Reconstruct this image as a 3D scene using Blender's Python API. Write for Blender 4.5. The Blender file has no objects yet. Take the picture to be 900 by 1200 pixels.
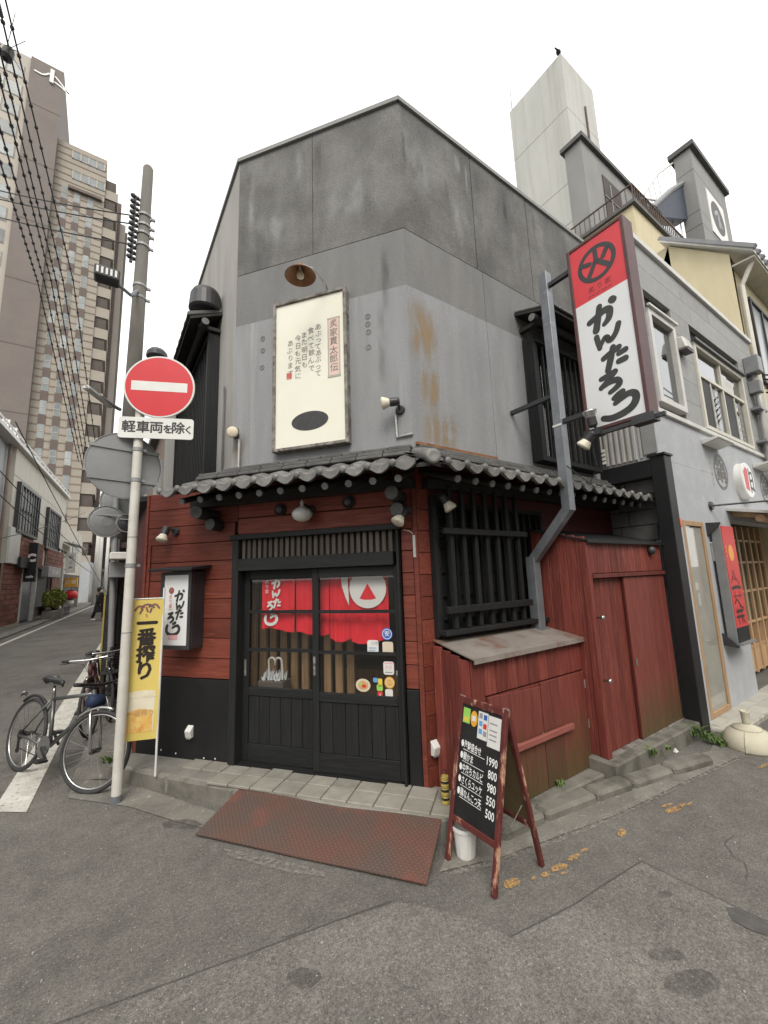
import bpy, math, random
from mathutils import Vector, Matrix
R = math.radians
rng = random.Random(7)
scn = bpy.context.scene
col = scn.collection

# ------------------------------------------------------------------ camera
F_PX, PITCH, ROLL, YAW, EYE = 478.0, R(8.88), R(-1.95), R(34.5), 1.7
fh = Vector((math.sin(YAW), math.cos(YAW), 0)); rt0 = Vector((math.cos(YAW), -math.sin(YAW), 0)); ZUP = Vector((0, 0, 1))
FWD = math.cos(PITCH) * fh + math.sin(PITCH) * ZUP
up0 = -math.sin(PITCH) * fh + math.cos(PITCH) * ZUP
RT = math.cos(ROLL) * rt0 + math.sin(ROLL) * up0
UPV = -math.sin(ROLL) * rt0 + math.cos(ROLL) * up0
CAM = Vector((0, 0, EYE))
cd = bpy.data.cameras.new('camera'); cam = bpy.data.objects.new('camera', cd); col.objects.link(cam)
cd.sensor_fit = 'VERTICAL'; cd.sensor_height = 24.0; cd.lens = 24.0 * F_PX / 1200.0
cd.clip_start = 0.05; cd.clip_end = 2000
m3 = Matrix((RT, UPV, -FWD)).transposed().to_4x4(); m3.translation = CAM
cam.matrix_world = m3
scn.camera = cam

# ------------------------------------------------------------------ sky, sun, exposure (overcast)
SUN_EL, SUN_AZ = R(48), R(-148)        # azimuth measured clockwise from +Y
world = bpy.data.worlds.new('World'); scn.world = world; world.use_nodes = True
wn, wl = world.node_tree.nodes, world.node_tree.links
wn.clear()
w_out = wn.new('ShaderNodeOutputWorld'); w_mix = wn.new('ShaderNodeMixShader'); w_mix.inputs[0].default_value = 0.9
w_sky = wn.new('ShaderNodeTexSky'); w_sky.sky_type = 'NISHITA'; w_sky.sun_disc = False
w_sky.sun_elevation = SUN_EL; w_sky.sun_rotation = SUN_AZ % (2 * math.pi); w_sky.dust_density = 4.0
w_b1 = wn.new('ShaderNodeBackground'); w_b1.inputs[1].default_value = 0.1
wl.new(w_sky.outputs[0], w_b1.inputs[0])
w_tc = wn.new('ShaderNodeTexCoord'); w_no = wn.new('ShaderNodeTexNoise'); w_no.inputs['Scale'].default_value = 1.6; w_no.inputs['Detail'].default_value = 5
w_rp = wn.new('ShaderNodeValToRGB'); w_rp.color_ramp.elements[0].position = 0.3; w_rp.color_ramp.elements[1].position = 0.75
w_rp.color_ramp.elements[0].color = (0.88, 0.89, 0.885, 1); w_rp.color_ramp.elements[1].color = (1.0, 0.99, 0.965, 1)
w_b2 = wn.new('ShaderNodeBackground'); w_b2.inputs[1].default_value = 1.25      # the cloud deck
wl.new(w_tc.outputs['Generated'], w_no.inputs['Vector']); wl.new(w_no.outputs[0], w_rp.inputs[0]); wl.new(w_rp.outputs[0], w_b2.inputs[0])
wl.new(w_b1.outputs[0], w_mix.inputs[1]); wl.new(w_b2.outputs[0], w_mix.inputs[2]); wl.new(w_mix.outputs[0], w_out.inputs[0])
sl = bpy.data.lights.new('sun', 'SUN'); sl.energy = 1.5; sl.angle = R(28); sl.color = (1.0, 0.95, 0.87)
sun = bpy.data.objects.new('sun', sl); col.objects.link(sun)
sdir = Vector((math.sin(SUN_AZ) * math.cos(SUN_EL), math.cos(SUN_AZ) * math.cos(SUN_EL), math.sin(SUN_EL)))
sun.location = sdir * 60; sun.rotation_euler = (-sdir).to_track_quat('-Z', 'Y').to_euler()
scn.view_settings.view_transform = 'Standard'; scn.view_settings.look = 'None'
scn.view_settings.exposure = 0.55; scn.view_settings.gamma = 1.0; scn.view_settings.use_curve_mapping = False
scn.cycles.max_bounces = 6; scn.cycles.diffuse_bounces = 3; scn.cycles.glossy_bounces = 3
scn.cycles.transparent_max_bounces = 10; scn.cycles.caustics_reflective = False; scn.cycles.caustics_refractive = False

# ------------------------------------------------------------------ pixel -> place helpers
def ray(px, py): return RT * ((px - 450) / F_PX) - UPV * ((py - 600) / F_PX) + FWD
def onz(px, py, z=0.0): d = ray(px, py); return CAM + d * ((z - EYE) / d.z)
def onX(px, py, X): d = ray(px, py); return CAM + d * (X / d.x)
def onY(px, py, Y): d = ray(px, py); return CAM + d * (Y / d.y)
class Frame:
    """local x runs along a wall (rightwards seen from outside), -y points out of the wall, z up"""
    def __init__(s, o, deg):
        s.o = Vector((o[0], o[1], 0)); s.a = R(deg)
        s.x = Vector((math.cos(s.a), math.sin(s.a), 0)); s.y = Vector((-math.sin(s.a), math.cos(s.a), 0))
    def w(s, x, y, z): return s.o + s.x * x + s.y * y + Vector((0, 0, z))
    def loc(s, p): q = p - s.o; return Vector((q.dot(s.x), q.dot(s.y), p.z))
    def on(s, px, py, y=0.0):
        d = ray(px, py); p = s.o + s.y * y; t = (p - CAM).dot(s.y) / d.dot(s.y); return s.loc(CAM + d * t)
    def side(s, px, py, x=0.0):
        d = ray(px, py); p = s.o + s.x * x; t = (p - CAM).dot(s.x) / d.dot(s.x); return s.loc(CAM + d * t)
    def gz(s, px, py, z=0.0): return s.loc(onz(px, py, z))
WORLD = Frame((0, 0), 0)
C0 = (2.082, 2.557); B0 = (0.969, 3.976)
FF = Frame(C0, -51.9)        # canted front with the door, x from -1.8 (upper) / -2.8 (lower) to 0
FR = Frame(C0, 0)            # right-hand wall, x from 0 to 3.15
FL = Frame(B0, -90)          # left-hand wall
FS = Frame((C0[0] + 1.27, C0[1]), -90)     # projecting sign
FN = Frame((C0[0], C0[1] - 0.65), 0)       # neighbouring shop front
LB = Frame((-3.35, 24.0), 85.5)            # far side of the narrow street

# ------------------------------------------------------------------ mesh helpers
class MB:
    def __init__(s): s.v = []; s.f = []
    def add(s, vs, fs):
        n = len(s.v); s.v += [Vector(v) for v in vs]; s.f += [tuple(i + n for i in f) for f in fs]; return s
    def box(s, x0, x1, y0, y1, z0, z1):
        return s.add([(x0,y0,z0),(x1,y0,z0),(x1,y1,z0),(x0,y1,z0),(x0,y0,z1),(x1,y0,z1),(x1,y1,z1),(x0,y1,z1)],
                     [(0,3,2,1),(4,5,6,7),(0,1,5,4),(1,2,6,5),(2,3,7,6),(3,0,4,7)])
    def hexa(s, p):   # 8 points, bottom ring then top ring
        return s.add(p, [(0,3,2,1),(4,5,6,7),(0,1,5,4),(1,2,6,5),(2,3,7,6),(3,0,4,7)])
    def quad(s, a, b, c, d): return s.add([a, b, c, d], [(0, 1, 2, 3)])
    def bar(s, a, b, w, h, up=(0, 0, 1)):
        a, b = Vector(a), Vector(b); d = (b - a).normalized(); u = Vector(up)
        if abs(d.dot(u)) > .98: u = Vector((1, 0, 0))
        r = d.cross(u).normalized(); u = r.cross(d); r *= w / 2; u = u * (h / 2)
        return s.hexa([a-r-u, a+r-u, b+r-u, b-r-u, a-r+u, a+r+u, b+r+u, b-r+u])
    def cyl(s, a, b, r0, r1=None, n=12, cap=True):
        r1 = r0 if r1 is None else r1
        a, b = Vector(a), Vector(b); d = (b - a).normalized(); u = Vector((0, 0, 1)) if abs(d.z) < .9 else Vector((1, 0, 0))
        r = d.cross(u).normalized(); u = r.cross(d); vs = []
        for p, q in ((a, r0), (b, r1)):
            for i in range(n):
                t = 2 * math.pi * i / n; vs.append(p + r * (q * math.cos(t)) + u * (q * math.sin(t)))
        fs = [(i, (i + 1) % n, n + (i + 1) % n, n + i) for i in range(n)]
        if cap: fs += [tuple(range(n - 1, -1, -1)), tuple(range(n, 2 * n))]
        return s.add(vs, fs)
    def tube(s, pts, r, n=8, closed=False):
        pts = [Vector(p) for p in pts]; N = len(pts); vs = []; pr = None
        for i, p in enumerate(pts):
            if closed: d = pts[(i + 1) % N] - pts[i - 1]
            else: d = pts[min(i + 1, N - 1)] - pts[max(i - 1, 0)]
            d.normalize()
            if pr is None:
                u = Vector((0, 0, 1)) if abs(d.z) < .9 else Vector((1, 0, 0)); a = d.cross(u).normalized()
            else:
                a = (pr - d * pr.dot(d)).normalized()
            pr = a; b = d.cross(a); rr = r[i] if isinstance(r, (list, tuple)) else r
            for k in range(n):
                t = 2 * math.pi * k / n; vs.append(p + a * (rr * math.cos(t)) + b * (rr * math.sin(t)))
        fs = []
        for i in range(N if closed else N - 1):
            j = (i + 1) % N
            for k in range(n): fs.append((i*n + k, i*n + (k+1) % n, j*n + (k+1) % n, j*n + k))
        if not closed: fs += [tuple(range(n - 1, -1, -1)), tuple(range((N - 1) * n, N * n))]
        return s.add(vs, fs)
    def lathe(s, o, axis, prof, n=24, caps=True):   # prof: (radius, distance along axis)
        o = Vector(o); d = Vector(axis).normalized(); u = Vector((0, 0, 1)) if abs(d.z) < .9 else Vector((1, 0, 0))
        a = d.cross(u).normalized(); b = a.cross(d); vs = []
        for r, h in prof:
            for k in range(n):
                t = 2 * math.pi * k / n; vs.append(o + d * h + a * (r * math.cos(t)) + b * (r * math.sin(t)))
        fs = []
        for i in range(len(prof) - 1):
            for k in range(n): fs.append((i*n + k, i*n + (k+1) % n, (i+1)*n + (k+1) % n, (i+1)*n + k))
        if caps: fs += [tuple(range(n - 1, -1, -1)), tuple(range((len(prof) - 1) * n, len(prof) * n))]
        return s.add(vs, fs)
    def prism(s, pts, z0, z1):        # polygon in plan, counter-clockwise
        n = len(pts); vs = [(p[0], p[1], z0) for p in pts] + [(p[0], p[1], z1) for p in pts]
        return s.add(vs, [tuple(range(n - 1, -1, -1)), tuple(range(n, 2*n))] + [(i, (i+1) % n, n + (i+1) % n, n + i) for i in range(n)])
    def sheet(s, pts, z): return s.add([(p[0], p[1], z) for p in pts], [tuple(range(len(pts)))])
    def plate(s, pts, y0, y1):        # polygon in x,z ; thickness from y0 (out) to y1
        n = len(pts); vs = [(p[0], y0, p[1]) for p in pts] + [(p[0], y1, p[1]) for p in pts]
        return s.add(vs, [tuple(range(n)), tuple(range(2*n - 1, n - 1, -1))] + [(i, n + i, n + (i+1) % n, (i+1) % n) for i in range(n)])
    def flat(s, pts, y): return s.add([(p[0], y, p[1]) for p in pts], [tuple(range(len(pts)))])
    def disc(s, cx, cz, r, y, n=32, rz=None): return s.flat([(cx + r*math.cos(2*math.pi*i/n), cz + (rz or r)*math.sin(2*math.pi*i/n)) for i in range(n)], y)
    def ring(s, cx, cz, r0, r1, y, n=36):
        vs = []; 
        for r in (r0, r1):
            for i in range(n): t = 2*math.pi*i/n; vs.append((cx + r*math.cos(t), y, cz + r*math.sin(t)))
        return s.add(vs, [(i, (i+1) % n, n + (i+1) % n, n + i) for i in range(n)])
    def stroke(s, pts, wd, y, n=6):   # brush stroke in the x,z plane: one ribbon with rounded ends
        P = [Vector((p[0], p[1])) for p in pts]; W = list(wd) if isinstance(wd, (list, tuple)) else [wd] * len(P)
        if len(P) > 2:
            Q, V = [], []
            for i in range(len(P) - 1):
                p0, p1, p2, p3 = P[max(i-1, 0)], P[i], P[i+1], P[min(i+2, len(P)-1)]
                for k in range(n):
                    t = k / n
                    Q.append(.5*((2*p1) + (p2-p0)*t + (2*p0-5*p1+4*p2-p3)*t*t + (3*p1-p0-3*p2+p3)*t**3)); V.append(W[i]*(1-t) + W[i+1]*t)
            Q.append(P[-1]); V.append(W[-1]); P, W = Q, V
        vs = []; N = len(P)
        for i, p in enumerate(P):
            d = (P[min(i+1, N-1)] - P[max(i-1, 0)]).normalized(); nn = Vector((-d.y, d.x)) * (W[i] / 2)
            vs += [(p.x + nn.x, y, p.y + nn.y), (p.x - nn.x, y, p.y - nn.y)]
        s.add(vs, [(2*i, 2*i+1, 2*i+3, 2*i+2) for i in range(N - 1)])
        for p, q, w_ in ((P[0], P[1], W[0]), (P[-1], P[-2], W[-1])):
            d = (p - q).normalized(); a0 = math.atan2(d.y, d.x)
            s.flat([(p.x + w_/2*math.cos(a0 + math.pi*(k/6 - .5)), p.y + w_/2*math.sin(a0 + math.pi*(k/6 - .5))) for k in range(7)], y)
        return s
    def text(s, st, x, z, size, y, rot=0.0, bold=0.0, ax='C', sx=1.0, shear=0.0):
        for v, f in text_mesh(st, bold, ax):
            vs = []
            for p in v:
                a, b = p[0] * size * sx + p[1] * size * shear, p[1] * size
                vs.append((x + a*math.cos(rot) - b*math.sin(rot), y, z + a*math.sin(rot) + b*math.cos(rot)))
            s.add(vs, f)
        return s

    def heavy(s, st, x, z, size, y, w=.003, **k):      # thick strokes: shifted copies, each a hair in front of the last
        for i, (a, b) in enumerate(((0, 0), (-w, 0), (w, 0), (0, -w), (0, w))): s.text(st, x + a, z + b, size, y - .00025*i, **k)
        return s

_tc = {}
def text_mesh(st, bold, ax):
    k = (st, bold, ax)
    if k not in _tc:
        c = bpy.data.curves.new('t', 'FONT'); c.body = st; c.offset = bold; c.resolution_u = 2
        c.align_x = {'C': 'CENTER', 'L': 'LEFT', 'R': 'RIGHT'}[ax]; c.align_y = 'CENTER'
        o = bpy.data.objects.new('t', c); col.objects.link(o)
        me = bpy.data.meshes.new_from_object(o)
        _tc[k] = [([tuple(v.co) for v in me.vertices], [tuple(p.vertices) for p in me.polygons])]
        bpy.data.objects.remove(o); bpy.data.curves.remove(c); bpy.data.meshes.remove(me)
    return _tc[k]

BASE = {}
def tag(o, label=None, cat=None, group=None, kind=None):
    if label: o['label'] = label
    if cat: o['category'] = cat
    if group: o['group'] = group
    if kind: o['kind'] = kind
    return o
def thing(name, fr, base, label, cat, group=None, rz=0.0):
    o = bpy.data.objects.new(name, None); col.objects.link(o); o.empty_display_size = .2
    o.location = fr.w(*base); o.rotation_euler = (0, 0, fr.a + rz); BASE[o.name] = Vector(base)
    return tag(o, label, cat, group)
def mesh(mb, off=Vector((0, 0, 0)), smooth=False):
    me = bpy.data.meshes.new('m'); me.from_pydata([tuple(v - off) for v in mb.v], [], mb.f)
    if smooth:
        me.polygons.foreach_set('use_smooth', [True] * len(me.polygons))
    me.update(); return me
def bevel(o, w, seg=2):
    b = o.modifiers.new('bevel', 'BEVEL'); b.width = w; b.segments = seg; b.limit_method = 'ANGLE'; b.angle_limit = R(40)
    if seg > 1: pass
    return o
def root_of(o):
    while o.parent: o = o.parent
    return o
def part(parent, name, mb, m, smooth=False, bv=0, label=None, kind=None):
    off = BASE.get(root_of(parent).name, Vector((0, 0, 0)))
    me = mesh(mb, off, smooth); me.name = name; me.materials.append(m)
    o = bpy.data.objects.new(name, me); col.objects.link(o); o.parent = parent
    if bv: bevel(o, bv, 1)
    return tag(o, label=label, kind=kind)
def inst(parent, name, me, loc, rot=(0, 0, 0), scale=(1, 1, 1)):
    off = BASE.get(root_of(parent).name, Vector((0, 0, 0))) if parent.type == 'EMPTY' or parent.location.length == 0 else Vector((0, 0, 0))
    o = bpy.data.objects.new(name, me); col.objects.link(o); o.parent = parent
    o.location = Vector(loc) - off; o.rotation_euler = rot; o.scale = scale; return o
def solo(name, fr, base, mb, m, label, cat, group=None, smooth=False, bv=0, kind=None):
    me = mesh(mb, Vector(base), smooth); me.name = name; me.materials.append(m)
    o = bpy.data.objects.new(name, me); col.objects.link(o); o.location = fr.w(*base); o.rotation_euler = (0, 0, fr.a); BASE[o.name] = Vector(base)
    if bv: bevel(o, bv, 1)
    return tag(o, label, cat, group, kind)
def struct(name, mb, m, bv=0):
    me = mesh(mb); me.name = name; me.materials.append(m); o = bpy.data.objects.new(name, me); col.objects.link(o)
    if bv: bevel(o, bv, 1)
    o['kind'] = 'structure'; return o

# ------------------------------------------------------------------ materials
def nodes(name):
    m = bpy.data.materials.new(name); m.use_nodes = True; nt = m.node_tree
    return m, nt, nt.nodes['Principled BSDF'], nt.nodes.new, nt.links.new
def mk(name, c1, c2=None, scale=4.0, stretch=(1, 1, 1), rough=.6, bump=0.0, bscale=60.0, bstretch=None, rnd=0.0, metal=0.0, spec=.4,
       lo=.35, hi=.65, c3=None, scale3=2.0, lo3=.55, hi3=.7, stretch3=(1, 1, 1), fine=0.0, fscale=180.0, detail=6.0, emit=0.0, rvar=0.0, zst=None):
    """two tones mixed by noise, an optional third tone in patches (wear, stains), fine grain, bump"""
    m, nt, bs, N, L = nodes(name)
    bs.inputs['Roughness'].default_value = rough; bs.inputs['Metallic'].default_value = metal
    bs.inputs['Specular IOR Level'].default_value = spec
    c1 = tuple(c1) + (1,); out = None
    tc = N('ShaderNodeTexCoord'); oi = N('ShaderNodeObjectInfo')
    def vec(st, off=True):
        mp = N('ShaderNodeMapping'); mp.inputs['Scale'].default_value = st; L(tc.outputs['Object'], mp.inputs['Vector'])
        if off and rnd:
            ml = N('ShaderNodeMath'); ml.operation = 'MULTIPLY'; ml.inputs[1].default_value = 37.0; L(oi.outputs['Random'], ml.inputs[0])
            cb = N('ShaderNodeCombineXYZ'); L(ml.outputs[0], cb.inputs[0]); L(ml.outputs[0], cb.inputs[1]); L(cb.outputs[0], mp.inputs['Location'])
        return mp.outputs[0]
    def noise(v, sc, det=detail, ro=.6):
        n = N('ShaderNodeTexNoise'); n.inputs['Scale'].default_value = sc; n.inputs['Detail'].default_value = det; n.inputs['Roughness'].default_value = ro
        L(v, n.inputs['Vector']); return n.outputs[0]
    def ramp(v, a, b):
        r = N('ShaderNodeMapRange'); r.inputs[1].default_value = a; r.inputs[2].default_value = b; L(v, r.inputs[0]); return r.outputs[0]
    def mix(fac, a, b, mode='MIX'):
        x = N('ShaderNodeMix'); x.data_type = 'RGBA'; x.blend_type = mode
        if isinstance(fac, (int, float)): x.inputs[0].default_value = fac
        else: L(fac, x.inputs[0])
        for s_, i in ((a, 6), (b, 7)):
            if isinstance(s_, tuple): x.inputs[i].default_value = s_
            else: L(s_, x.inputs[i])
        return x.outputs[2]
    cur = c1
    if c2 is not None:
        f = ramp(noise(vec(stretch), scale), lo, hi); cur = mix(f, c1, tuple(c2) + (1,))
        if rvar:
            rr = N('ShaderNodeMapRange'); rr.inputs[3].default_value = rough - rvar; rr.inputs[4].default_value = rough + rvar; L(f, rr.inputs[0]); L(rr.outputs[0], bs.inputs['Roughness'])
    if c3 is not None:
        cur = mix(ramp(noise(vec(stretch3), scale3), lo3, hi3), cur, tuple(c3) + (1,))
    if zst is not None:      # growth and dirt creeping up from the foot, with a ragged outline
        z0, z1, zc = zst; sx_ = N('ShaderNodeSeparateXYZ'); L(tc.outputs['Object'], sx_.inputs[0])
        ns = noise(vec((9, 9, 2)), 2.0); ma = N('ShaderNodeMath'); ma.operation = 'MULTIPLY_ADD'; ma.inputs[1].default_value = -.9*(z1 - z0); L(ns, ma.inputs[0]); L(sx_.outputs[2], ma.inputs[2])
        cur = mix(ramp(ma.outputs[0], z1 - .45*(z1 - z0), z0 - .45*(z1 - z0)), cur, tuple(zc) + (1,))
    if fine:
        g = ramp(noise(vec((1, 1, 1)), fscale, 2.0), .25, .75)
        r = N('ShaderNodeMapRange'); r.inputs[3].default_value = 1 - fine; r.inputs[4].default_value = 1 + fine; L(g, r.inputs[0])
        cb = N('ShaderNodeCombineColor'); [L(r.outputs[0], cb.inputs[i]) for i in range(3)]
        cur = mix(1.0, cur, cb.outputs[0], 'MULTIPLY')
    if rnd:
        r = N('ShaderNodeMapRange'); r.inputs[3].default_value = 1 - rnd; r.inputs[4].default_value = 1 + rnd; L(oi.outputs['Random'], r.inputs[0])
        cb = N('ShaderNodeCombineColor'); [L(r.outputs[0], cb.inputs[i]) for i in range(3)]
        cur = mix(1.0, cur, cb.outputs[0], 'MULTIPLY')
    if isinstance(cur, tuple): bs.inputs['Base Color'].default_value = cur
    else: L(cur, bs.inputs['Base Color'])
    if emit:
        bs.inputs['Emission Strength'].default_value = emit
        if isinstance(cur, tuple): bs.inputs['Emission Color'].default_value = cur
        else: L(cur, bs.inputs['Emission Color'])
    if bump:
        b = N('ShaderNodeBump'); b.inputs['Strength'].default_value = bump; b.inputs['Distance'].default_value = .01
        L(noise(vec(bstretch or stretch), bscale, 5.0), b.inputs['Height']); L(b.outputs[0], bs.inputs['Normal'])
    return m
def glass(name, tint=(.9, .95, .95), refl=.09, rough=.02):
    m, nt, bs, N, L = nodes(name); nt.nodes.remove(bs)
    out = nt.nodes['Material Output']; tr = N('ShaderNodeBsdfTransparent'); tr.inputs[0].default_value = tint + (1,)
    gl = N('ShaderNodeBsdfGlossy'); gl.inputs['Roughness'].default_value = rough
    ge = N('ShaderNodeNewGeometry'); dt = N('ShaderNodeVectorMath'); dt.operation = 'DOT_PRODUCT'; L(ge.outputs['Incoming'], dt.inputs[0]); L(ge.outputs['Normal'], dt.inputs[1])
    def mth(op, a, b=None):
        n = N('ShaderNodeMath'); n.operation = op; L(a, n.inputs[0]) if not isinstance(a, float) else setattr(n.inputs[0], 'default_value', a)
        if b is not None: L(b, n.inputs[1]) if not isinstance(b, float) else setattr(n.inputs[1], 'default_value', b)
        return n.outputs[0]
    fs_ = mth('MULTIPLY', mth('POWER', mth('SUBTRACT', 1.0, mth('ABSOLUTE', dt.outputs['Value'])), 5.0), .9)      # Schlick, same from both sides
    ad = N('ShaderNodeMath'); ad.operation = 'ADD'; ad.use_clamp = True; ad.inputs[1].default_value = refl + .04; L(fs_, ad.inputs[0])
    mx = N('ShaderNodeMixShader'); L(ad.outputs[0], mx.inputs[0]); L(tr.outputs[0], mx.inputs[1]); L(gl.outputs[0], mx.inputs[2]); L(mx.outputs[0], out.inputs[0])
    return m
H_ = (1, 14, 14); V_ = (14, 14, 1)
M = {}
# asphalt with light and dark aggregate
def asphalt(name, c1, c2, big, agg, lt):
    m, nt, bs, N, L = nodes(name); bs.inputs['Roughness'].default_value = .9; bs.inputs['Specular IOR Level'].default_value = .25
    tc = N('ShaderNodeTexCoord')
    def noi(sc, det, ro=.6):
        n = N('ShaderNodeTexNoise'); n.inputs['Scale'].default_value = sc; n.inputs['Detail'].default_value = det; n.inputs['Roughness'].default_value = ro; L(tc.outputs['Object'], n.inputs['Vector']); return n
    def rng_(v, a, b, c=0., d=1.):
        r = N('ShaderNodeMapRange'); r.inputs[1].default_value = a; r.inputs[2].default_value = b; r.inputs[3].default_value = c; r.inputs[4].default_value = d; L(v, r.inputs[0]); return r.outputs[0]
    def mix(f, a, b, mode='MIX'):
        x = N('ShaderNodeMix'); x.data_type = 'RGBA'; x.blend_type = mode
        L(f, x.inputs[0]) if not isinstance(f, float) else setattr(x.inputs[0], 'default_value', f)
        for s_, i in ((a, 6), (b, 7)):
            if isinstance(s_, tuple): x.inputs[i].default_value = s_ + (1,)
            else: L(s_, x.inputs[i])
        return x.outputs[2]
    f1 = rng_(noi(big, 6, .65).outputs[0], .3, .7); cur = mix(f1, c1, c2)
    st = rng_(noi(.7, 5, .75).outputs[0], .48, .70, 0, .55); cur = mix(st, cur, (c1[0]*.6, c1[1]*.6, c1[2]*.58))
    g = noi(160, 3, .7); cb = N('ShaderNodeCombineColor'); gr = rng_(g.outputs[0], .3, .7, .5, 1.5); [L(gr, cb.inputs[i]) for i in range(3)]
    cur = mix(1.0, cur, cb.outputs[0], 'MULTIPLY')
    for sc_, lo_, hi_ in ((55, .74, 1.26), (9, .88, 1.12)):      # coarse aggregate and scuffed areas
        c3_ = N('ShaderNodeCombineColor'); g3 = rng_(noi(sc_, 3, .7).outputs[0], .32, .68, lo_, hi_); [L(g3, c3_.inputs[i]) for i in range(3)]; cur = mix(1.0, cur, c3_.outputs[0], 'MULTIPLY')
    vo = N('ShaderNodeTexVoronoi'); vo.inputs['Scale'].default_value = agg; L(tc.outputs['Object'], vo.inputs['Vector'])
    sp = N('ShaderNodeSeparateColor'); L(vo.outputs['Color'], sp.inputs[0])
    a = rng_(sp.outputs[0], lt, lt + .04); b_ = rng_(vo.outputs['Distance'], .5, .28)
    mu = N('ShaderNodeMath'); mu.operation = 'MULTIPLY'; L(a, mu.inputs[0]); L(b_, mu.inputs[1])
    cur = mix(mu.outputs[0], cur, (.31, .29, .26)); L(cur, bs.inputs['Base Color'])
    bp = N('ShaderNodeBump'); bp.inputs['Strength'].default_value = .55; bp.inputs['Distance'].default_value = .006; L(g.outputs[0], bp.inputs['Height']); L(bp.outputs[0], bs.inputs['Normal'])
    return m
M['asphalt'] = asphalt('asphalt', (.118, .111, .100), (.175, .165, .147), .8, 110, .95)
M['asphalt2'] = asphalt('asphalt_patch', (.132, .124, .111), (.19, .179, .16), 1.2, 120, .93)
M['joint'] = mk('old_joint', (.075, .071, .064), (.10, .095, .086), 20, rough=.9, fine=.3)
M['tar'] = mk('tar', (.075, .072, .068), (.105, .10, .094), 20, rough=.75, fine=.2)
M['roadpaint'] = mk('road_paint', (.62, .60, .54), (.45, .43, .38), 6, rough=.8, c3=(.16, .155, .145), scale3=28, lo3=.58, hi3=.66, fine=.12)
M['orangepaint'] = mk('orange_paint', (.62, .31, .09), (.45, .25, .09), 30, rough=.8, fine=.2)
M['concrete'] = mk('concrete', (.27, .255, .225), (.17, .16, .14), 3.5, rough=.9, c3=(.10, .095, .08), scale3=5, lo3=.55, hi3=.75, fine=.16, bump=.35, bscale=90)
M['gutter'] = mk('gutter_concrete', (.23, .215, .185), (.145, .137, .12), 3, rough=.92, c3=(.36, .34, .3), scale3=16, lo3=.6, hi3=.72, fine=.28, fscale=120, bump=.4, bscale=120)
M['kerb'] = mk('kerb_concrete', (.20, .188, .16), (.125, .118, .1), 4, rough=.93, c3=(.075, .072, .058), scale3=4, lo3=.5, hi3=.7, fine=.22, bump=.5, bscale=60)
M['mortar'] = mk('pale_mortar', (.46, .43, .37), (.25, .235, .2), 14, rough=.95, fine=.25, bump=.5, bscale=70)
M['ragged'] = None
M['steptile'] = mk('step_tile', (.30, .285, .245), (.24, .225, .19), 8, rough=.75, rnd=.14, fine=.1, c3=(.17, .16, .135), scale3=7, lo3=.6, hi3=.8)
M['stucco_dark'] = mk('dark_stucco', (.115, .112, .108), (.205, .202, .195), 1.9, rough=.92, lo=.34, hi=.68, c3=(.09, .088, .085), scale3=1.4, lo3=.46, hi3=.7, stretch3=(1.6, 1.6, .6), fine=.26, fscale=60, bump=.5, bscale=38)
M['stucco_mid'] = mk('mid_stucco', (.205, .204, .20), (.165, .164, .161), 2.2, stretch=(1.6, 1.6, .4), rough=.92, fine=.18, fscale=90, bump=.22, bscale=60)
M['stucco_light'] = mk('light_stucco', (.285, .29, .297), (.235, .24, .247), 2.4, stretch=(2.2, 2.2, .35), rough=.92, c3=(.36, .36, .355), scale3=1.6, lo3=.58, hi3=.8, stretch3=(5, 5, .25), fine=.17, fscale=90, bump=.25, bscale=60)
M['stucco_side'] = mk('side_stucco', (.40, .385, .36), (.31, .30, .28), 2.0, stretch=(2.5, 2.5, .4), rough=.92, fine=.1, bump=.2, bscale=60)
M['rust_stain'] = mk('rust_run', (.36, .235, .12), (.29, .26, .225), 3.0, stretch=(4, 4, .8), rough=.92, fine=.12, lo=.3, hi=.6)
M['redplank'] = mk('red_plank', (.205, .050, .031), (.135, .032, .021), 3, stretch=H_, rough=.55, spec=.3, rnd=.22, c3=(.33, .125, .075), scale3=3, lo3=.6, hi3=.78, stretch3=(1, 25, 25), fine=.08, bump=.3, bscale=10, rvar=.08)
M['redboard'] = mk('red_board', (.205, .050, .037), (.135, .031, .024), 3, stretch=V_, rough=.6, spec=.25, rnd=.28, c3=(.31, .125, .09), scale3=3, lo3=.57, hi3=.76, stretch3=(22, 22, 1.2), fine=.08, bump=.35, bscale=9, rvar=.08)
M['redboard_moss'] = mk('red_board_mossy', (.205, .050, .037), (.135, .031, .024), 3, stretch=V_, rough=.6, rnd=.12, c3=(.27, .095, .07), scale3=3, lo3=.63, hi3=.8, stretch3=(22, 22, 1.2), fine=.08, bump=.35, bscale=9, zst=(-.02, .55, (.085, .062, .026)))
M['algae'] = mk('weathered_foot', (.13, .075, .032), (.075, .04, .022), 3, stretch=V_, rough=.8, c3=(.15, .11, .045), scale3=6, lo3=.5, hi3=.75, fine=.1, bump=.4, bscale=9)
M['blackwood'] = mk('black_wood', (.013, .0135, .014), (.021, .0215, .022), 3, stretch=V_, rough=.6, spec=.25, rnd=.12, bump=.3, bscale=10, c3=(.034, .034, .034), scale3=4, lo3=.62, hi3=.8, stretch3=(14, 14, 1))
M['blackwood_h'] = mk('black_wood_rail', (.013, .0135, .014), (.021, .0215, .022), 3, stretch=H_, rough=.55, spec=.25, rnd=.12, bump=.3, bscale=10)
M['blackpaint'] = mk('black_panel', (.011, .011, .012), (.016, .016, .017), 3, rough=.5, spec=.3, fine=.1, c3=(.05, .05, .048), scale3=9, lo3=.68, hi3=.8)
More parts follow.
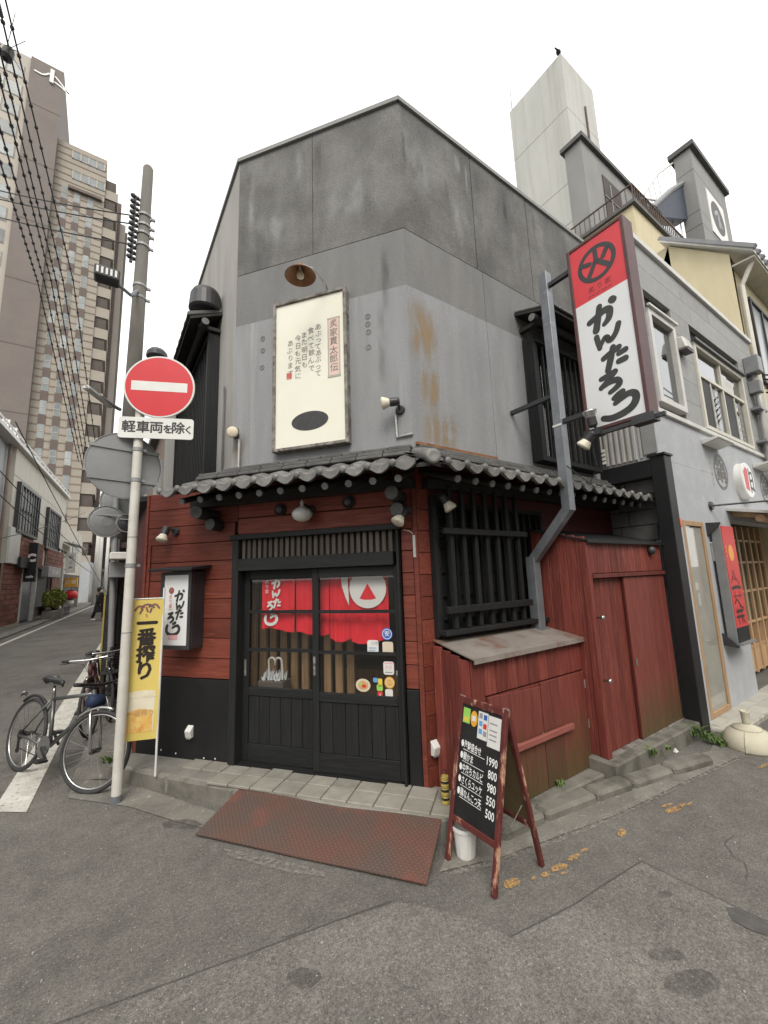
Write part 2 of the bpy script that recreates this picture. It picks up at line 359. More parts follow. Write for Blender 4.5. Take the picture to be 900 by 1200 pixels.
M['blackmetal'] = mk('black_metal', (.025, .025, .027), (.04, .04, .042), 5, rough=.45, spec=.5, fine=.08)
M['darkvoid'] = mk('dark_lining', (.012, .011, .011), rough=.9)
M['tile'] = mk('kawara_tile', (.20, .195, .183), (.115, .112, .106), 9, rough=.45, rnd=.22, spec=.5, fine=.12, c3=(.33, .32, .30), scale3=10, lo3=.6, hi3=.8, bump=.2, bscale=40)
M['tile_dark'] = mk('ridge_tile', (.085, .083, .08), (.13, .128, .12), 9, rough=.6, rnd=.2, fine=.12)
M['rafter'] = mk('dark_rafter', (.02, .018, .017), (.03, .027, .025), 6, rough=.7)
M['greycap'] = mk('rafter_cap', (.22, .22, .22), (.14, .14, .14), 20, rough=.5, rnd=.2)
M['logend'] = mk('log_end', (.10, .10, .10), (.06, .06, .06), 30, rough=.6)
M['steel'] = mk('galvanised_post', (.23, .245, .265), (.17, .18, .195), 5, rough=.42, metal=.35, c3=(.33, .34, .36), scale3=9, lo3=.58, hi3=.75, fine=.06, bump=.1)
M['aluminium'] = mk('aluminium', (.55, .55, .54), (.40, .40, .39), 8, rough=.4, metal=.6, fine=.06)
M['whitepole'] = mk('white_pole', (.62, .60, .54), (.52, .50, .45), 7, rough=.5, c3=(.32, .29, .23), scale3=9, lo3=.66, hi3=.76, fine=.05)
M['white'] = mk('white_plastic', (.72, .71, .68), (.62, .61, .58), 6, rough=.45)
M['offwhite'] = mk('bulb_white', (.74, .69, .56), (.64, .59, .47), 10, rough=.35)
M['rustframe'] = mk('rusty_frame', (.12, .105, .09), (.30, .285, .26), 7, rough=.6, c3=(.075, .05, .035), scale3=16, lo3=.5, hi3=.65, fine=.15, bump=.3)
M['board_cream'] = mk('cream_board', (.78, .765, .66), (.74, .72, .60), 2, rough=.45, c3=(.66, .58, .38), scale3=1.2, lo3=.66, hi3=.85)
M['ink'] = mk('ink', (.035, .035, .035), (.05, .05, .05), 20, rough=.6)
M['inkgrey'] = mk('grey_ink', (.15, .145, .135), (.2, .19, .18), 20, rough=.6)
M['pinkpaper'] = mk('pink_scroll', (.70, .52, .45), (.66, .48, .41), 6, rough=.6)
M['scrolledge'] = mk('scroll_edge', (.42, .41, .36), (.36, .35, .31), 6, rough=.6)
M['sealred'] = mk('seal_red', (.50, .10, .08), (.55, .2, .16), 20, rough=.6)
M['brownshade'] = mk('copper_shade', (.26, .115, .045), (.17, .075, .032), 9, rough=.55, c3=(.34, .17, .08), scale3=14, lo3=.55, hi3=.75)
M['signred'] = mk('sign_red', (.66, .045, .055), (.60, .04, .05), 3, rough=.38)
M['signwhite'] = mk('sign_white', (.74, .75, .75), (.68, .69, .69), 2, rough=.35)
M['signframe'] = mk('oxide_frame', (.105, .045, .042), (.07, .03, .03), 6, rough=.5, fine=.08)
M['brush'] = mk('brush_black', (.032, .033, .033), (.05, .05, .05), 12, rough=.5)
M['roadred'] = mk('traffic_red', (.58, .022, .03), (.52, .02, .028), 3, rough=.4)
M['roadwhite'] = mk('traffic_white', (.70, .70, .67), (.62, .62, .58), 4, rough=.4)
M['signback'] = mk('sign_back', (.30, .305, .305), (.24, .245, .245), 3, rough=.5, metal=.2, fine=.05)
M['noren'] = mk('noren_cloth', (.78, .022, .04), (.66, .018, .032), 5, stretch=(6, 6, 1), rough=.85)
M['norenwhite'] = mk('noren_white', (.72, .70, .68), rough=.85)
M['interiorwood'] = mk('interior_wood', (.36, .22, .115), (.25, .15, .075), 3, stretch=V_, rough=.6, rnd=.25, bump=.2, bscale=9)
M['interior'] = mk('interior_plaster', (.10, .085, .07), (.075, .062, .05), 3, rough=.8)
M['glass'] = glass('door_glass', (.98, .985, .98), .0)
M['winglass'] = glass('window_glass', (.55, .6, .6), .25)
M['frost'] = mk('clear_vinyl', (.55, .56, .57), (.42, .43, .44), 20, rough=.25)
M['diamond'] = None
def checker_plate():
    m, nt, bs, N, L = nodes('chequer_plate'); tc = N('ShaderNodeTexCoord')
    def noi(sc, det):
        n = N('ShaderNodeTexNoise'); n.inputs['Scale'].default_value = sc; n.inputs['Detail'].default_value = det; L(tc.outputs['Object'], n.inputs['Vector']); return n.outputs[0]
    def mr(v, a, b, c=0., d=1.):
        r = N('ShaderNodeMapRange'); r.inputs[1].default_value = a; r.inputs[2].default_value = b; r.inputs[3].default_value = c; r.inputs[4].default_value = d; L(v, r.inputs[0]); return r.outputs[0]
    def mix(f, a, b):
        x = N('ShaderNodeMix'); x.data_type = 'RGBA'; L(f, x.inputs[0])
        for s_, i in ((a, 6), (b, 7)):
            if isinstance(s_, tuple): x.inputs[i].default_value = s_ + (1,)
            else: L(s_, x.inputs[i])
        return x.outputs[2]
    cur = mix(mr(noi(3.2, 6), .38, .62), (.135, .062, .046), (.095, .07, .058))
    cur = mix(mr(noi(2.1, 5), .6, .78), cur, (.27, .07, .048))
    w = []
    for ang in (45, -45):
        mp = N('ShaderNodeMapping'); mp.inputs['Rotation'].default_value = (0, 0, R(ang)); L(tc.outputs['Object'], mp.inputs[0])
        wv = N('ShaderNodeTexWave'); wv.inputs['Scale'].default_value = 14; wv.bands_direction = 'X'; L(mp.outputs[0], wv.inputs[0]); w.append(wv.outputs['Fac'])
    mu = N('ShaderNodeMath'); mu.operation = 'MULTIPLY'; L(w[0], mu.inputs[0]); L(w[1], mu.inputs[1])
    lug = mr(mu.outputs[0], .35, .6)
    wear = N('ShaderNodeMath'); wear.operation = 'MULTIPLY'; wear.inputs[1].default_value = .55; L(lug, wear.inputs[0])
    cur = mix(wear.outputs[0], cur, (.22, .135, .105)); L(cur, bs.inputs['Base Color'])
    bs.inputs['Roughness'].default_value = .62; bs.inputs['Metallic'].default_value = .15
    b = N('ShaderNodeBump'); b.inputs['Strength'].default_value = .9; b.inputs['Distance'].default_value = .006; L(lug, b.inputs['Height']); L(b.outputs[0], bs.inputs['Normal'])
    return m
M['diamond'] = checker_plate()
M['zinc'] = mk('zinc_sheet', (.30, .265, .235), (.22, .19, .165), 4, rough=.55, metal=.15, c3=(.20, .085, .055), scale3=4, lo3=.52, hi3=.7, fine=.1)
M['frame_red'] = mk('worn_red_frame', (.13, .032, .027), (.085, .02, .018), 5, rough=.45, c3=(.48, .27, .18), scale3=17, lo3=.56, hi3=.66, stretch3=(1, 1, .35), bump=.2)
M['chalkboard'] = mk('chalkboard', (.012, .012, .013), (.022, .022, .022), 6, rough=.5)
M['chalk'] = mk('chalk', (.80, .80, .78), rough=.8)
M['olive_back'] = mk('board_back', (.17, .125, .065), (.12, .09, .045), 4, rough=.7, fine=.1)
def flatc(n, c, rough=.5, **k): M[n] = mk(n, c, tuple(x * .88 for x in c), 6, rough=rough, **k)
for n, c in dict(lime=(.32, .62, .12), orange=(.75, .38, .04), yellow=(.72, .55, .08), blue=(.03, .12, .48), skyblue=(.12, .35, .65), redp=(.62, .05, .05), pinkp=(.75, .42, .45),
                 beige=(.66, .58, .44), foodtan=(.60, .36, .16), textgrey=(.3, .3, .32), amber=(.72, .36, .06), beerfoam=(.78, .72, .56), banneryellow=(.66, .52, .14), bannerink=(.03, .022, .018)).items(): flatc(n, c)
M['rubber'] = mk('rubber', (.03, .03, .03), (.045, .045, .045), 20, rough=.75)
M['bikegrey'] = mk('bike_gunmetal', (.12, .125, .12), (.15, .155, .15), 8, rough=.3, metal=.5, spec=.6)
M['chrome'] = mk('bright_metal', (.55, .55, .54), (.45, .45, .44), 20, rough=.25, metal=.9)
M['blackplastic'] = mk('black_plastic', (.02, .02, .021), (.03, .03, .03), 12, rough=.4)
M['saddle'] = mk('saddle_vinyl', (.02, .02, .021), rough=.3)
M['poleconc'] = mk('pole_concrete', (.135, .125, .108), (.10, .092, .08), 2, stretch=(3, 3, .6), rough=.85, fine=.1, c3=(.11, .105, .095), scale3=2, lo3=.58, hi3=.75, bump=.2)
M['cable'] = mk('cable', (.02, .02, .02), rough=.6)
M['guard_y'] = mk('guard_yellow', (.42, .31, .07), (.30, .22, .06), 6, rough=.6)
M['nbgrey'] = mk('pale_grey_render', (.43, .443, .462), (.38, .393, .412), 4, rough=.9, fine=.06, c3=(.475, .485, .5), scale3=7, lo3=.55, hi3=.75, bump=.2, bscale=40)
M['nbclad'] = mk('grey_cladding', (.31, .31, .305), (.275, .275, .27), 6, rough=.75, rnd=.07, fine=.07)
M['nbtrim'] = mk('pale_trim', (.60, .59, .56), (.52, .51, .48), 5, rough=.5)
M['mullion'] = mk('cream_mullion', (.60, .575, .50), (.55, .525, .45), 5, rough=.5)
M['freshwood'] = mk('fresh_wood', (.50, .33, .19), (.40, .25, .135), 3, stretch=V_, rough=.55, rnd=.12, bump=.2, bscale=9)
M['darkpane'] = mk('dark_pane', (.022, .022, .023), rough=.5, spec=.2)
M['corrugated'] = mk('corrugated_sheet', (.52, .51, .48), (.42, .41, .385), 3, rough=.5, metal=.2)
M['block'] = mk('concrete_block', (.20, .195, .185), (.15, .146, .138), 5, rough=.9, rnd=.12, fine=.1)
M['paving'] = mk('pale_paving', (.43, .41, .36), (.37, .35, .305), 5, rough=.8, rnd=.07, fine=.06)
M['bannerred'] = mk('banner_red', (.60, .055, .05), (.56, .05, .045), 4, rough=.5)
M['sunorange'] = mk('banner_sun', (.78, .36, .06), rough=.5)
M['boxgrey'] = mk('lightbox_side', (.23, .235, .24), (.19, .195, .2), 5, rough=.45)
M['yellowwall'] = mk('cream_wall', (.58, .51, .34), (.53, .46, .30), 2.5, stretch=(2, 2, .5), rough=.85, fine=.05, c3=(.45, .38, .25), scale3=2, lo3=.6, hi3=.85, stretch3=(4, 4, .4))
M['whitewall'] = mk('pale_tower_wall', (.49, .49, .455), (.44, .44, .41), 1.2, stretch=(1, 1, .3), rough=.85, c3=(.36, .355, .325), scale3=.8, lo3=.5, hi3=.8, stretch3=(4, 4, .15), fine=.05)
M['greywall'] = mk('grey_wall', (.27, .268, .26), (.235, .233, .226), 1.6, stretch=(1, 1, .4), rough=.85, fine=.06)
M['cap'] = mk('dark_coping', (.10, .098, .095), (.075, .073, .07), 5, rough=.6)
M['soffitblue'] = mk('blue_soffit', (.045, .055, .08), (.035, .042, .062), 4, rough=.6)
M['rail'] = mk('rusty_rail', (.07, .055, .045), (.12, .07, .045), 8, rough=.6)
M['tan'] = mk('tan_tile', (.315, .28, .235), (.28, .247, .205), .35, rough=.7, fine=.05, fscale=4)
M['tan_light'] = mk('tan_light', (.40, .365, .315), (.365, .33, .285), .4, rough=.7)
M['brownwall'] = mk('brown_tile_wall', (.165, .14, .125), (.145, .122, .11), .3, rough=.7, fine=.05, fscale=3)
M['brownsq'] = mk('brown_spandrel', (.10, .075, .065), (.13, .1, .085), 1, rough=.7)
M['farglass'] = mk('far_glass', (.27, .29, .29), (.18, .20, .20), .8, rough=.2, spec=.5, rnd=.38)
M['balcdark'] = mk('balcony_recess', (.07, .058, .05), (.09, .075, .065), 1, rough=.8)
M['brick'] = mk('brick', (.22, .085, .06), (.16, .06, .045), 6, rough=.8, rnd=.3, fine=.08)
M['brickmortar'] = mk('brick_mortar', (.24, .17, .14), rough=.9)
M['cream'] = mk('cream_render', (.55, .52, .45), (.47, .445, .385), 1.5, stretch=(2, 2, .4), rough=.85, fine=.05, c3=(.38, .36, .31), scale3=2, lo3=.6, hi3=.8, stretch3=(5, 5, .3))
M['fargrey'] = mk('far_grey_wall', (.38, .39, .40), (.34, .35, .36), 1.5, rough=.85)
M['farbrown'] = mk('far_brown_wall', (.26, .20, .16), (.2, .15, .12), 1.5, rough=.85)
M['leaf'] = mk('leaf', (.07, .13, .03), (.12, .18, .045), 9, rough=.55, rnd=.2)
M['leaf_y'] = mk('leaf_yellow', (.30, .31, .08), (.17, .22, .05), 6, rough=.6)
M['stone'] = mk('bollard_concrete', (.55, .515, .40), (.46, .43, .33), 4, rough=.75, fine=.07, c3=(.30, .275, .2), scale3=7, lo3=.62, hi3=.76, bump=.2)
M['skin'] = mk('skin', (.52, .33, .25), rough=.55)
M['coat'] = mk('black_cloth', (.012, .012, .014), (.02, .02, .022), 6, rough=.85)
M['hair'] = mk('dark_hair', (.02, .015, .012), rough=.6)
M['paperwhite'] = mk('litter', (.7, .69, .66), rough=.8)
M['chip'] = mk('stone_chip', (.42, .40, .36), (.3, .29, .26), 40, rough=.9)
M['striped'] = mk('sleeve_yellow', (.46, .36, .09), (.36, .28, .07), 9, rough=.6)
M['orangeplastic'] = mk('orange_plastic', (.75, .14, .03), rough=.4)
M['darkredpaint'] = mk('wine_board', (.10, .02, .018), (.07, .014, .013), 3, stretch=H_, rough=.6)

def ragged(nm='cement_slurry', c=(.36, .335, .29, 1), sc=34, lo=.46, hi=.68, amax=.75):      # broken skin of cement slurry on the asphalt
    m, nt, bs, N, L = nodes(nm); bs.inputs['Base Color'].default_value = c; bs.inputs['Roughness'].default_value = .95
    tc = N('ShaderNodeTexCoord'); n = N('ShaderNodeTexNoise'); n.inputs['Scale'].default_value = sc; n.inputs['Detail'].default_value = 7; n.inputs['Roughness'].default_value = .75; L(tc.outputs['Object'], n.inputs['Vector'])
    r = N('ShaderNodeMapRange'); r.inputs[1].default_value = lo; r.inputs[2].default_value = hi; r.inputs[4].default_value = amax; L(n.outputs[0], r.inputs[0]); L(r.outputs[0], bs.inputs['Alpha']); return m
M['ragged'] = ragged(); M['orangepaint'] = ragged('worn_orange_paint', (.56, .32, .11, 1), 70, .42, .55)

# ------------------------------------------------------------------ ground
struct('road', MB().sheet([(-400, -300), (500, -300), (500, 600), (-400, 600)], 0.0), M['asphalt'])
def gpoly(pts, z=0.0): return [tuple(onz(x, y, z))[:2] for x, y in pts]
struct('asphalt_patch', MB().sheet(gpoly([(60, 1205), (180, 1160), (301, 1115), (400, 1078), (470, 1056), (560, 1078), (598, 1099), (673, 1061), (752, 1010), (905, 1084), (980, 1260), (450, 1330)], .004), .004), M['asphalt2'])
struct('tar_patch', MB().sheet(gpoly([(851, 1063), (868, 1064), (905, 1085), (905, 1098), (880, 1090), (858, 1078)], .008), .008), M['tar'])
def seam(name, pts, w):
    mb = MB(); P = [onz(x, y) for x, y in pts]
    for a, b in zip(P, P[1:]):
        d = (b - a).normalized(); n = Vector((-d.y, d.x, 0)) * (w / 2)
        mb.add([a - n + Vector((0, 0, .007)), a + n + Vector((0, 0, .007)), b + n + Vector((0, 0, .007)), b - n + Vector((0, 0, .007))], [(0, 1, 2, 3)])
    return struct(name, mb, M['joint'])
seam('road_joint', [(598, 1099), (640, 1078), (673, 1061), (710, 1036), (752, 1010), (800, 1034), (905, 1084)], .005)
seam('road_joint', [(60, 1203), (180, 1160), (301, 1115), (400, 1078), (460, 1057)], .0045)
seam('road_joint', [(-20, 800), (30, 795), (70, 790), (108, 787)], .02)
for x, y, a, n in ((330, 1100, -.2, 8), (860, 980, 2.6, 14), (60, 880, .1, 10)):      # hairline cracks
    pts = [(x, y)]
    for k in range(n): a += rng.uniform(-.5, .5); x += 9*math.cos(a); y += 4*math.sin(a); pts.append((x, y))
    seam('road_crack', pts, .0035)
# painted edge lines of the narrow street (4 degrees off the building)
d4 = Vector((math.sin(R(4.2)), math.cos(R(4.2)), 0)); n4 = Vector((d4.y, -d4.x, 0))
def line(p0, l0, l1, w): 
    p0 = Vector(p0); return [tuple((p0 + d4*l0 - n4*w/2))[:2], tuple((p0 + d4*l0 + n4*w/2))[:2], tuple((p0 + d4*l1 + n4*w/2))[:2], tuple((p0 + d4*l1 - n4*w/2))[:2]]
q = [(-.60, 4.60), (-.38, 4.42), (3.05, 61), (2.86, 61)]
struct('edge_line', MB().sheet(q, .005), M['roadpaint'])
struct('edge_line', MB().sheet(line((-3.45, 4.0, 0), 0, 110, .13), .005), M['roadpaint'])
mb = MB(); mb.prism([(-4.1, 5), (-3.75, 5), (.75 - .5, 60), (-.4, 60)], 0, .06); struct('far_gutter', mb, M['gutter'])
# gutter concrete on both sides of the doorway
struct('gutter', MB().sheet(gpoly([(515, 1022), (589, 1004), (722, 955), (800, 917), (872, 884), (905, 868), (838, 868), (832, 880), (730, 909), (624, 946), (530, 985)], .005), .006), M['gutter'])
struct('gutter', MB().sheet(gpoly([(80, 935), (86, 912), (150, 918), (275, 958), (245, 972), (205, 962), (150, 945)], .005), .006), M['gutter'])
struct('side_pavement', MB().sheet(gpoly([(84, 914), (150, 912), (143, 800), (131, 800)], .008), .0085), M['gutter'])
struct('mortar_strip', MB().sheet(gpoly([(262, 994), (300, 1001), (378, 1020), (382, 1027), (340, 1022), (268, 1003)], .012), .011), M['ragged'])
struct('mortar_strip', MB().sheet(gpoly([(530, 1012), (589, 998), (650, 977), (722, 949), (800, 912), (872, 880), (874, 886), (800, 921), (722, 959), (650, 989), (589, 1010), (532, 1026)], .012), .011), M['ragged'])
# worn orange survey marks
for i, (x, y, w_, h_) in enumerate([(600, 1036, 9, 6), (655, 1018, 9, 4), (640, 1026, 5, 3), (672, 1006, 7, 3), (684, 998, 6, 2.5), (729, 977, 4, 5), (662, 1024, 4, 2), (789, 950, 9, 3), (799, 945, 7, 2.5), (783, 945, 7, 2), (808, 943, 4, 1.5), (895, 898, 6, 2), (626, 1030, 3, 2)]):
    pts = []
    for k in range(11):
        t = 2*math.pi*k/11; rr = .75 + .4*rng.random(); pts.append((x + w_*1.15*rr*math.cos(t), y - h_*1.1*rr*math.sin(t) - w_*.3*math.cos(t)))
    mb = MB().sheet(gpoly(pts), .0072)
    struct('survey_mark', mb, M['orangepaint'])
M['oil'] = ragged('old_oil_stain', (.09, .085, .077, 1), 5, .34, .72)
for x, y, w_, h_ in ((810, 1152, 34, 16), (782, 1120, 22, 9), (357, 1148, 20, 13), (779, 1050, 9, 5), (212, 967, 24, 6)):
    pts = []
    for k in range(14):
        t = 2*math.pi*k/14; rr = .85 + .25*rng.random(); pts.append((x + w_*rr*math.cos(t), y - h_*rr*math.sin(t)))
    struct('oil_stain', MB().sheet(gpoly(pts), .0062), M['oil'])
# litter and pale stone chips on the asphalt
chips = MB()
for i in range(70):
    x, y = rng.uniform(10, 890), rng.uniform(930, 1195)
    if y < 1060 and 230 < x < 720: continue
    p = onz(x, y); s_ = rng.uniform(.002, .0055); a = rng.uniform(0, 6)
    pts = [(p.x + s_*(.6+rng.random()*.6)*math.cos(a + k*1.26), p.y + s_*(.6+rng.random()*.6)*math.sin(a + k*1.26)) for k in range(5)]
    chips.prism(pts, 0.0005, .006 + rng.uniform(0, .003))
o_ = struct('stone_chips', chips, M['chip']); o_['kind'] = 'stuff'; o_['label'] = 'pale stone chips scattered on the asphalt'; o_['category'] = 'stone chips'
# doorstep: concrete edge + paving tiles laid against the front
def P2(fr, px, py, z): v = fr.gz(px, py, z); return (v.x, v.y)
SZ = .15
stepw = [FF.w(-2.83, 0.05, 0), FF.w(-2.83, -.24, 0), FF.w(-1.5, -.33, 0), FF.w(-.55, -.36, 0), FF.w(.16, -.36, 0), FF.w(.30, -.20, 0), FF.w(.12, .06, 0)]
step = struct('doorstep', MB().prism([(p.x, p.y) for p in stepw], -.05, SZ - .012), M['concrete'], bv=.015)
tw = .198
k = 0
for r_ in range(2):
    y1 = -.012 - r_*.165; 
    for c_ in range(14):
        x0 = -2.5 + c_*tw; x1 = x0 + tw - .008
        yb = y1 - .158
        if r_ == 1 and c_ < 4: continue
        if r_ == 0 and c_ < 2: continue
        mb = MB(); e = rng.uniform(-.0015, .0015)
        mb.box(0, x1 - x0, -.158, 0, 0, .02)
        t = solo('paving_tile', FF, (x0, y1, SZ - .016 + e), MB(), M['steptile'], None, None)
        t.data = mesh(mb); t.data.materials.append(M['steptile']); bevel(t, .004, 1)
        t.parent = step; t['label'] = ''; del t['label']
# kerb blocks in front of the step and along the right-hand side
def kerb(pts_top, z0, z1, depth, name='kerb_stone'):
    a, b = pts_top; a = Vector((a[0], a[1], 0)); b = Vector((b[0], b[1], 0)); d = (b - a).normalized(); n = Vector((-d.y, d.x, 0))
    a = a + d*.006; b = b - d*.006
    return struct(name, MB().prism([(p.x, p.y) for p in (a, b, b + n*depth, a + n*depth)], z0, z1), M['kerb'], bv=.022)
kp = [tuple(onz(x, y, .11))[:2] for x, y in [(590, 966), (640, 944), (700, 922), (742, 908), (790, 893), (836, 880)]]
for a, b in zip(kp, kp[1:]): kerb((a, b), -.04, .062 + rng.uniform(-.008, .006), .14)
ks = [FF.w(x, y, 0) for x, y in [(-2.86, -.245), (-2.15, -.30), (-1.45, -.345)]]
for a, b in zip(ks, ks[1:]): kerb(((a.x, a.y), (b.x, b.y)), -.04, .135, .11)
# plinth under the shed and cabinet
struct('plinth', MB().prism([(C0[0] + 1.38, C0[1] - .66), (C0[0] + 3.02, C0[1] - .70), (C0[0] + 3.02, C0[1] + .1), (C0[0] + 1.38, C0[1] + .1)], -.05, .145), M['kerb'], bv=.012)
struct('plinth', MB().prism([(C0[0] + .02, C0[1] - .46), (C0[0] + 1.377, C0[1] - .56), (C0[0] + 1.377, C0[1] + .1), (C0[0] + .02, C0[1] + .1)], -.05, .055), M['kerb'], bv=.012)
# pale paving in front of the neighbouring shop
pav = struct('shop_pavement', MB().prism([(C0[0] + 3.12, C0[1] - .92), (C0[0] + 9.0, C0[1] - 1.02), (C0[0] + 9.0, C0[1] - .6), (C0[0] + 3.12, C0[1] - .6)], -.05, .05), M['mortar'], bv=.01)
for r_ in range(2):
    for c_ in range(16):
        mb = MB().box(0, .292, 0, .152, 0, .012); me = mesh(mb); me.materials.append(M['paving'])
        o = bpy.data.objects.new('paving_slab', me); col.objects.link(o); o.parent = pav; bevel(o, .003, 1)
        o.location = (C0[0] + 3.14 + c_*.296 + r_*.12, C0[1] - .91 + r_*.157 - c_*.004, .0455 + rng.uniform(-.001, .001))

# ------------------------------------------------------------------ the corner restaurant
bld = thing('restaurant_building', FF, (-.9, 0.0, 0), 'grey rendered corner restaurant with red plank ground floor and tiled eaves', 'building')
# children are written in the front frame; these convert from the other two frames
def r2f(x, y, z): return FF.loc(FR.w(x, y, z))
def l2f(x, y, z): return FF.loc(FL.w(x, y, z))
def bx_in(fr, x0, x1, y0, y1, z0, z1):
    c = [(x0,y0,z0),(x1,y0,z0),(x1,y1,z0),(x0,y1,z0),(x0,y0,z1),(x1,y0,z1),(x1,y1,z1),(x0,y1,z1)]
    return MB().hexa([FF.loc(fr.w(*p)) for p in c])
def to(fr, mb): 
    mb.v = [FF.loc(fr.w(*v)) for v in mb.v]; return mb
J = .006
ZT, ZJ, ZB, ZE = 6.22, 4.835, 4.262, 2.62
# upper walls, panel by panel
for x0, x1 in ((-1.803, -.917), (-.917, 0.0)):
    part(bld, 'wall_panel', MB().box(x0 + J*(x0 < -1), x1 - J*(x1 < -.5), 0, .14, ZJ + J, ZT), M['stucco_dark'], label='dark weathered upper panel')
part(bld, 'wall_panel', MB().box(-1.803, 0.0, 0.001, .14, ZB, ZJ), M['stucco_mid'])
part(bld, 'wall_panel', MB().box(-1.803, 0.0, 0.0, .14, ZE, ZB), M['stucco_light'], label='paler grey lower panel')
rx = [0.0, .97, 1.93, 3.2]
for x0, x1 in zip(rx, rx[1:]):
    part(bld, 'wall_panel', bx_in(FR, x0 + J*(x0 > 0), x1 - J, 0, .14, ZJ + J, ZT), M['stucco_dark'], label='dark weathered upper panel')
for x0, x1 in ((0, 1.04), (1.04, 3.15)):
    part(bld, 'wall_panel', bx_in(FR, x0 + J*(x0 > 0), x1, 0.001, .14, ZB, ZJ), M['stucco_mid'])
    part(bld, 'wall_panel', bx_in(FR, x0 + J*(x0 > 0), x1, 0.0, .14, ZE, ZB), M['stucco_light'], label='paler grey lower panel')
part(bld, 'wall_panel', bx_in(FL, -6.0, 0, 0, .14, 2.5, ZT), M['stucco_side'], label='pale side wall')
# the concrete ribs where panels meet the joints (dark recessed backing)
part(bld, 'wall_core', MB().box(-1.79, -.02, .02, .16, ZE, ZT - .02), M['darkvoid'])
part(bld, 'wall_core', bx_in(FR, .02, 3.1, .02, .16, ZE, ZT - .02), M['darkvoid'])
# roof slab and parapet coping
pl = [FF.loc(p) for p in (FF.w(-1.803, 0, 0), FF.w(0, 0, 0), FR.w(3.2, 0, 0), FR.w(3.2, 6, 0), FL.w(-6, 0, 0))]
pc_ = sum(pl, Vector((0, 0, 0)))/5; part(bld, 'roof', MB().prism([(pc_.x + (p.x - pc_.x)*.94, pc_.y + (p.y - pc_.y)*.94) for p in pl], 5.9, 6.0), M['stucco_mid'])
for a, b in ((FF.w(-1.81, 0, 0), FF.w(.01, 0, 0)), (FR.w(-.01, 0, 0), FR.w(3.22, 0, 0)), (FL.w(-6.0, 0, 0), FL.w(.01, 0, 0))):
    a, b = FF.loc(a), FF.loc(b); d = (b - a).normalized(); n = Vector((-d.y, d.x, 0))
    part(bld, 'parapet_coping', MB().hexa([a - n*.025 + Vector((0,0,ZT)), b - n*.025 + Vector((0,0,ZT)), b + n*.17 + Vector((0,0,ZT)), a + n*.17 + Vector((0,0,ZT)),
         a - n*.025 + Vector((0,0,ZT+.045)), b - n*.025 + Vector((0,0,ZT+.045)), b + n*.17 + Vector((0,0,ZT+.045)), a + n*.17 + Vector((0,0,ZT+.045))]), M['greywall'])
part(bld, 'back_wall', bx_in(FR, 3.06, 3.19, .15, 6, 0, ZT), M['stucco_mid'])
# irregular rust runs on the right-hand face near the corner: thin skins with their own outline
def run(fr, x, z0, z1, w, y, seed, m):
    rr = random.Random(seed); L_, R_ = [], []
    n = 16
    for i in range(n + 1):
        z = z1 + (z0 - z1)*i/n; e = w*1.25; c = x
        L_.append((c - e/2, z)); R_.append((c + e/2, z))
    mb = MB()
    for i in range(n): mb.add([(L_[i][0], y, L_[i][1]), (R_[i][0], y, R_[i][1]), (R_[i+1][0], y, R_[i+1][1]), (L_[i+1][0], y, L_[i+1][1])], [(3, 2, 1, 0)])
    return to(fr, mb)
def stain_mat(name, c, thr, st, amax=.6):
    m, nt, bs, N, L = nodes(name); bs.inputs['Base Color'].default_value = c + (1,); bs.inputs['Roughness'].default_value = .95; bs.inputs['Specular IOR Level'].default_value = .1
    tc = N('ShaderNodeTexCoord'); mp = N('ShaderNodeMapping'); mp.inputs['Scale'].default_value = st; L(tc.outputs['Object'], mp.inputs[0])
    n = N('ShaderNodeTexNoise'); n.inputs['Scale'].default_value = 6; n.inputs['Detail'].default_value = 6; L(mp.outputs[0], n.inputs['Vector'])
    r = N('ShaderNodeMapRange'); r.inputs[1].default_value = thr; r.inputs[2].default_value = thr + .25; r.inputs[4].default_value = amax; L(n.outputs[0], r.inputs[0])
    sp = N('ShaderNodeSeparateXYZ'); L(tc.outputs['Generated'], sp.inputs[0]); prev = r.outputs[0]
    for ax in (0, 2):      # soft, fading outline
        a = N('ShaderNodeMath'); a.operation = 'PINGPONG'; a.inputs[1].default_value = .5; L(sp.outputs[ax], a.inputs[0])
        b = N('ShaderNodeMapRange'); b.inputs[1].default_value = .04; b.inputs[2].default_value = .42; b.interpolation_type = 'SMOOTHSTEP'; L(a.outputs[0], b.inputs[0])
        c2 = N('ShaderNodeMath'); c2.operation = 'MULTIPLY'; L(prev, c2.inputs[0]); L(b.outputs[0], c2.inputs[1]); prev = c2.outputs[0]
    L(prev, bs.inputs['Alpha'])
    return m
M['rustA'] = stain_mat('rust_bleed', (.38, .26, .135), .33, (2.2, 2.2, .5), .58)
M['limeA'] = stain_mat('pale_bleed', (.46, .46, .45), .36, (1.3, 1.3, .5), .4)
M['dirtA'] = stain_mat('soot_bleed', (.085, .083, .079), .36, (1.1, 1.1, .5), .3)
for x, z0, z1, w, m in ((.17, 3.45, 4.26, .42, 'rustA'), (.24, 3.05, 3.62, .3, 'rustA'), (.33, 2.70, 3.2, .5, 'rustA'), (.55, 2.8, 4.2, .3, 'limeA'), (1.2, 2.8, 4.2, .25, 'limeA')):
    part(bld, 'stain', run(FR, x, z0, z1, w, -.0015, int(x*100), M[m]), M[m])
for x, z0, z1, w, m in ((-.32, 2.75, 4.0, .3, 'limeA'), (-1.72, 2.72, 3.1, .16, 'rustA'), (-1.4, 4.95, 5.6, .7, 'limeA'), (-.5, 5.0, 5.7, .7, 'limeA')):
    part(bld, 'stain', run(FF, x, z0, z1, w, -.0015, int(-x*100), M[m]), M[m])
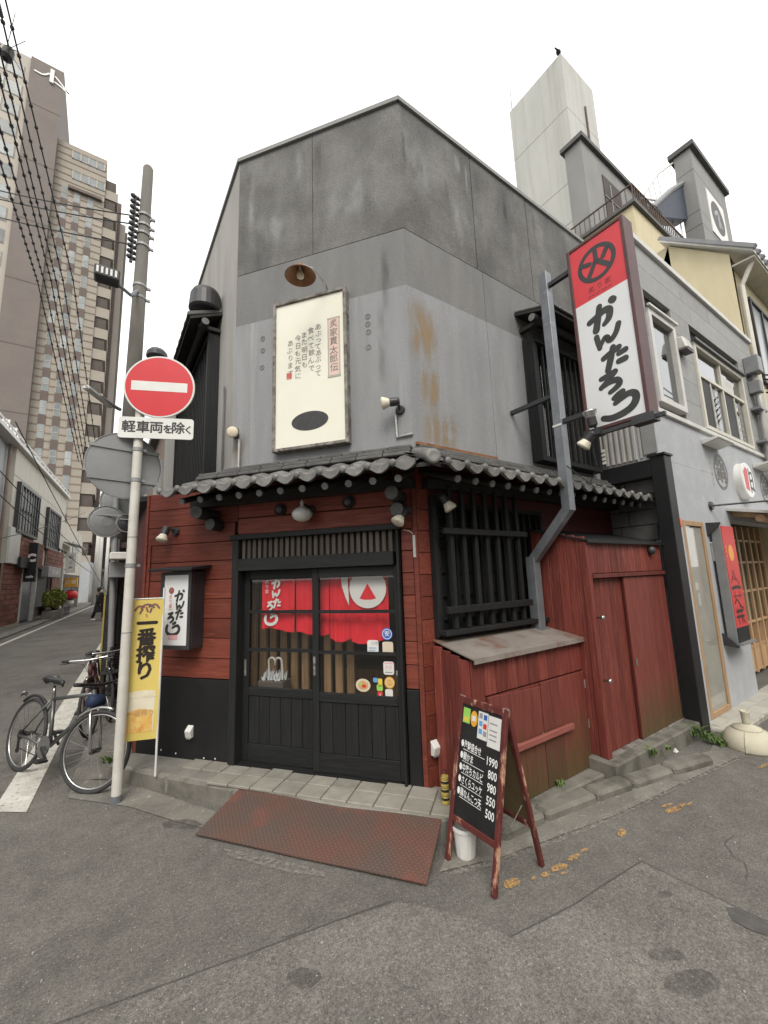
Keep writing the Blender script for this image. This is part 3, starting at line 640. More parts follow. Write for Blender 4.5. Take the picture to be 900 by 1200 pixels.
for x, z0, z1, w, m in ((.2, 5.2, 6.0, .5, 'limeA'), (.75, 5.0, 5.7, .4, 'limeA')):
    part(bld, 'stain', run(FR, x, z0, z1, w, -.0015, int(x*100), M[m]), M[m])
for i in range(26):      # thin runs of soot and lime washed down from the coping and the joint
    fr, lim = ((FF, -1.75), (FR, 2.9))[i % 2]; x = rng.uniform(min(lim, 0), max(lim, 0)); top = rng.choice((ZT - .02, ZT - .02, ZJ - .02, ZB)); ln = rng.uniform(.35, 1.1)
    if top < ZJ and fr is FF and -1.4 < x < -.5: continue
    m = rng.choice(('dirtA', 'dirtA', 'limeA')); part(bld, 'stain', run(fr, x, max(top - ln, 2.85), top, rng.uniform(.04, .12), -.0018 - .0001*i, i, M[m]), M[m])
# round plugs in the render
for px, py in ((431, 371), (431, 380), (432, 389), (432, 407), (308, 397), (308, 411), (307, 431)):
    p = FF.on(px, py); part(bld, 'wall_plug', MB().lathe((p.x, -.004, p.z), (0, 1, 0), [(.019, .003), (.021, 0), (.026, 0), (.027, .005)], 18), M['stucco_mid'])

# ---- ground floor: horizontal planks on the canted front
PX0, DX0, DX1, PZ = -2.80, -1.745, -.155, .828
part(bld, 'wall_backing', MB().box(PX0 + .01, DX0 - .03, .02, .14, .1, 2.6), M['darkvoid'])
part(bld, 'wall_backing', MB().box(DX0 - .03, DX1 + .03, .02, .14, 2.15, 2.6), M['darkvoid'])
part(bld, 'wall_backing', MB().box(DX1 + .03, -.01, .02, .14, .1, 2.6), M['darkvoid'])
zp = [PZ + i*.1775 for i in range(11)]
for i in range(10):
    z0, z1 = zp[i] + .004, zp[i+1] - .001
    xr = DX0 - .012 if z0 < 2.12 else DX0 + .02
    part(bld, 'plank', MB().box(PX0, xr, -.001 + rng.uniform(-.002, .002), .02, z0, z1), M['redplank'], bv=.004)
    part(bld, 'plank', MB().box((DX1 + .012) if z0 < 2.12 else DX1 - .02, -.045, -.001 + rng.uniform(-.002, .002), .02, z0, z1), M['redplank'], bv=.004)
for z0 in (2.12, 2.277, 2.434):
    part(bld, 'plank', MB().box(DX0 + .024, DX1 - .024, -.001, .02, z0 + .004, z0 + .153), M['redplank'], bv=.004)
part(bld, 'corner_board', MB().box(-.042, -.002, -.012, .02, .14, 2.6), M['redplank'], bv=.004)
part(bld, 'corner_board', MB().box(PX0 - .03, PX0 - .001, -.012, .12, .14, 2.6), M['redplank'], bv=.004)
part(bld, 'cover_strip', MB().box(PX0 + .03, PX0 + .055, -.014, -.003, PZ, 2.08), M['redplank'])
part(bld, 'skirting_panel', MB().box(PX0 + .0, DX0 - .012, -.008, .02, .135, PZ - .002), M['blackpaint'], bv=.003)
part(bld, 'skirting_panel', MB().box(DX1 + .012, -.045, -.014, .02, .1, PZ - .002), M['blackpaint'], bv=.003)
for x, z in ((-2.5, .19), (-2.33, .175), (-2.02, .165), (-1.9, .17)):
    part(bld, 'nail_head', MB().lathe((x, -.011, z), (0, 1, 0), [(.006, 0), (.008, .004)], 8), M['white'])
# left flank of the lower storey and its flat roof
flank = FF.w(PX0, 0, 0)
part(bld, 'side_wall', MB().hexa([FF.loc(Vector((x, y, z))) for z in (0, 2.56) for x, y in ((flank.x + .0, flank.y + .13), (flank.x + .14, flank.y + .13), (flank.x + .14, flank.y + 4.5), (flank.x, flank.y + 4.5))]), M['darkredpaint'])
part(bld, 'side_roof', MB().hexa([FF.loc(Vector((x, y, z))) for z in (2.565, 2.62) for x, y in ((flank.x - .08, flank.y + .2), (B0[0] + .1, flank.y - .3), (B0[0] + .1, flank.y + 4.6), (flank.x - .08, flank.y + 4.6))]), M['blackwood'])

# ---- right-hand ground floor wall and corner strip
part(bld, 'wall_backing', bx_in(FR, .01, .12, .02, .14, .05, 2.6), M['darkvoid'])
for i in range(14):
    z0 = .10 + i*.1775
    part(bld, 'plank', bx_in(FR, .004, .125, -.001 + rng.uniform(-.002, .002), .02, z0 + .003, z0 + .1765), M['redplank'], bv=.003)
part(bld, 'wall_board', bx_in(FR, .127, 3.1, 0, .1, 2.30, 2.62), M['darkredpaint'])
part(bld, 'wall_board', bx_in(FR, 1.64, 3.1, .0, .1, .1, 2.297), M['darkredpaint'])
part(bld, 'wall_board', bx_in(FR, .127, 1.637, .0, .1, .1, 1.19), M['darkredpaint'])
# lattice window
lw = part(bld, 'lattice_window', to(FR, MB().box(.128, 1.635, .06, .07, 1.2, 2.3)), M['darkpane'])
fm = MB().box(.128, .168, -.03, .058, 1.195, 2.3).box(1.595, 1.635, -.03, .058, 1.195, 2.3).box(.168, 1.595, -.03, .058, 2.26, 2.3).box(.168, 1.595, -.05, .058, 1.195, 1.235)
part(lw, 'frame', to(FR, fm), M['blackwood'])
for i in range(14):
    x = .22 + i*.104
    part(lw, 'back_bar', bx_in(FR, x - .013, x + .013, .0, .03, 1.236, 2.259), M['blackwood'])
for z in (1.33, 1.52, 1.72, 1.93, 2.02, 2.06, 2.10, 2.14, 2.18, 2.22):
    part(lw, 'back_rail', bx_in(FR, .169, 1.594, .034, .05, z - .009, z + .009), M['blackwood_h'])
for i in range(7):
    x = .27 + i*.142
    part(lw, 'front_bar', bx_in(FR, x - .02, x + .02, -.115, -.078, 1.262, 2.42), M['blackwood'], bv=.003)
for z, h in ((2.04, .05), (1.415, .055)):
    part(lw, 'front_rail', bx_in(FR, .15, 1.20, -.155, -.117, z - h/2, z + h/2), M['blackwood_h'], bv=.004)
part(lw, 'sill', bx_in(FR, .13, 1.63, -.14, -.052, 1.222, 1.26), M['blackwood_h'], bv=.004)
part(lw, 'corner_post', bx_in(FR, .128, .165, -.05, -.032, 1.21, 2.36), M['blackwood'])

# ---- doorway: frame, transom slats, two sliding leaves
part(bld, 'door_jamb', MB().box(DX0, DX0 + .07, -.05, .16, .12, 2.115), M['blackwood'], bv=.004)
part(bld, 'door_jamb', MB().box(DX1 - .022, DX1, -.05, .16, .12, 2.115), M['blackwood'], bv=.004)
part(bld, 'door_lintel', MB().box(DX0 - .02, DX1 + .02, -.065, .14, 2.07, 2.118), M['blackwood_h'], bv=.004)
part(bld, 'door_lintel', MB().box(DX0 + .072, DX1 - .047, -.055, .14, 1.785, 1.895), M['blackwood_h'], bv=.004)
part(bld, 'door_sill', MB().box(DX0 + .072, DX1 - .047, -.04, .14, .10, .155), M['blackwood_h'])
sl_m = mesh(MB().box(-.016, .016, -.012, .012, 0, .172)); sl_m.materials.append(mk('transom_slat', (.10, .08, .06), (.06, .05, .042), 3, stretch=V_, rough=.6, rnd=.3))
tr = part(bld, 'transom', MB().box(DX0 + .071, DX1 - .046, .06, .07, 1.896, 2.069), M['interior'])
for i in range(26):
    x = DX0 + .10 + i*(DX1 - DX0 - .175)/25
    o = bpy.data.objects.new('slat', sl_m); col.objects.link(o); o.parent = tr; o.location = Vector((x, 0.0, 1.8965)) - BASE[bld.name]
def leaf(x0, x1, y, nb, a=.06, c=.06):
    d = part(bld, 'door', MB().box(x0, x0 + a, y, y + .035, .157, 1.783).box(x1 - c, x1, y, y + .035, .157, 1.783), M['blackwood'], bv=.004)
    for z0, z1, n in ((1.70, 1.783, 'top_rail'), (.695, .765, 'lock_rail'), (.157, .30, 'bottom_rail')):
        part(d, n, MB().box(x0 + a + .0005, x1 - c - .0005, y + .002, y + .033, z0, z1), M['blackwood_h'], bv=.003)
    for z in (1.415, 1.085):
        part(d, 'muntin', MB().box(x0 + a + .0005, x1 - c - .0005, y + .004, y + .031, z - .013, z + .013), M['blackwood_h'])
    for z0, z1 in ((1.4285, 1.6995), (1.0985, 1.4015), (.7655, 1.0715)):
        part(d, 'pane', MB().box(x0 + a + .0006, x1 - c - .0006, y + .016, y + .020, z0, z1), M['glass'])
    w_ = (x1 - x0 - a - c - .001)/nb
    for i in range(nb):
        part(d, 'board', MB().box(x0 + a + .0005 + i*w_ + .0015, x0 + a + .0005 + (i+1)*w_ - .0015, y + .012, y + .026, .3005, .6945), M['blackwood'], bv=.003)
    return d
d1 = leaf(DX0 + .072, -.915, .045, 6)
d2 = leaf(-.955, DX1 - .023, .0, 6, .06, .04)
part(d2, 'pull', MB().box(-.945, -.925, -.004, 0.0, .9, 1.05), M['rustframe'])
part(d1, 'pull', MB().box(DX0 + .09, DX0 + .11, .041, .045, .86, 1.0), M['rustframe'])
# vestibule seen through the panes
iy = 1.5
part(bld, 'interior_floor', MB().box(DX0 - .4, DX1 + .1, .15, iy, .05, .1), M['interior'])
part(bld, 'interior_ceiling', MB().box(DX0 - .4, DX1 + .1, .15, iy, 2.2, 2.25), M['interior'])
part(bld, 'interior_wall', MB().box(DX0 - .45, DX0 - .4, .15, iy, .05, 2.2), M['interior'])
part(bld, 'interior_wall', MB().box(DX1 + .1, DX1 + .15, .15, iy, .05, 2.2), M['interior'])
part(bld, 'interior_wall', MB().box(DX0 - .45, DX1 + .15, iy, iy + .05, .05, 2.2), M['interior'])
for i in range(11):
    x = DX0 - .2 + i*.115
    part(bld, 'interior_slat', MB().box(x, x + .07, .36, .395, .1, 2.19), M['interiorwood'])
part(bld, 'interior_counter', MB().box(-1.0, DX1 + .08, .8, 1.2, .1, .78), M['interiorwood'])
# round vents above the door
for px, py in ((327.5, 597), (407.5, 588)):
    p = FF.on(px, py, -.03)
    v = solo('wall_vent', FF, (p.x, 0, p.z), MB().lathe((p.x, -.035, p.z), (0, 1, 0), [(.036, .012), (.05, 0), (.056, .012), (.056, .04)], 20), M['blackmetal'],
             'round dark vent hood on red planks between lantern and ' + ('log brackets' if px < 350 else 'corner spotlight'), 'vent', 'round vents above the door')
    part(v, 'hood', MB().lathe((p.x, -.036, p.z), (0, -1, 0), [(.034, 0), (.03, .012), (.015, .02)], 14), M['logend'])

# ---- tiled eaves
EY, EZ, WZ = -.50, 2.475, 2.665      # eave line, its height, height at the wall
eave = part(bld, 'eaves_roof', MB(), M['blackwood'])
mi = math.tan(R(51.9/2))
def deck(fr, xa, xb, ma, mb_):     # boarded slab under the tiles, mitred at the corner
    p = []
    for z in (-.035, -.012):
        for x, y in ((xa, EY + .03), (xb, EY + .03), (xb, .0), (xa, .0)):
            xx = x
            if x == xb and mb_ and y < -.1: xx = x + mi*(-y)
            if x == xa and ma and y < -.1: xx = x - mi*(-y)
            p.append(FF.loc(fr.w(xx, y, EZ + (WZ - EZ)*((y - EY)/(-EY)) + z)))
    return MB().hexa(p)
part(eave, 'soffit', deck(FF, -2.16, 0, False, True), M['rafter'])
part(eave, 'soffit', deck(FR, 0, 3.12, True, False), M['rafter'])
TW = .19
def tile_mesh():
    mb = MB(); n = 12; sl_ = (WZ - EZ)/(-EY)
    prof = []
    for i in range(n + 1):
        t = i/n; prof.append((t*TW, .015*math.cos(2*math.pi*(t - .13)) + .004))
    rows = []
    for y, dz in ((EY - .02, 0), (EY/2 - .005, 0), (EY/2 - .005, .02), (-.03, .02)):
        rows.append([(x, y, EZ + sl_*(y - EY) + z + dz) for x, z in prof])
    vs = []
    for r_ in rows: vs += r_
    for r_ in rows: vs += [(a, b, c - .022) for a, b, c in r_]
    k = n + 1; fs = []
    for j in range(3):
        for i in range(n):
            fs.append((j*k + i, j*k + i + 1, (j+1)*k + i + 1, (j+1)*k + i)); fs.append(((4+j)*k + i, (5+j)*k + i, (5+j)*k + i + 1, (4+j)*k + i + 1))
    for i in range(n): fs.append((i, 4*k + i, 4*k + i + 1, i + 1)); fs.append((3*k + i, 3*k + i + 1, 7*k + i + 1, 7*k + i))
    mb.add(vs, fs)
    # hanging front lip, deeper in the trough
    lip = [(x, z - .018 - .024*max(0, math.sin(math.pi*min(1, max(0, (x/TW - .12)/.88))))**.45) for x, z in prof]
    y0 = EY - .032
    vs = [(x, y0, EZ + z + .012) for x, z in prof] + [(x, y0, EZ + z) for x, z in lip] + [(x, y0 + .028, EZ + z + .012) for x, z in prof] + [(x, y0 + .028, EZ + z) for x, z in lip]
    fs = []
    for i in range(n):
        fs += [(i, k + i, k + i + 1, i + 1), (2*k + i, 2*k + i + 1, 3*k + i + 1, 3*k + i), (k + i, 3*k + i, 3*k + i + 1, k + i + 1), (i, i + 1, 2*k + i + 1, 2*k + i)]
    mb.add(vs, fs)
    # bun-shaped round end
    mb.lathe((.026, EY - .062, EZ + .010), (0, 1, 0), [(.008, .016), (.020, .019), (.027, .027), (.029, .036), (.028, .05)], 16)
    me = mesh(mb); nb_ = 4*16 + 2; fl = [False]*(len(me.polygons) - nb_) + [True]*nb_; me.polygons.foreach_set('use_smooth', fl); me.materials.append(M['tile']); return me
tm = tile_mesh()
def lay(parent, fr, x, nm='roof_tile', me=None, z=0.0):
    o = bpy.data.objects.new(nm, me or tm); col.objects.link(o); o.parent = parent
    o.location = FF.loc(fr.w(x, 0, 0)) - BASE[bld.name] + Vector((0, 0, z)); o.rotation_euler = (0, 0, fr.a - FF.a); return o
nF = 12
for i in range(nF): lay(eave, FF, -2.16 + i*TW + .005, z=rng.uniform(-.003, .003))
for i in range(17): lay(eave, FR, -.16 + i*TW + .01, z=rng.uniform(-.003, .003))
# hip tile at the corner, noshi ridge courses against the wall
c_in = FF.loc(FF.w(0, -.02, 0)); c_out = FF.loc(FF.w(mi*.5, EY, 0))
hip = part(eave, 'hip_tile', MB().tube([c_in + (c_out - c_in)*t + Vector((0, 0, WZ + (EZ - WZ)*t + .03 + .012*math.sin(t*3))) for t in (0.0, .3, .6, .9, 1.0)], [.042, .044, .047, .05, .052], 14), M['tile'], smooth=True)
part(eave, 'hip_end', MB().lathe(c_out + Vector((0, 0, EZ + .03)), c_out - c_in, [(.04, -.02), (.054, 0), (.054, .022), (.04, .03), (.025, .026)], 18), M['tile'], smooth=True)
for k, (w_, zo) in enumerate(((.15, 0), (.12, .035), (.09, .07))):
    for fr, x0, x1 in ((FF, -2.1 if k < 2 else -1.85, 0.0), (FR, 0.0, 3.12)):
        n = 9 if fr is FF else 12
        for i in range(n):
            a, b = x0 + (x1 - x0)*i/n + .003, x0 + (x1 - x0)*(i+1)/n - .003
            part(eave, 'ridge_tile', bx_in(fr, a, b, -w_, 0.0 if k else -.001, WZ + zo - .01, WZ + zo + .02), M['tile_dark'], bv=.006)
# rafters with grey end caps
rf = mesh(MB().cyl((0, -.415, EZ - .075), (0, 0, EZ + .075), .026, n=10)); rf.materials.append(M['rafter'])
rc = mesh(MB().cyl((0, -.432, EZ - .081), (0, -.4155, EZ - .075), .028, n=12)); rc.materials.append(M['greycap'])
for fr, x0, n, st in ((FF, -1.98, 11, .195), (FR, .06, 16, .19)):
    for i in range(n):
        o = lay(eave, fr, x0 + i*st, 'rafter', rf); lay(eave, fr, x0 + i*st, 'rafter_end', rc)
# log brackets
for fr, x, z, yo in ((FF, -1.98, 2.325, -.24), (FF, -1.93, 2.225, -.13), (FF, -2.12, 2.36, -.12), (FF, -.135, 2.33, -.26), (FF, -.125, 2.215, -.16)):
    lg = part(eave, 'log_bracket', to(fr, MB().cyl((x, yo, z), (x, .06, z), .056, n=16)), M['rafter'])
    part(eave, 'log_end', to(fr, MB().cyl((x, yo - .004, z), (x, yo - .0005, z), .053, n=16)), M['logend'])
part(eave, 'wall_plate', MB().box(-2.2, .0, -.1, -.02, 2.40, 2.47), M['rafter'])
part(eave, 'wall_plate', bx_in(FR, .05, 3.1, -.1, -.02, 2.40, 2.47), M['rafter'])
# rust-coloured cable trough along the wall above the eaves
tr_ = solo('conduit', FR, (.0, 0, 2.77), MB().box(.02, 1.02, -.03, -.002, 2.775, 2.80), M['brownshade'], 'long rust coloured conduit along the wall above the tiled eaves', 'conduit')

# ---- hooded lattice windows upstairs
def hood_window(fr, x0, x1, z0, z1, hz, out, dark=False):
    w = part(bld, 'upper_window', to(fr, MB().box(x0, x1, -.03, -.002, z0, z1)), M['winglass'] if not dark else M['darkpane'])
    part(w, 'frame', to(fr, MB().box(x0 - .05, x0, -.13, -.001, z0 - .05, z1 + .05).box(x1, x1 + .05, -.13, -.001, z0 - .05, z1 + .05).box(x0, x1, -.13, -.001, z1, z1 + .05).box(x0, x1, -.13, -.001, z0 - .05, z0)), M['blackwood'])
    n = int((x1 - x0)/.105)
    for i in range(n):
        x = x0 + (i + .5)*(x1 - x0)/n
        part(w, 'slat', bx_in(fr, x - .014, x + .014, -.105, -.075, z0, z1), M['blackwood'])
    part(w, 'rail', bx_in(fr, x0, x1, -.07, -.05, (z0 + z1)/2 - .02, (z0 + z1)/2 + .02), M['blackwood_h'])
    # hood
    xa, xb = x0 - .14, x1 + .14
    part(w, 'hood_board', MB().hexa([FF.loc(fr.w(x, y, z)) for z_ in (0, .03) for x, y, z in ((xa, -out, hz + z_), (xb, -out, hz + z_), (xb, 0, hz + .16 + z_), (xa, 0, hz + .16 + z_))]), M['rafter'])
    part(w, 'bracket', bx_in(fr, xa + .06, xa + .12, -out + .1, 0, hz - .03, hz + .01), M['rafter'])
    part(w, 'bracket', bx_in(fr, xb - .12, xb - .06, -out + .1, 0, hz - .03, hz + .01), M['rafter'])
    part(w, 'purlin', to(fr, MB().cyl((xa - .03, -out*.55, hz + .0), (xb + .03, -out*.55, hz + .0), .042, n=12)), M['rafter'])
    part(w, 'purlin_end', to(fr, MB().cyl((xa - .034, -out*.55, hz + .0), (xa - .0301, -out*.55, hz + .0), .04, n=12)), M['greycap'])
    part(w, 'purlin_end', to(fr, MB().cyl((xb + .0301, -out*.55, hz + .0), (xb + .034, -out*.55, hz + .0), .04, n=12)), M['greycap'])
    n = int((xb - xa)/.2)
    for i in range(n):
        x = xa + i*(xb - xa)/n
        mb = MB(); ww = (xb - xa)/n
        for a, b, h in ((x, x + ww*.62, .028), (x + ww*.62, x + ww, .05)):
            mb.hexa([Vector((xx, y, z)) for z_ in (.032, .032 + h) for xx, y, z in ((a + .002, -out - .03, hz + z_), (b - .002, -out - .03, hz + z_), (b - .002, -.001, hz + .16 + z_), (a + .002, -.001, hz + .16 + z_))])
        part(w, 'roof_tile', to(fr, mb), M['tile_dark'], bv=.008)
    return w
hw1 = hood_window(FR, 1.66, 2.74, 2.88, 4.18, 4.34, .42)
cp_ = mk('copper_pipe', (.30, .13, .06), rough=.4)
for x, m in ((1.78, 'nbtrim'), (2.02, 'nbtrim'), (2.12, 'nbtrim'), (2.3, 'nbtrim')): part(hw1, 'curtain_strip', bx_in(FR, x, x + .05, -.048, -.034, 2.9, 3.5), M[m])
part(hw1, 'copper_pipe', to(FR, MB().cyl((2.2, -.045, 2.9), (2.2, -.045, 4.1), .014, n=8)), cp_)
hw2 = hood_window(FL, -3.2, -.75, 2.92, 4.5, 4.60, .34, True)
# dark duct cowls above the left-hand hood
for y_, nm in ((-.72, 'near the street corner'), (-2.6, 'farther along the narrow street')):
    mb = MB().lathe((y_, -.17, 4.80), (0, 0, 1), [(.16, 0), (.18, .02), (.165, .2), (.14, .25), (.05, .27)], 22)
    solo('duct_cowl', FL, (y_, -.17, 4.80), mb, M['blackmetal'], 'dark round vent cowl above the side hood, ' + nm, 'vent', smooth=False)
c2_ = FL.loc(onX(184, 420, .66)); solo('duct_cowl', FL, tuple(c2_), MB().lathe(c2_, (0, 0, 1), [(.19, 0), (.205, .02), (.195, .11), (.14, .18), (.05, .205)], 22), M['blackmetal'], 'wide dark domed cowl behind the no entry disc', 'vent')
part(bld, 'cowl_bracket', to(FL, MB().box(c2_.x - .05, c2_.x + .05, c2_.y, .0, c2_.z - .06, c2_.z + .001)), M['blackmetal'])
part(bld, 'downpipe', to(FL, MB().cyl((-.33, -.02, 2.75), (-.33, -.02, 3.75), .011, n=8)), M['stucco_dark'])

# ------------------------------------------------------------------ lettering
KANA = {   # brush strokes in a unit box: points, widths
 'ka': [([(.0, .50), (.28, .60), (.62, .72), (.80, .62), (.74, .30), (.55, .12)], [.17, .18, .2, .2, .18, .13]), ([(.44, 1.0), (.36, .6), (.22, .02)], [.16, .18, .2]), ([(.93, 1.02), (.97, .98)], .2)],
 'n': [([(.06, .80), (.10, .42), (.14, .06)], [.2, .2, .18]), ([(.16, .12), (.36, .52), (.48, .50), (.52, .28), (.66, .30), (.84, .58), (.96, .98)], [.14, .18, .19, .2, .2, .2, .2])],
 'ta': [([(.06, .64), (.36, .76), (.70, .88)], [.17, .19, .18]), ([(.48, 1.0), (.34, .5), (.18, .0)], [.17, .2, .18]), ([(.68, .58), (.94, .64)], [.16, .17]), ([(.64, .22), (.90, .24)], [.17, .18])],
 'ro': [([(.16, .84), (.42, .88), (.70, .96)], [.17, .2, .2]), ([(.70, .96), (.42, .66), (.12, .38)], [.2, .18, .17]), ([(.12, .40), (.46, .52), (.74, .50), (.82, .30), (.66, .12), (.44, .0)], [.16, .18, .21, .2, .18, .15])],
 'u': [([(.34, .80), (.48, .90), (.62, .98)], [.15, .18, .17]), ([(.36, .56), (.58, .70), (.80, .80), (.97, .70), (.98, .44), (.84, .18), (.56, .02), (.20, -.04), (-.06, .06)], [.14, .16, .18, .2, .2, .2, .2, .19, .17])],
 'u2': [([(.52, .84), (.70, .95)], [.15, .17]), ([(.50, .56), (.70, .68), (.90, .70), (1.0, .5), (.92, .22), (.66, .04), (.34, .02), (.10, .18), (.04, .46), (.10, .72)], [.14, .16, .19, .2, .19, .19, .2, .2, .2, .17])],
}
def kana(mb, k, x, z, w, h, y, wk=1.0):
    for i, (pts, wd) in enumerate(KANA[k]):
        s_ = min(w, h)*wk; W = [a*s_ for a in wd] if isinstance(wd, list) else wd*s_
        mb.stroke([(x + a*w, z + b*h) for a, b in pts], W, y - i*.0004)
def emblem(mb, cx, cz, r, y, sx=1.0):
    mb.ring(cx, cz, r*.77, r, y)
    for i, (pts, w_) in enumerate([([(0, .85), (0, .15)], .2), ([(0, .2), (-.22, -.2), (-.5, -.68)], .2), ([(.0, .16), (.26, -.14), (.62, -.52)], .2), ([(-.78, .28), (-.34, .14)], .2), ([(.36, .12), (.62, .52)], .2)]):
        mb.stroke([(cx + a*r, cz + b*r) for a, b in pts], w_*1.2*r, y - .0004*(i + 1))

# ------------------------------------------------------------------ framed board with the shop's verse
BX0, BX1, BZ0, BZ1 = -1.318, -.555, 2.85, 4.345
bb = thing('billboard', FF, (-.937, 0, BZ0), 'tall cream painted board in a worn metal frame with handwritten verse', 'sign')
part(bb, 'panel', MB().box(BX0 + .03, BX1 - .03, -.06, -.004, BZ0 + .03, BZ1 - .03), M['board_cream'])
for x0, x1, z0, z1 in ((BX0, BX0 + .03, BZ0, BZ1), (BX1 - .03, BX1, BZ0, BZ1), (BX0 + .03, BX1 - .03, BZ0, BZ0 + .03), (BX0 + .03, BX1 - .03, BZ1 - .03, BZ1)):
    part(bb, 'frame', MB().box(x0, x1, -.078, -.002, z0, z1), M['rustframe'], bv=.004)
yb = -.0615
def vtext(mb, st, x, z, size, step, y, bold=.01, jit=.0):
    for i, c in enumerate(st):
        if c == ' ': continue
        mb.text(c, x + rng.uniform(-jit, jit), z - i*step + rng.uniform(-jit, jit), size*(1 + rng.uniform(-jit, jit)*6), y, rot=rng.uniform(-jit, jit)*8, bold=bold)
    return mb
sc_ = part(bb, 'scroll', MB().box(-.735, -.635, yb - .002, yb + .001, 3.50, 4.05), M['pinkpaper'])
part(sc_, 'scroll_edge', MB().box(-.748, -.622, yb - .0025, yb + .001, 4.052, 4.068).box(-.748, -.622, yb - .0025, yb + .001, 3.482, 3.498).box(-.745, -.7355, yb - .0025, yb + .001, 3.499, 4.051).box(-.6345, -.625, yb - .0025, yb + .001, 3.499, 4.051), M['scrolledge'])
part(sc_, 'lettering', vtext(MB(), '炙家貫太郎伝', -.685, 3.995, .086, .086, yb - .0032, .004, .004), M['inkgrey'])
for st, x, z in (('あぶってあぶって', -.842, 4.005), ('食べて飲んで', -.915, 3.985), ('また明日も', -.985, 3.955), ('今日も元気に', -1.055, 3.93), ('あぶります', -1.135, 3.90)):
    part(bb, 'lettering', vtext(MB(), st, x, z, .068, .066 if len(st) > 6 else .076, yb, .0, .005), M['inkgrey'])
part(bb, 'seal', MB().plate([(-1.172, 3.545), (-1.118, 3.545), (-1.118, 3.605), (-1.172, 3.605)], yb - .001, yb + .001).text('印', -1.145, 3.575, .05, yb - .0012), M['sealred'])
part(bb, 'painted_cushion', MB().disc(FF.on(363, 493, -.06).x, FF.on(363, 493, -.06).z, .185, yb, 36, .09), M['ink'])

# ------------------------------------------------------------------ lit box sign left of the door
ws = thing('wall_sign', FF, (-2.33, 0, 1.13), 'black framed white box sign with small roof on the red planks', 'sign')
sx0, sx1, sz0, sz1 = -2.425, -2.075, 1.11, 1.80; sy = -.17; SH = .085
part(ws, 'case', MB().box(sx0, sx1, sy + .02, -.001, sz0, sz1), M['blackmetal'], bv=.004)
part(ws, 'face', MB().box(sx0 + .035, sx1 - .035, sy + .004, sy + .0195, sz0 + .035, sz1 - .03), M['signwhite'])
for a in ((sx0, sx0 + .034, sz0, sz1), (sx1 - .034, sx1, sz0, sz1), (sx0 + .0345, sx1 - .0345, sz0, sz0 + .034), (sx0 + .0345, sx1 - .0345, sz1 - .029, sz1)):
    part(ws, 'frame', MB().box(a[0], a[1], sy - .006, sy + .019, a[2], a[3]), M['blackmetal'])
part(ws, 'roof_board', MB().hexa([(sx0 - .07, sy - .09, sz1 + .004), (sx1 + .07, sy - .09, sz1 + .004), (sx1 + .07, 0, sz1 + .03), (sx0 - .07, 0, sz1 + .03), (sx0 - .07, sy - .09, sz1 + .03), (sx1 + .07, sy - .09, sz1 + .03), (sx1 + .07, 0, sz1 + .058), (sx0 - .07, 0, sz1 + .058)]), M['blackwood_h'], bv=.003)
yl = sy + .0025; mb = MB()
for k, x, z, w_, h_ in (('ka', -2.260, 1.535, .10, .09), ('n', -2.245, 1.455, .09, .075), ('ta', -2.250, 1.375, .09, .085)): kana(mb, k, x, z, w_, h_, yl, 1.3)
kana(mb, 'ro', -2.340, 1.345, .085, .09, yl, 1.3); kana(mb, 'u2', -2.350, 1.235, .15, .115, yl, 1.3)
part(ws, 'lettering', mb, M['brush'])
part(ws, 'emblem', MB().disc(-2.305, 1.63, .03, yl), M['ink']); mb = MB(); emblem(mb, -2.305, 1.63, .026, yl - .0005); part(ws, 'emblem', mb, M['sealred'])
part(ws, 'small_lettering', vtext(MB(), '炙り家', -2.310, 1.57, .042, .042, yl, .005).box(-2.335, -2.280, yl - .0005, yl, 1.458, 1.461), M['sealred'])
part(ws, 'stamp', MB().plate([(-2.320, 1.195), (-2.215, 1.195), (-2.215, 1.235), (-2.320, 1.235)], yl - .0006, yl), M['pinkp'])

# ------------------------------------------------------------------ projecting sign on its steel post
ps = thing('projecting_sign', FS, (.2, 0, 1.17), 'tall red and white projecting sign on a cranked steel post', 'sign')
tx0, tx1, tz0, tz1, th = .785, 1.285, 2.84, 4.575, .15
zr = 4.0
part(ps, 'cabinet', MB().box(tx0 + .02, tx1 - .02, .012, th - .012, tz0 + .02, tz1 - .02), M['signframe'])
for a in ((tx0, tx0 + .028, tz0, tz1), (tx1 - .028, tx1, tz0, tz1), (tx0 + .0285, tx1 - .0285, tz0, tz0 + .028), (tx0 + .0285, tx1 - .0285, tz1 - .028, tz1)):
    part(ps, 'frame', MB().box(a[0], a[1], -.006, th + .006, a[2], a[3]), M['signframe'], bv=.003)
part(ps, 'red_face', MB().box(tx0 + .029, tx1 - .029, .002, .011, zr, tz1 - .029), M['signred'])
part(ps, 'white_face', MB().box(tx0 + .029, tx1 - .029, .002, .011, tz0 + .029, zr - .0005), M['signwhite'])
ys = .0008; mb = MB(); emblem(mb, 1.035, 4.305, .165, ys); part(ps, 'emblem', mb, M['inkgrey'] if False else M['brush'])
mb = MB()
for c, x in (('炙', .97), ('り', 1.04), ('家', 1.11)): mb.text(c, x, 4.085, .055, ys, bold=.004)
mb.text('KANTARO', 1.035, 4.03, .028, ys, sx=1.5); part(ps, 'small_lettering', mb, M['sealred'] if False else mk('dark_red_ink', (.28, .03, .035), rough=.5))
mb = MB()
for k, x, z, w_, h_ in (('ka', .92, 3.70, .215, .20), ('n', .95, 3.525, .205, .15), ('ta', .985, 3.315, .20, .18), ('ro', .925, 3.125, .21, .165), ('u', .955, 2.915, .25, .185)): kana(mb, k, x, z, w_, h_, ys, 1.58)
part(ps, 'lettering', mb, M['brush'])
pw = .085
pa = [(.03, .55), (.0, .0)]
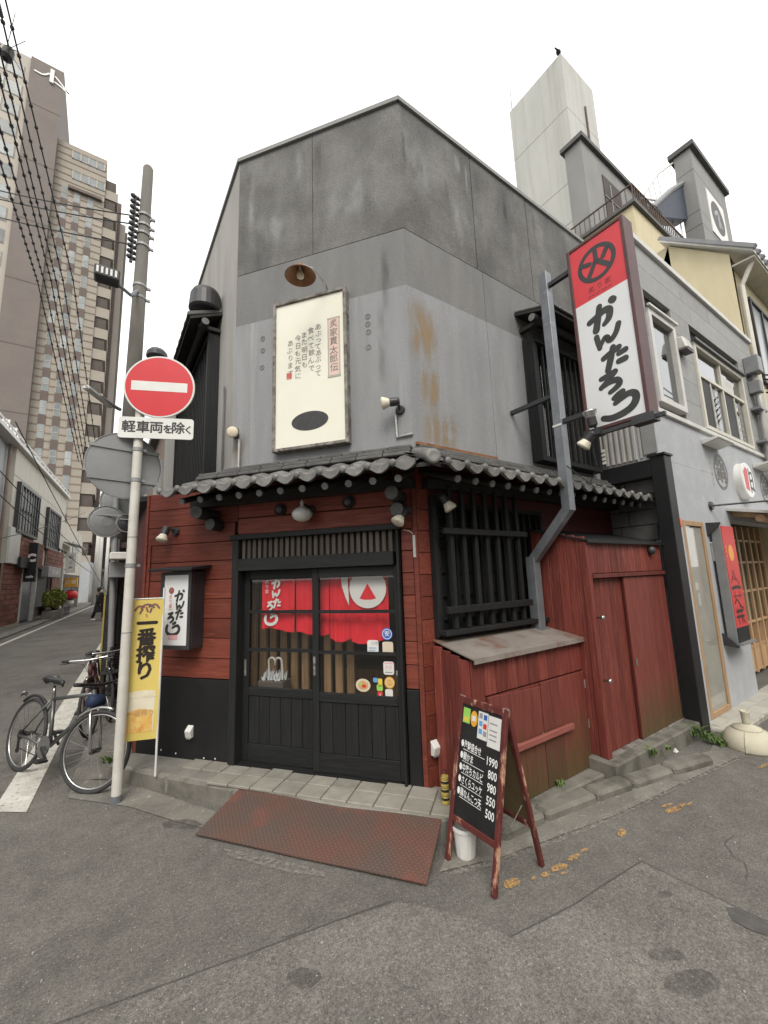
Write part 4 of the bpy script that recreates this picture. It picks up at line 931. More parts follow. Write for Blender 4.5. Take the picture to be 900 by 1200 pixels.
part(ps, 'post', MB().bar((.52, .05, 2.215), (.52, .05, 4.57), pw, pw, up=(1, 0, 0)), M['steel'], bv=.004)
part(ps, 'post', MB().bar((.522, .05, 2.24), (.112, .05, 1.80), pw - .004, pw - .004, up=(0, 1, 0)), M['steel'], bv=.004)
part(ps, 'post', MB().bar((.10, .05, 1.16), (.10, .05, 1.83), pw + .01, pw + .01, up=(1, 0, 0)), M['steel'], bv=.004)
for z in (4.42, 3.04): part(ps, 'arm', MB().box(.564, tx0 - .001, .03, .07, z - .02, z + .02), M['blackmetal'])
part(ps, 'wall_tie', MB().box(.004, .476, .03, .07, 3.3, 3.34), M['blackmetal'])
part(ps, 'post_flange', MB().box(.03, .17, -.02, .12, 1.155, 1.166), M['steel'])
part(ps, 'weld_scar', MB().box(.475, .565, .004, .0065, 3.00, 3.018), M['white'])

# ------------------------------------------------------------------ lamps
wlp = FF.on(352, 321, -.42)
lam = thing('wall_lamp', FF, (wlp.x, 0, 4.63), 'rusty brown enamel shade lamp on a bent arm above the cream board', 'lamp')
c = Vector((wlp.x, -.42, wlp.z)); ax = Vector((.02, .0, -1)).normalized()
part(lam, 'lamp_shade', MB().lathe(c - ax*.07, ax, [(.018, -.03), (.022, 0), (.045, .015), (.128, .085), (.132, .092), (.125, .090), (.04, .022)], 28, caps=False), M['brownshade'], smooth=True)
part(lam, 'bulb', MB().lathe(c - ax*.05, ax, [(.012, 0), (.018, .02), (.032, .06), (.03, .08), (.012, .093)], 14), M['offwhite'], smooth=True)
j = FF.on(365, 318); pts = [(wlp.x + .09, -.005, wlp.z - .0), (wlp.x + .09, -.1, wlp.z + .1), (wlp.x + .05, -.30, wlp.z + .14), c - ax*.10]
part(lam, 'arm', MB().tube(pts, .009, 8), M['chrome'])
part(lam, 'wall_plate', MB().lathe((wlp.x + .09, -.02, wlp.z), (0, 1, 0), [(.03, 0), (.034, .018)], 14), M['blackmetal'])
part(lam, 'cable', MB().tube([(wlp.x + .09, -.004, wlp.z - .02), (wlp.x + .085, -.004, BZ1 + .03)], .004, 6), M['blackplastic'])

lp = FF.on(354, 603, -.12)
ll = thing('lantern_lamp', FF, (lp.x, 0, lp.z), 'white ribbed onion shaped lantern lamp above the door lintel', 'lamp')
mb = MB(); n = 32; prof = [(.018, .075), (.03, .062), (.062, .045), (.085, .012), (.082, -.015), (.06, -.042), (.035, -.056), (.015, -.06)]
vs = []
for r_, h in prof:
    for k in range(n):
        t = 2*math.pi*k/n; rr = r_*(1 + .05*math.cos(16*t)); vs.append((lp.x + rr*math.cos(t), -.12 + rr*math.sin(t), lp.z + h))
mb.add(vs, [(i*n + k, (i+1)*n + k, (i+1)*n + (k+1) % n, i*n + (k+1) % n) for i in range(len(prof) - 1) for k in range(n)] + [tuple(range(n)), tuple(range(8*n - 1, 7*n - 1, -1))])
part(ll, 'globe', mb, M['white'], smooth=True)
part(ll, 'finial', MB().lathe((lp.x, -.12, lp.z + .073), (0, 0, 1), [(.02, 0), (.014, .012), (.016, .03), (.008, .045), (.004, .06)], 12), M['white'], smooth=True)
part(ll, 'bracket', MB().tube([(lp.x, -.12, lp.z + .085), (lp.x + .01, -.06, lp.z + .09), (lp.x + .01, -.001, lp.z + .06)], .012, 8), M['blackmetal'])
part(ll, 'wall_plate', MB().lathe((lp.x + .02, -.02, lp.z + .05), (0, 1, 0), [(.04, 0), (.05, .018)], 16), M['blackmetal'])

def spot(fr, c, d, label, wall=None, m='offwhite'):
    """reflector bulb in a dark swivel holder; c is the bulb rim centre, d the way it points"""
    c = Vector(c); d = Vector(d).normalized()
    s_ = thing('spotlight', fr, tuple(c), label, 'spotlight')
    part(s_, 'reflector_bulb', MB().lathe(c, -d, [(.002, -.005), (.040, -.003), (.053, .005), (.054, .016), (.030, .07), (.027, .078)], 20), M[m], smooth=True)
    part(s_, 'holder', MB().lathe(c - d*.066, -d, [(.030, 0), (.036, .005), (.036, .065), (.026, .085)], 16), M['blackmetal'], smooth=False)
    b = c - d*.13
    w_ = Vector(wall) if wall else Vector((b.x, -.002, b.z))
    part(s_, 'arm', MB().tube([b, (b + w_)/2 + Vector((0, 0, .012)), w_], .012, 8), M['blackmetal'])
    dd = (w_ - b).normalized() if wall else Vector((0, 1, 0))
    part(s_, 'base', MB().lathe(w_ - Vector((0, .024, 0)), (0, 1, 0), [(.036, 0), (.043, .022)], 16), M['blackmetal'])
    return s_
p = FF.on(465, 613, -.16); spot(FF, (p.x, -.16, p.z), (-.35, -.45, -.75), 'dark spotlight with cream bulb at the upper right of the door frame', (p.x + .05, -.002, p.z + .12))
p = FR.on(529, 597, -.16); spot(FR, (p.x, -.16, p.z), (.35, -.3, -.75), 'dark spotlight under the tiled eaves over the lattice window', (p.x - .05, -.002, p.z + .12))
p = FF.on(189, 634, -.14); spot(FF, (p.x, -.14, p.z), (-.05, -.35, -.9), 'dark spotlight on the red planks over the small box sign', (p.x + .04, -.002, p.z + .1))
p = FF.on(447, 473, -.15); s1 = spot(FF, (p.x, -.15, p.z), (-.95, -.3, -.12), 'dark spotlight on the grey wall aimed sideways at the cream board', (p.x + .12, -.002, p.z - .02))
a, b, c = FF.on(464, 487), FF.on(466, 513), FF.on(487, 512)
part(s1, 'conduit', MB().tube([(a.x, -.015, a.z), (b.x, -.015, b.z), (0.0, -.016, b.z + .012)], .011, 8), M['aluminium'])
p = FF.on(272, 506, -.12); s2 = spot(FF, (p.x, -.12, p.z), (.35, -.85, -.1), 'cream faced spotlight on a stub pipe above the left end of the eaves', (p.x - .05, .02, p.z + .05), 'beige')
part(s2, 'conduit', MB().tube([(p.x + .015, -.03, p.z - .05), (p.x + .012, -.03, 2.72)], .013, 8), M['aluminium'])
# two lamps under the projecting sign
b0 = FS.on(752, 485, 0); 
s3 = thing('sign_lamp', FS, (1.0, -.05, tz0 - .05), 'pair of dark spotlights clipped on a bar under the projecting sign', 'spotlight')
part(s3, 'bar', MB().bar((tx0 - .02, -.06, tz0 - .05), (tx1 + .12, -.06, tz0 - .045), .03, .03), M['blackmetal'])
part(s3, 'clamp', MB().box(tx1 - .1, tx1 + .06, -.10, .0, tz0 - .075, tz0 - .012), M['blackmetal'])
part(s3, 'clamp', MB().box(tx0 + .03, tx0 + .16, -.10, .0, tz0 - .06, tz0 - .005), M['blackmetal'])
for cx, cz, d, nm in ((.89, 2.99, (-.05, -.15, 1), 'up'), (.80, 2.70, (-.6, -.2, -.75), 'down')):
    c = Vector((cx, -.12, cz)); d = Vector(d).normalized()
    part(s3, 'reflector_bulb', MB().lathe(c, -d, [(.002, -.004), (.042, -.002), (.056, .006), (.057, .016), (.032, .07), (.03, .08)], 20), M['offwhite'] if nm == 'down' else M['chrome'], smooth=True)
    part(s3, 'holder', MB().lathe(c - d*.06, -d, [(.032, 0), (.037, .004), (.037, .07), (.026, .085)], 16), M['blackmetal'])
    part(s3, 'arm', MB().tube([c - d*.13, (c - d*.13 + Vector((cx + .06, -.06, tz0 - .05)))/2, (cx + .06, -.06, tz0 - .05)], .01, 8), M['blackmetal'])
part(s3, 'cable', MB().tube([(tx0 + .05, -.06, tz0 - .07), (.84, .0, 2.55), (.74, .05, 2.42), (.56, .02, 2.62)], .005, 6), M['cable'])
cl = MB().tube([FR.w(1.22, -.56, 2.5), FR.w(1.30, -.6, 2.55), FR.w(1.36, -.57, 2.45), FR.w(1.3, -.54, 2.42)], .006, 6)
# hooks / white door closer by the corner
p = FF.on(486, 640); o_ = thing('wall_thermometer', FF, (p.x, 0, p.z), 'thin white strip fixed to the red planks by the corner', 'strip')
part(o_, 'plate', MB().box(p.x - .012, p.x + .012, -.012, -.0045, p.z - .09, p.z + .09), M['white'], bv=.002)
part(o_, 'cord', MB().tube([(p.x, -.008, p.z + .09), (p.x - .03, -.012, p.z + .12), (p.x - .09, -.006, p.z + .14)], .003, 6), M['white'])
# outlet covers
for fr, px, py, lb in ((FF, 221, 858, 'white outlet cover on the black skirting beneath the box sign'), (FR, 511, 877, 'white outlet cover on the red corner planks by the chalkboard')):
    p = fr.on(px, py, -.03)
    o_ = thing('outlet_cover', fr, (p.x, 0, p.z - .05), lb, 'outlet')
    part(o_, 'box', MB().hexa([(p.x - .032, -.035, p.z - .05), (p.x + .032, -.035, p.z - .05), (p.x + .032, -.004, p.z - .05), (p.x - .032, -.004, p.z - .05), (p.x - .032, -.05, p.z + .01), (p.x + .032, -.05, p.z + .01), (p.x + .032, -.004, p.z + .055), (p.x - .032, -.004, p.z + .055)]), M['white'], bv=.004)
    part(o_, 'socket', MB().box(p.x - .022, p.x + .022, -.036, -.02, p.z - .058, p.z - .051), M['textgrey'])

# ------------------------------------------------------------------ curtain, umbrellas and stickers at the door
nr = thing('noren_curtain', FF, (-.95, .1, 1.15), 'red split curtain with white brush lettering hung behind the door glass', 'curtain')
part(nr, 'rod', MB().cyl((-1.66, .11, 1.76), (-.22, .11, 1.76), .013), M['interiorwood'])
def cloth(x0, x1, z0, z1, ph):
    mb = MB(); nx, nz = 24, 10; vs = []
    for j in range(nz + 1):
        for i in range(nx + 1):
            t, u = i/nx, j/nz
            vs.append((x0 + (x1 - x0)*t, .10 + .010*math.sin(t*11 + ph)*(1 - .5*u) + .006*math.sin(t*23 + ph*2)*(1-u), z0 + (z1 - z0)*u + .018*math.sin(t*5 + ph)*(1 - u)*(1 - u)))
    return mb.add(vs, [(j*(nx+1) + i, j*(nx+1) + i + 1, (j+1)*(nx+1) + i + 1, (j+1)*(nx+1) + i) for j in range(nz) for i in range(nx)])
for x0, x1, z0, ph in ((-1.52, -1.175, 1.25, .3), (-1.17, -.84, 1.22, 1.4), (-.835, -.64, 1.17, 2.2), (-.635, -.30, 1.16, 3.1)):
    part(nr, 'cloth_panel', cloth(x0, x1, z0, 1.755, ph), M['noren'], smooth=True)
yn = .0815; mb = MB()
for k, x, z, w_, h_ in (('ka', -1.40, 1.62, .09, .09), ('n', -1.40, 1.535, .08, .07), ('ta', -1.395, 1.45, .085, .075), ('ro', -1.455, 1.43, .07, .075), ('u2', -1.475, 1.30, .125, .11)): kana(mb, k, x, z, w_, h_, yn, 1.25)
vtext(mb, '炙り家', -1.455, 1.68, .04, .045, yn, .004)
part(nr, 'lettering', mb, M['norenwhite'])
mb = MB(); cx, cz, rr = -.475, 1.60, .165
mb.flat([(cx + rr*math.cos(R(a)), cz + rr*math.sin(R(a))) for a in range(180, 361, 10)] + [(cx + .15, 1.75), (cx + .06, 1.75), (cx - .06, 1.75), (cx - .15, 1.75)], yn)
part(nr, 'emblem', mb, M['norenwhite'])
part(nr, 'emblem', MB().flat([(-.725, 1.75), (-.66, 1.75), (-.65, 1.6), (-.645, 1.46), (-.675, 1.52), (-.71, 1.62)], yn), M['norenwhite'])
part(nr, 'emblem_mark', MB().flat([(cx - .075, 1.515), (cx - .03, 1.505), (cx + .03, 1.505), (cx + .075, 1.515), (cx, 1.64)], yn - .001).flat([(cx - .165, 1.75), (cx - .155, 1.66), (cx - .10, 1.752)], yn - .001).flat([(cx + .165, 1.752), (cx + .10, 1.752), (cx + .155, 1.66)], yn - .001), M['noren'])
stn = thing('umbrella_stand', FF, (-1.47, .2, .1), 'low stand of frosted umbrella bags inside the left door leaf', 'stand')
part(stn, 'bin', MB().box(-1.58, -1.32, .13, .29, .1, .80), M['interior'], bv=.01)
mb = MB()
for i in range(60):
    x, y = rng.uniform(-1.57, -1.33), rng.uniform(.14, .28); h = rng.uniform(.03, .10); a = rng.uniform(-.03, .03)
    mb.add([(x - .012, y, .79), (x + .012, y, .79), (x + a, y + .01, .80 + h)], [(0, 1, 2)])
part(stn, 'plastic_bags', mb, M['frost'], kind='stuff')
for i, (x, lb) in enumerate(((-1.50, 'left'), (-1.36, 'right'))):
    u_ = thing('umbrella', FF, (x, .2, .45), 'clear umbrella with white crook handle standing in the bin, ' + ('beside the door jamb' if i == 0 else 'nearer the door middle'), 'umbrella')
    hx = .035; s_ = -1 if i == 0 else 1
    part(u_, 'handle', MB().tube([(x, .2, .78), (x - .005, .2, .93), (x - .008, .2, .955)] + [(x - .008 + s_*(-hx + 0) + (-s_)*(-hx)*math.cos(t), .2, .955 + .035*math.sin(t)) for t in (.5, 1.0, 1.57, 2.1, 2.7, 3.14)] + [(x - .008 - s_*2*hx*-1*(-1), .2, .925)], .009, 8), M['white'])
    part(u_, 'canopy', MB().cyl((x, .2, .45), (x, .2, .80), .02, .03, 10), M['frost'])
YD = -.0  # front face of the right-hand leaf
def sticker(nm, px, py, w_, h_, m, lb, kind='r', extra=None):
    p = FF.on(px, py, .0145); y = .0145
    mb = MB()
    if kind == 'c': mb.disc(p.x, p.z, w_/2, y, 28, h_/2)
    else:
        r_ = min(w_, h_)*.18; pts = []
        for cx, cz, a0 in ((w_/2 - r_, h_/2 - r_, 0), (-w_/2 + r_, h_/2 - r_, 90), (-w_/2 + r_, -h_/2 + r_, 180), (w_/2 - r_, -h_/2 + r_, 270)):
            for k in range(4): t = R(a0 + 30*k); pts.append((p.x + cx + r_*math.cos(t), p.z + cz + r_*math.sin(t)))
        mb.flat(pts, y)
    s_ = solo('sticker', FF, (p.x, y, p.z), mb, M[m], lb, 'sticker', 'stickers on the right-hand door leaf')
    if extra:
        for e in extra(p): part(s_, 'print', e[0], M[e[1]])
sticker('s', 453.5, 743, .092, .098, 'blue', 'round blue sticker with white figure on the door glass', 'c', lambda p: [(MB().ring(p.x, p.z, .034, .04, .0138), 'white'), (MB().text('安', p.x, p.z, .045, .0138, bold=.02), 'white')])
sticker('s', 437, 758, .095, .105, 'white', 'white square sticker with faint blue lines on the door glass', 'r', lambda p: [(MB().text('分煙', p.x + .015, p.z + .025, .03, .0138), 'textgrey'), (MB().box(p.x - .035, p.x + .03, .0135, .0138, p.z - .012, p.z - .006).box(p.x - .035, p.x + .02, .0135, .0138, p.z - .03, p.z - .025), 'skyblue')])
sticker('s', 454.5, 760, .09, .105, 'beige', 'blank cream square sticker on the door glass', 'r')
sticker('s', 455.5, 783, .088, .10, 'white', 'white sticker with pink heading on the door glass', 'r', lambda p: [(MB().box(p.x - .035, p.x + .035, .0135, .0138, p.z + .032, p.z + .042).text('飲食', p.x, p.z + .005, .03, .0138), 'pinkp'), (MB().box(p.x - .03, p.x + .03, .0135, .0138, p.z - .035, p.z - .029), 'textgrey')])
sticker('s', 467, 789, .03, .04, 'white', 'tiny blank white sticker on the door stile', 'r')
sticker('s', 425.5, 803, .125, .10, 'beige', 'oval sticker printed with a plate of food', 'c', lambda p: [(MB().disc(p.x, p.z, .045, .0138, 24, .034), 'foodtan'), (MB().disc(p.x + .008, p.z - .006, .02, .0132, 14, .014), 'redp'), (MB().disc(p.x - .02, p.z + .008, .012, .0132, 12), 'lime')])
sticker('s', 456.5, 800, .085, .09, 'orange', 'round orange sticker on the door glass', 'c', lambda p: [(MB().ring(p.x, p.z, .026, .034, .0138), 'beige'), (MB().text('認証', p.x, p.z, .024, .0138), 'beige')])
sticker('s', 440, 797, .038, .035, 'skyblue', 'small pale blue sticker among the door stickers', 'r')
sticker('s', 445.5, 800, .036, .062, 'yellow', 'small upright yellow sticker among the door stickers', 'r')
sticker('s', 445, 806, .05, .045, 'lime', 'small green topped sticker among the door stickers', 'r')
sticker('s', 445.5, 814, .042, .05, 'redp', 'small red payment sticker at the foot of the glass', 'r', lambda p: [(MB().text('d', p.x, p.z, .03, .0138), 'white')])
sticker('s', 456, 813, .062, .068, 'white', 'white square sticker at the foot of the door glass', 'r')

# ------------------------------------------------------------------ lean-to cabinet under the lattice window
cb = thing('storage_cabinet', FR, (.85, -.2, .05), 'low red plank cabinet with zinc top and two hatch doors', 'cabinet')
cx0, cx1, cy, cz0, cz1 = .085, 1.44, -.42, .05, 1.085
part(cb, 'carcass', MB().box(cx0 + .02, cx1 - .02, cy + .03, -.005, cz0, cz1 - .005), M['darkvoid'])
n = 11; w_ = (cx1 - cx0)/n
for i in range(n):
    x = cx0 + i*w_; z0 = .83 if .1 < x + w_/2 < 1.43 and i > 0 else cz0
    part(cb, 'plank', MB().box(x + .002, x + w_ - .002, cy, cy + .025, z0, cz1), M['redboard'], bv=.006)
for i in range(4):
    y0 = cy + .0255 + i*.095; part(cb, 'plank', MB().box(cx0 - .004, cx0 + .02, y0 + .0015, min(y0 + .0935, -.004), cz0, cz1 + .02*i), M['redboard'], bv=.003)
for dx0, dx1, i in ((.215, .812, 0), (.818, 1.43, 1)):
    d = part(cb, 'hatch_door', MB().box(dx0, dx1, cy - .0, cy + .02, .056, .822), M['redboard'])
    nb = 5; bw = (dx1 - dx0)/nb
    for k in range(nb):
        part(d, 'plank', MB().box(dx0 + k*bw + .001, dx0 + (k+1)*bw - .001, cy - .012, cy - .0005, .058, .822 - .006*k*(1 - i)), M['redboard_moss'], bv=.002)
    for z in (.68, .36):
        part(d, 'hinge', MB().box(dx0 - .008 if i == 0 else dx1 - .006, dx0 + .006 if i == 0 else dx1 + .008, cy - .016, cy - .011, z, z + .07), M['rustframe'])
bl, br = FR.on(604, 874, cy - .04), FR.on(672, 854, cy - .04)
part(cb, 'locking_bar', MB().bar((bl.x, cy - .04, (bl.z + br.z)/2), (br.x, cy - .04, (bl.z + br.z)/2), .03, .042), mk('faded_red_bar', (.30, .10, .08), (.24, .07, .055), 4, stretch=H_, rough=.6), bv=.003)
for x in (bl.x + .05, (bl.x + br.x)/2, br.x - .05): part(cb, 'bar_bracket', MB().box(x - .012, x + .012, cy - .028, cy - .012, .40, .46), M['rustframe'])
part(cb, 'top_sheet', MB().hexa([(cx0 - .02, cy - .045, cz1 + .012), (cx1 + .0, cy - .045, cz1 + .012), (cx1, -.003, 1.175), (cx0 + .02, -.003, 1.175), (cx0 - .02, cy - .045, cz1 + .022), (cx1, cy - .045, cz1 + .022), (cx1, -.003, 1.187), (cx0 + .02, -.003, 1.187)]), M['zinc'])
part(cb, 'top_edge', MB().box(cx0 - .02, cx1, cy - .049, cy - .0455, cz1 - .012, cz1 + .024), M['zinc'])

# ------------------------------------------------------------------ red shed with sliding doors
sh = thing('storage_shed', FR, (2.2, -.3, .14), 'tall red board shed with two sliding doors against the restaurant', 'shed')
hx0, hx1, hy, hz0, hz1 = 1.445, 2.93, -.56, .145, 1.94
part(sh, 'core', MB().box(hx0 + .02, hx1 - .01, hy + .06, -.005, hz0, hz1), M['darkvoid'])
for i in range(6):
    y0 = hy + .004 + i*.0925; part(sh, 'side_board', MB().box(hx0 - .002, hx0 + .019, y0, min(y0 + .09, -.004), 1.10 if i > 1 else hz0, 2.0 + .02*i - .01), M['redboard'], bv=.005)
part(sh, 'corner_post', MB().box(hx0 - .012, hx0 + .05, hy - .015, hy + .05, hz0 - .0, hz1), M['redboard'], bv=.004)
nb = 12
for i in range(nb):
    x0 = hx0 + .052 + i*(hx1 - hx0 - .055)/nb; x1 = hx0 + .052 + (i+1)*(hx1 - hx0 - .055)/nb
    part(sh, 'fascia_board', MB().box(x0 + .001, x1 - .001, hy, hy + .02, 1.655, hz1), M['redboard'], bv=.005)
part(sh, 'door_head', MB().box(hx0 + .051, hx1, hy - .025, hy + .02, 1.615, 1.652), M['redboard'], bv=.003)
for x0, x1, y, lb in ((hx0 + .055, 2.085, hy + .03, 'left'), (2.05, hx1 - .004, hy - .002, 'right')):
    d = part(sh, 'sliding_door', MB().box(x0, x1, y + .012, y + .024, hz0 + .01, 1.613), M['darkredpaint'])
    n = 7
    for k in range(n):
        a, b = x0 + (x1 - x0)*k/n, x0 + (x1 - x0)*(k+1)/n
        part(d, 'board', MB().box(a + .001, b - .001, y, y + .0115, hz0 + .01, 1.612), M['redboard_moss'] if lb == 'right' else M['redboard'], bv=.005)
    part(d, 'stile', MB().box(x0 - .0, x0 + .012, y - .006, y - .0005, hz0 + .01, 1.612), M['redboard'])
part(sh, 'track', MB().box(hx0 + .05, hx1, hy - .02, hy + .06, hz0 - .004, hz0 + .009), M['rustframe'])
for z in (1.28, .76):
    k_ = part(sh, 'door_knob', MB().lathe((hx0 + .045, hy - .075, z), (0, 1, 0), [(.008, -.004), (.02, 0), (.021, .012), (.009, .02), (.009, .06)], 14), M['chrome'], smooth=True)
part(sh, 'hasp', MB().box(2.085, 2.115, hy - .010, hy - .0065, .79, .85), M['chrome'])
vp = FR.on(764, 645, hy - .03)
part(sh, 'vent_hood', MB().lathe((vp.x, hy - .05, vp.z), (0, 1, 0), [(.012, -.012), (.034, 0), (.044, .02), (.044, .049)], 18), M['blackmetal'], smooth=True)
part(sh, 'roof', MB().hexa([(hx0 - .02, hy - .03, hz1 + .002), (hx1 + .05, hy - .03, hz1 + .002), (hx1 + .05, -.003, 2.10), (hx0 - .04, -.003, 2.10), (hx0 - .02, hy - .03, hz1 + .018), (hx1 + .05, hy - .03, hz1 + .018), (hx1 + .05, -.003, 2.115), (hx0 - .02, -.003, 2.115)]), M['blackwood_h'])
part(sh, 'gutter_edge', MB().box(hx0 - .02, hx1 + .05, hy - .042, hy - .031, hz1 - .012, hz1 + .022), M['blackwood_h'])

# ------------------------------------------------------------------ black timber frame between the two shops
fp = thing('timber_frame', FR, (3.0, -.68, 0), 'black square post and beam frame standing between the red shed and grey shop', 'post')
part(fp, 'post', MB().box(2.945, 3.13, -.72, -.575, .0, 2.92), M['blackpaint'], bv=.006)
part(fp, 'cap', MB().box(2.93, 3.145, -.735, -.56, 2.922, 2.945), M['blackpaint'])
part(fp, 'beam', MB().box(2.95, 3.10, -.574, -.01, 2.70, 2.90), M['blackpaint'], bv=.006)

# ------------------------------------------------------------------ steel ramp plate at the step
p1, p2, p3, p4 = (FF.gz(282, 925, .12), FF.gz(518, 963, .12), FF.gz(500, 1037, .015), FF.gz(229, 978, .015))
ramp = [Vector((p4.x, p4.y, .012)), Vector((p3.x, p3.y, .012)), Vector((p2.x, p2.y, .128)), Vector((p1.x, p1.y, .128))]
mb = MB(); nx, ny = 16, 8; vs = []
for top in (0, .007):
    for j in range(ny + 1):
        for i in range(nx + 1):
            u, v = i/nx, j/ny; p = (ramp[0]*(1-u) + ramp[1]*u)*(1-v) + (ramp[3]*(1-u) + ramp[2]*u)*v
            vs.append(p + Vector((0, 0, top + .004*math.sin(u*3.1)*math.sin(v*3.1) + .002*math.sin(u*9))))
N1 = (nx+1)*(ny+1); fs = []
for j in range(ny):
    for i in range(nx):
        a = j*(nx+1) + i; b = a + 1; c = a + nx + 2; d = a + nx + 1
        fs += [(a, d, c, b), (N1 + a, N1 + b, N1 + c, N1 + d)]
edge = [i for i in range(nx + 1)] + [j*(nx+1) + nx for j in range(1, ny + 1)] + [ny*(nx+1) + i for i in range(nx - 1, -1, -1)] + [j*(nx+1) for j in range(ny - 1, 0, -1)]
for a, b in zip(edge, edge[1:] + edge[:1]): fs.append((a, b, N1 + b, N1 + a))
mb.add(vs, fs)
solo('ramp_plate', FF, ((p3.x + p4.x)/2, (p3.y + p4.y)/2, .012), mb, M['diamond'], 'rusty red chequered steel ramp plate laid against the doorstep', 'ramp')

# ------------------------------------------------------------------ A-frame chalkboard
fl, frr, bk = onz(525, 1008), onz(579, 1052), onz(648, 1023)
ctr = (fl + frr)/2; dx = (frr - fl); wbd = dx.length; ang = math.degrees(math.atan2(dx.y, dx.x))
FA = Frame((ctr.x, ctr.y), ang)
bko = FA.loc(bk)
ab = thing('sandwich_board', FA, (0, 0, 0), 'red framed chalkboard menu sign folded open on the road by the step', 'menu board')
HB = .90; dep = max(.38, bko.y); lean = dep*.5
W2 = wbd/2
def tilt(x, t, off, back=False):      # point on the front or back leaf: t along the leaf, off outwards
    y0, y1 = (0.0, lean) if not back else (dep, lean)
    v = Vector((0, y1 - y0, HB)); L_ = v.length; v /= L_; n = Vector((0, -v.z, v.y)) if not back else Vector((0, v.z, -v.y*1.0))
    if back: n = Vector((0, v.z, -v.y))
    return Vector((x, y0, 0)) + v*t + n*off
LL = math.hypot(lean, HB)
def leafbox(x0, x1, t0, t1, o0, o1, back=False):
    P = [tilt(x, t, o, back) for t in (t0, t1) for x, o in ((x0, o1), (x1, o1), (x1, o0), (x0, o0))]
    return MB().hexa(P)
bar = .032
for back in (False, True):
    nm = 'back_' if back else ''
    for s_ in (-1, 1):
        part(ab, nm + 'leg', leafbox(s_*W2 - bar/2, s_*W2 + bar/2, 0, LL, -.014, .014, back), M['frame_red'], bv=.004)
    part(ab, nm + 'rail', leafbox(-W2 + bar/2, W2 - bar/2, LL - .045, LL - .004, -.012, .012, back), M['frame_red'], bv=.004)
    part(ab, nm + 'rail', leafbox(-W2 + bar/2, W2 - bar/2, .215, .25, -.012, .012, back), M['frame_red'], bv=.004)
    part(ab, nm + 'board', leafbox(-W2 + bar/2, W2 - bar/2, .25, LL - .045, -.004, .004, back), M['chalkboard'] if not back else M['olive_back'])
def chalk(mb, st, x, t, size, ax='L', bold=.012, sl=.0, sx=1.0):
    for v, f in text_mesh(st, bold, ax):
        mb.add([tilt(x + p[0]*size*sx, t + p[1]*size + p[0]*size*sl, .0055) for p in v], f)
tb = lambda f: .25 + (LL - .295)*f
sx_ = .86
for i, (st, pr, f) in enumerate((('●海鮮盛合せ', '1990', .635), ('●鯛かま', '800', .53), ('●中落ちカルビ', '980', .425), ('●さくらユッケ', '550', .32), ('●鶏なんこつ天', '500', .215))):
    mb = MB(); chalk(mb, st, -W2 + .028, tb(f), .050, bold=.012, sl=-.03, sx=.58); chalk(mb, pr, W2 - .03, tb(f) - .035, .062, ax='R', bold=.014, sx=.72)
    mb.add([tilt(-W2 + .05, tb(f) - .030, .0055), tilt(W2 - .13, tb(f) - .036, .0055), tilt(W2 - .13, tb(f) - .033, .0055), tilt(-W2 + .05, tb(f) - .0265, .0055)], [(0, 1, 2, 3)])
    part(ab, 'chalk_line', mb, M['chalk'])
def card(nm, x0, x1, f0, f1, m, o=.006, oval=False):
    mb = MB()
    if oval: mb.add([tilt((x0+x1)/2 + (x1-x0)/2*math.cos(t), (tb(f0)+tb(f1))/2 + (tb(f1)-tb(f0))/2*math.sin(t), o) for t in [2*math.pi*k/24 for k in range(24)]], [tuple(range(24))])
    else: mb.add([tilt(x0, tb(f0), o), tilt(x1, tb(f0), o), tilt(x1, tb(f1), o), tilt(x0, tb(f1), o)], [(0, 1, 2, 3)])
    return part(ab, nm, mb, M[m])
card('card', -W2 + .025, -W2 + .085, .83, .97, 'lime'); card('card', -W2 + .035, -W2 + .075, .845, .885, 'yellow', .007)
card('card', -W2 + .09, -W2 + .15, .82, .965, 'orange', oval=True); card('card_print', -W2 + .105, -W2 + .135, .87, .92, 'white', .007)
card('card', -W2 + .155, -W2 + .235, .735, .98, 'white'); card('card', -W2 + .238, W2 - .022, .70, .97, 'white')
for x, f, m in ((-W2 + .163, .92, 'textgrey'), (-W2 + .20, .915, 'blue'), (-W2 + .165, .85, 'skyblue'), (-W2 + .20, .835, 'redp'), (-W2 + .166, .78, 'skyblue'), (-W2 + .202, .77, 'textgrey')):
    card('card_print', x, x + .027, f, f + .045, m, .007)
for f in (.90, .84, .80, .76): card('card_print', -W2 + .25, W2 - .05, f, f + .012, 'textgrey', .007)
for s_ in (-1, 1): part(ab, 'hinge', MB().cyl((s_*W2 - .02, lean, HB - .004), (s_*W2 + .02, lean, HB - .004), .007, n=8), M['rustframe'])
for s_ in (-1, 1):
    part(ab, 'chain', MB().tube([tilt(s_*(W2 - .03), .35, -.02), Vector((s_*(W2 - .03), dep/2, .26)), tilt(s_*(W2 - .03), .35, -.02, True)], .003, 6), M['rustframe'])
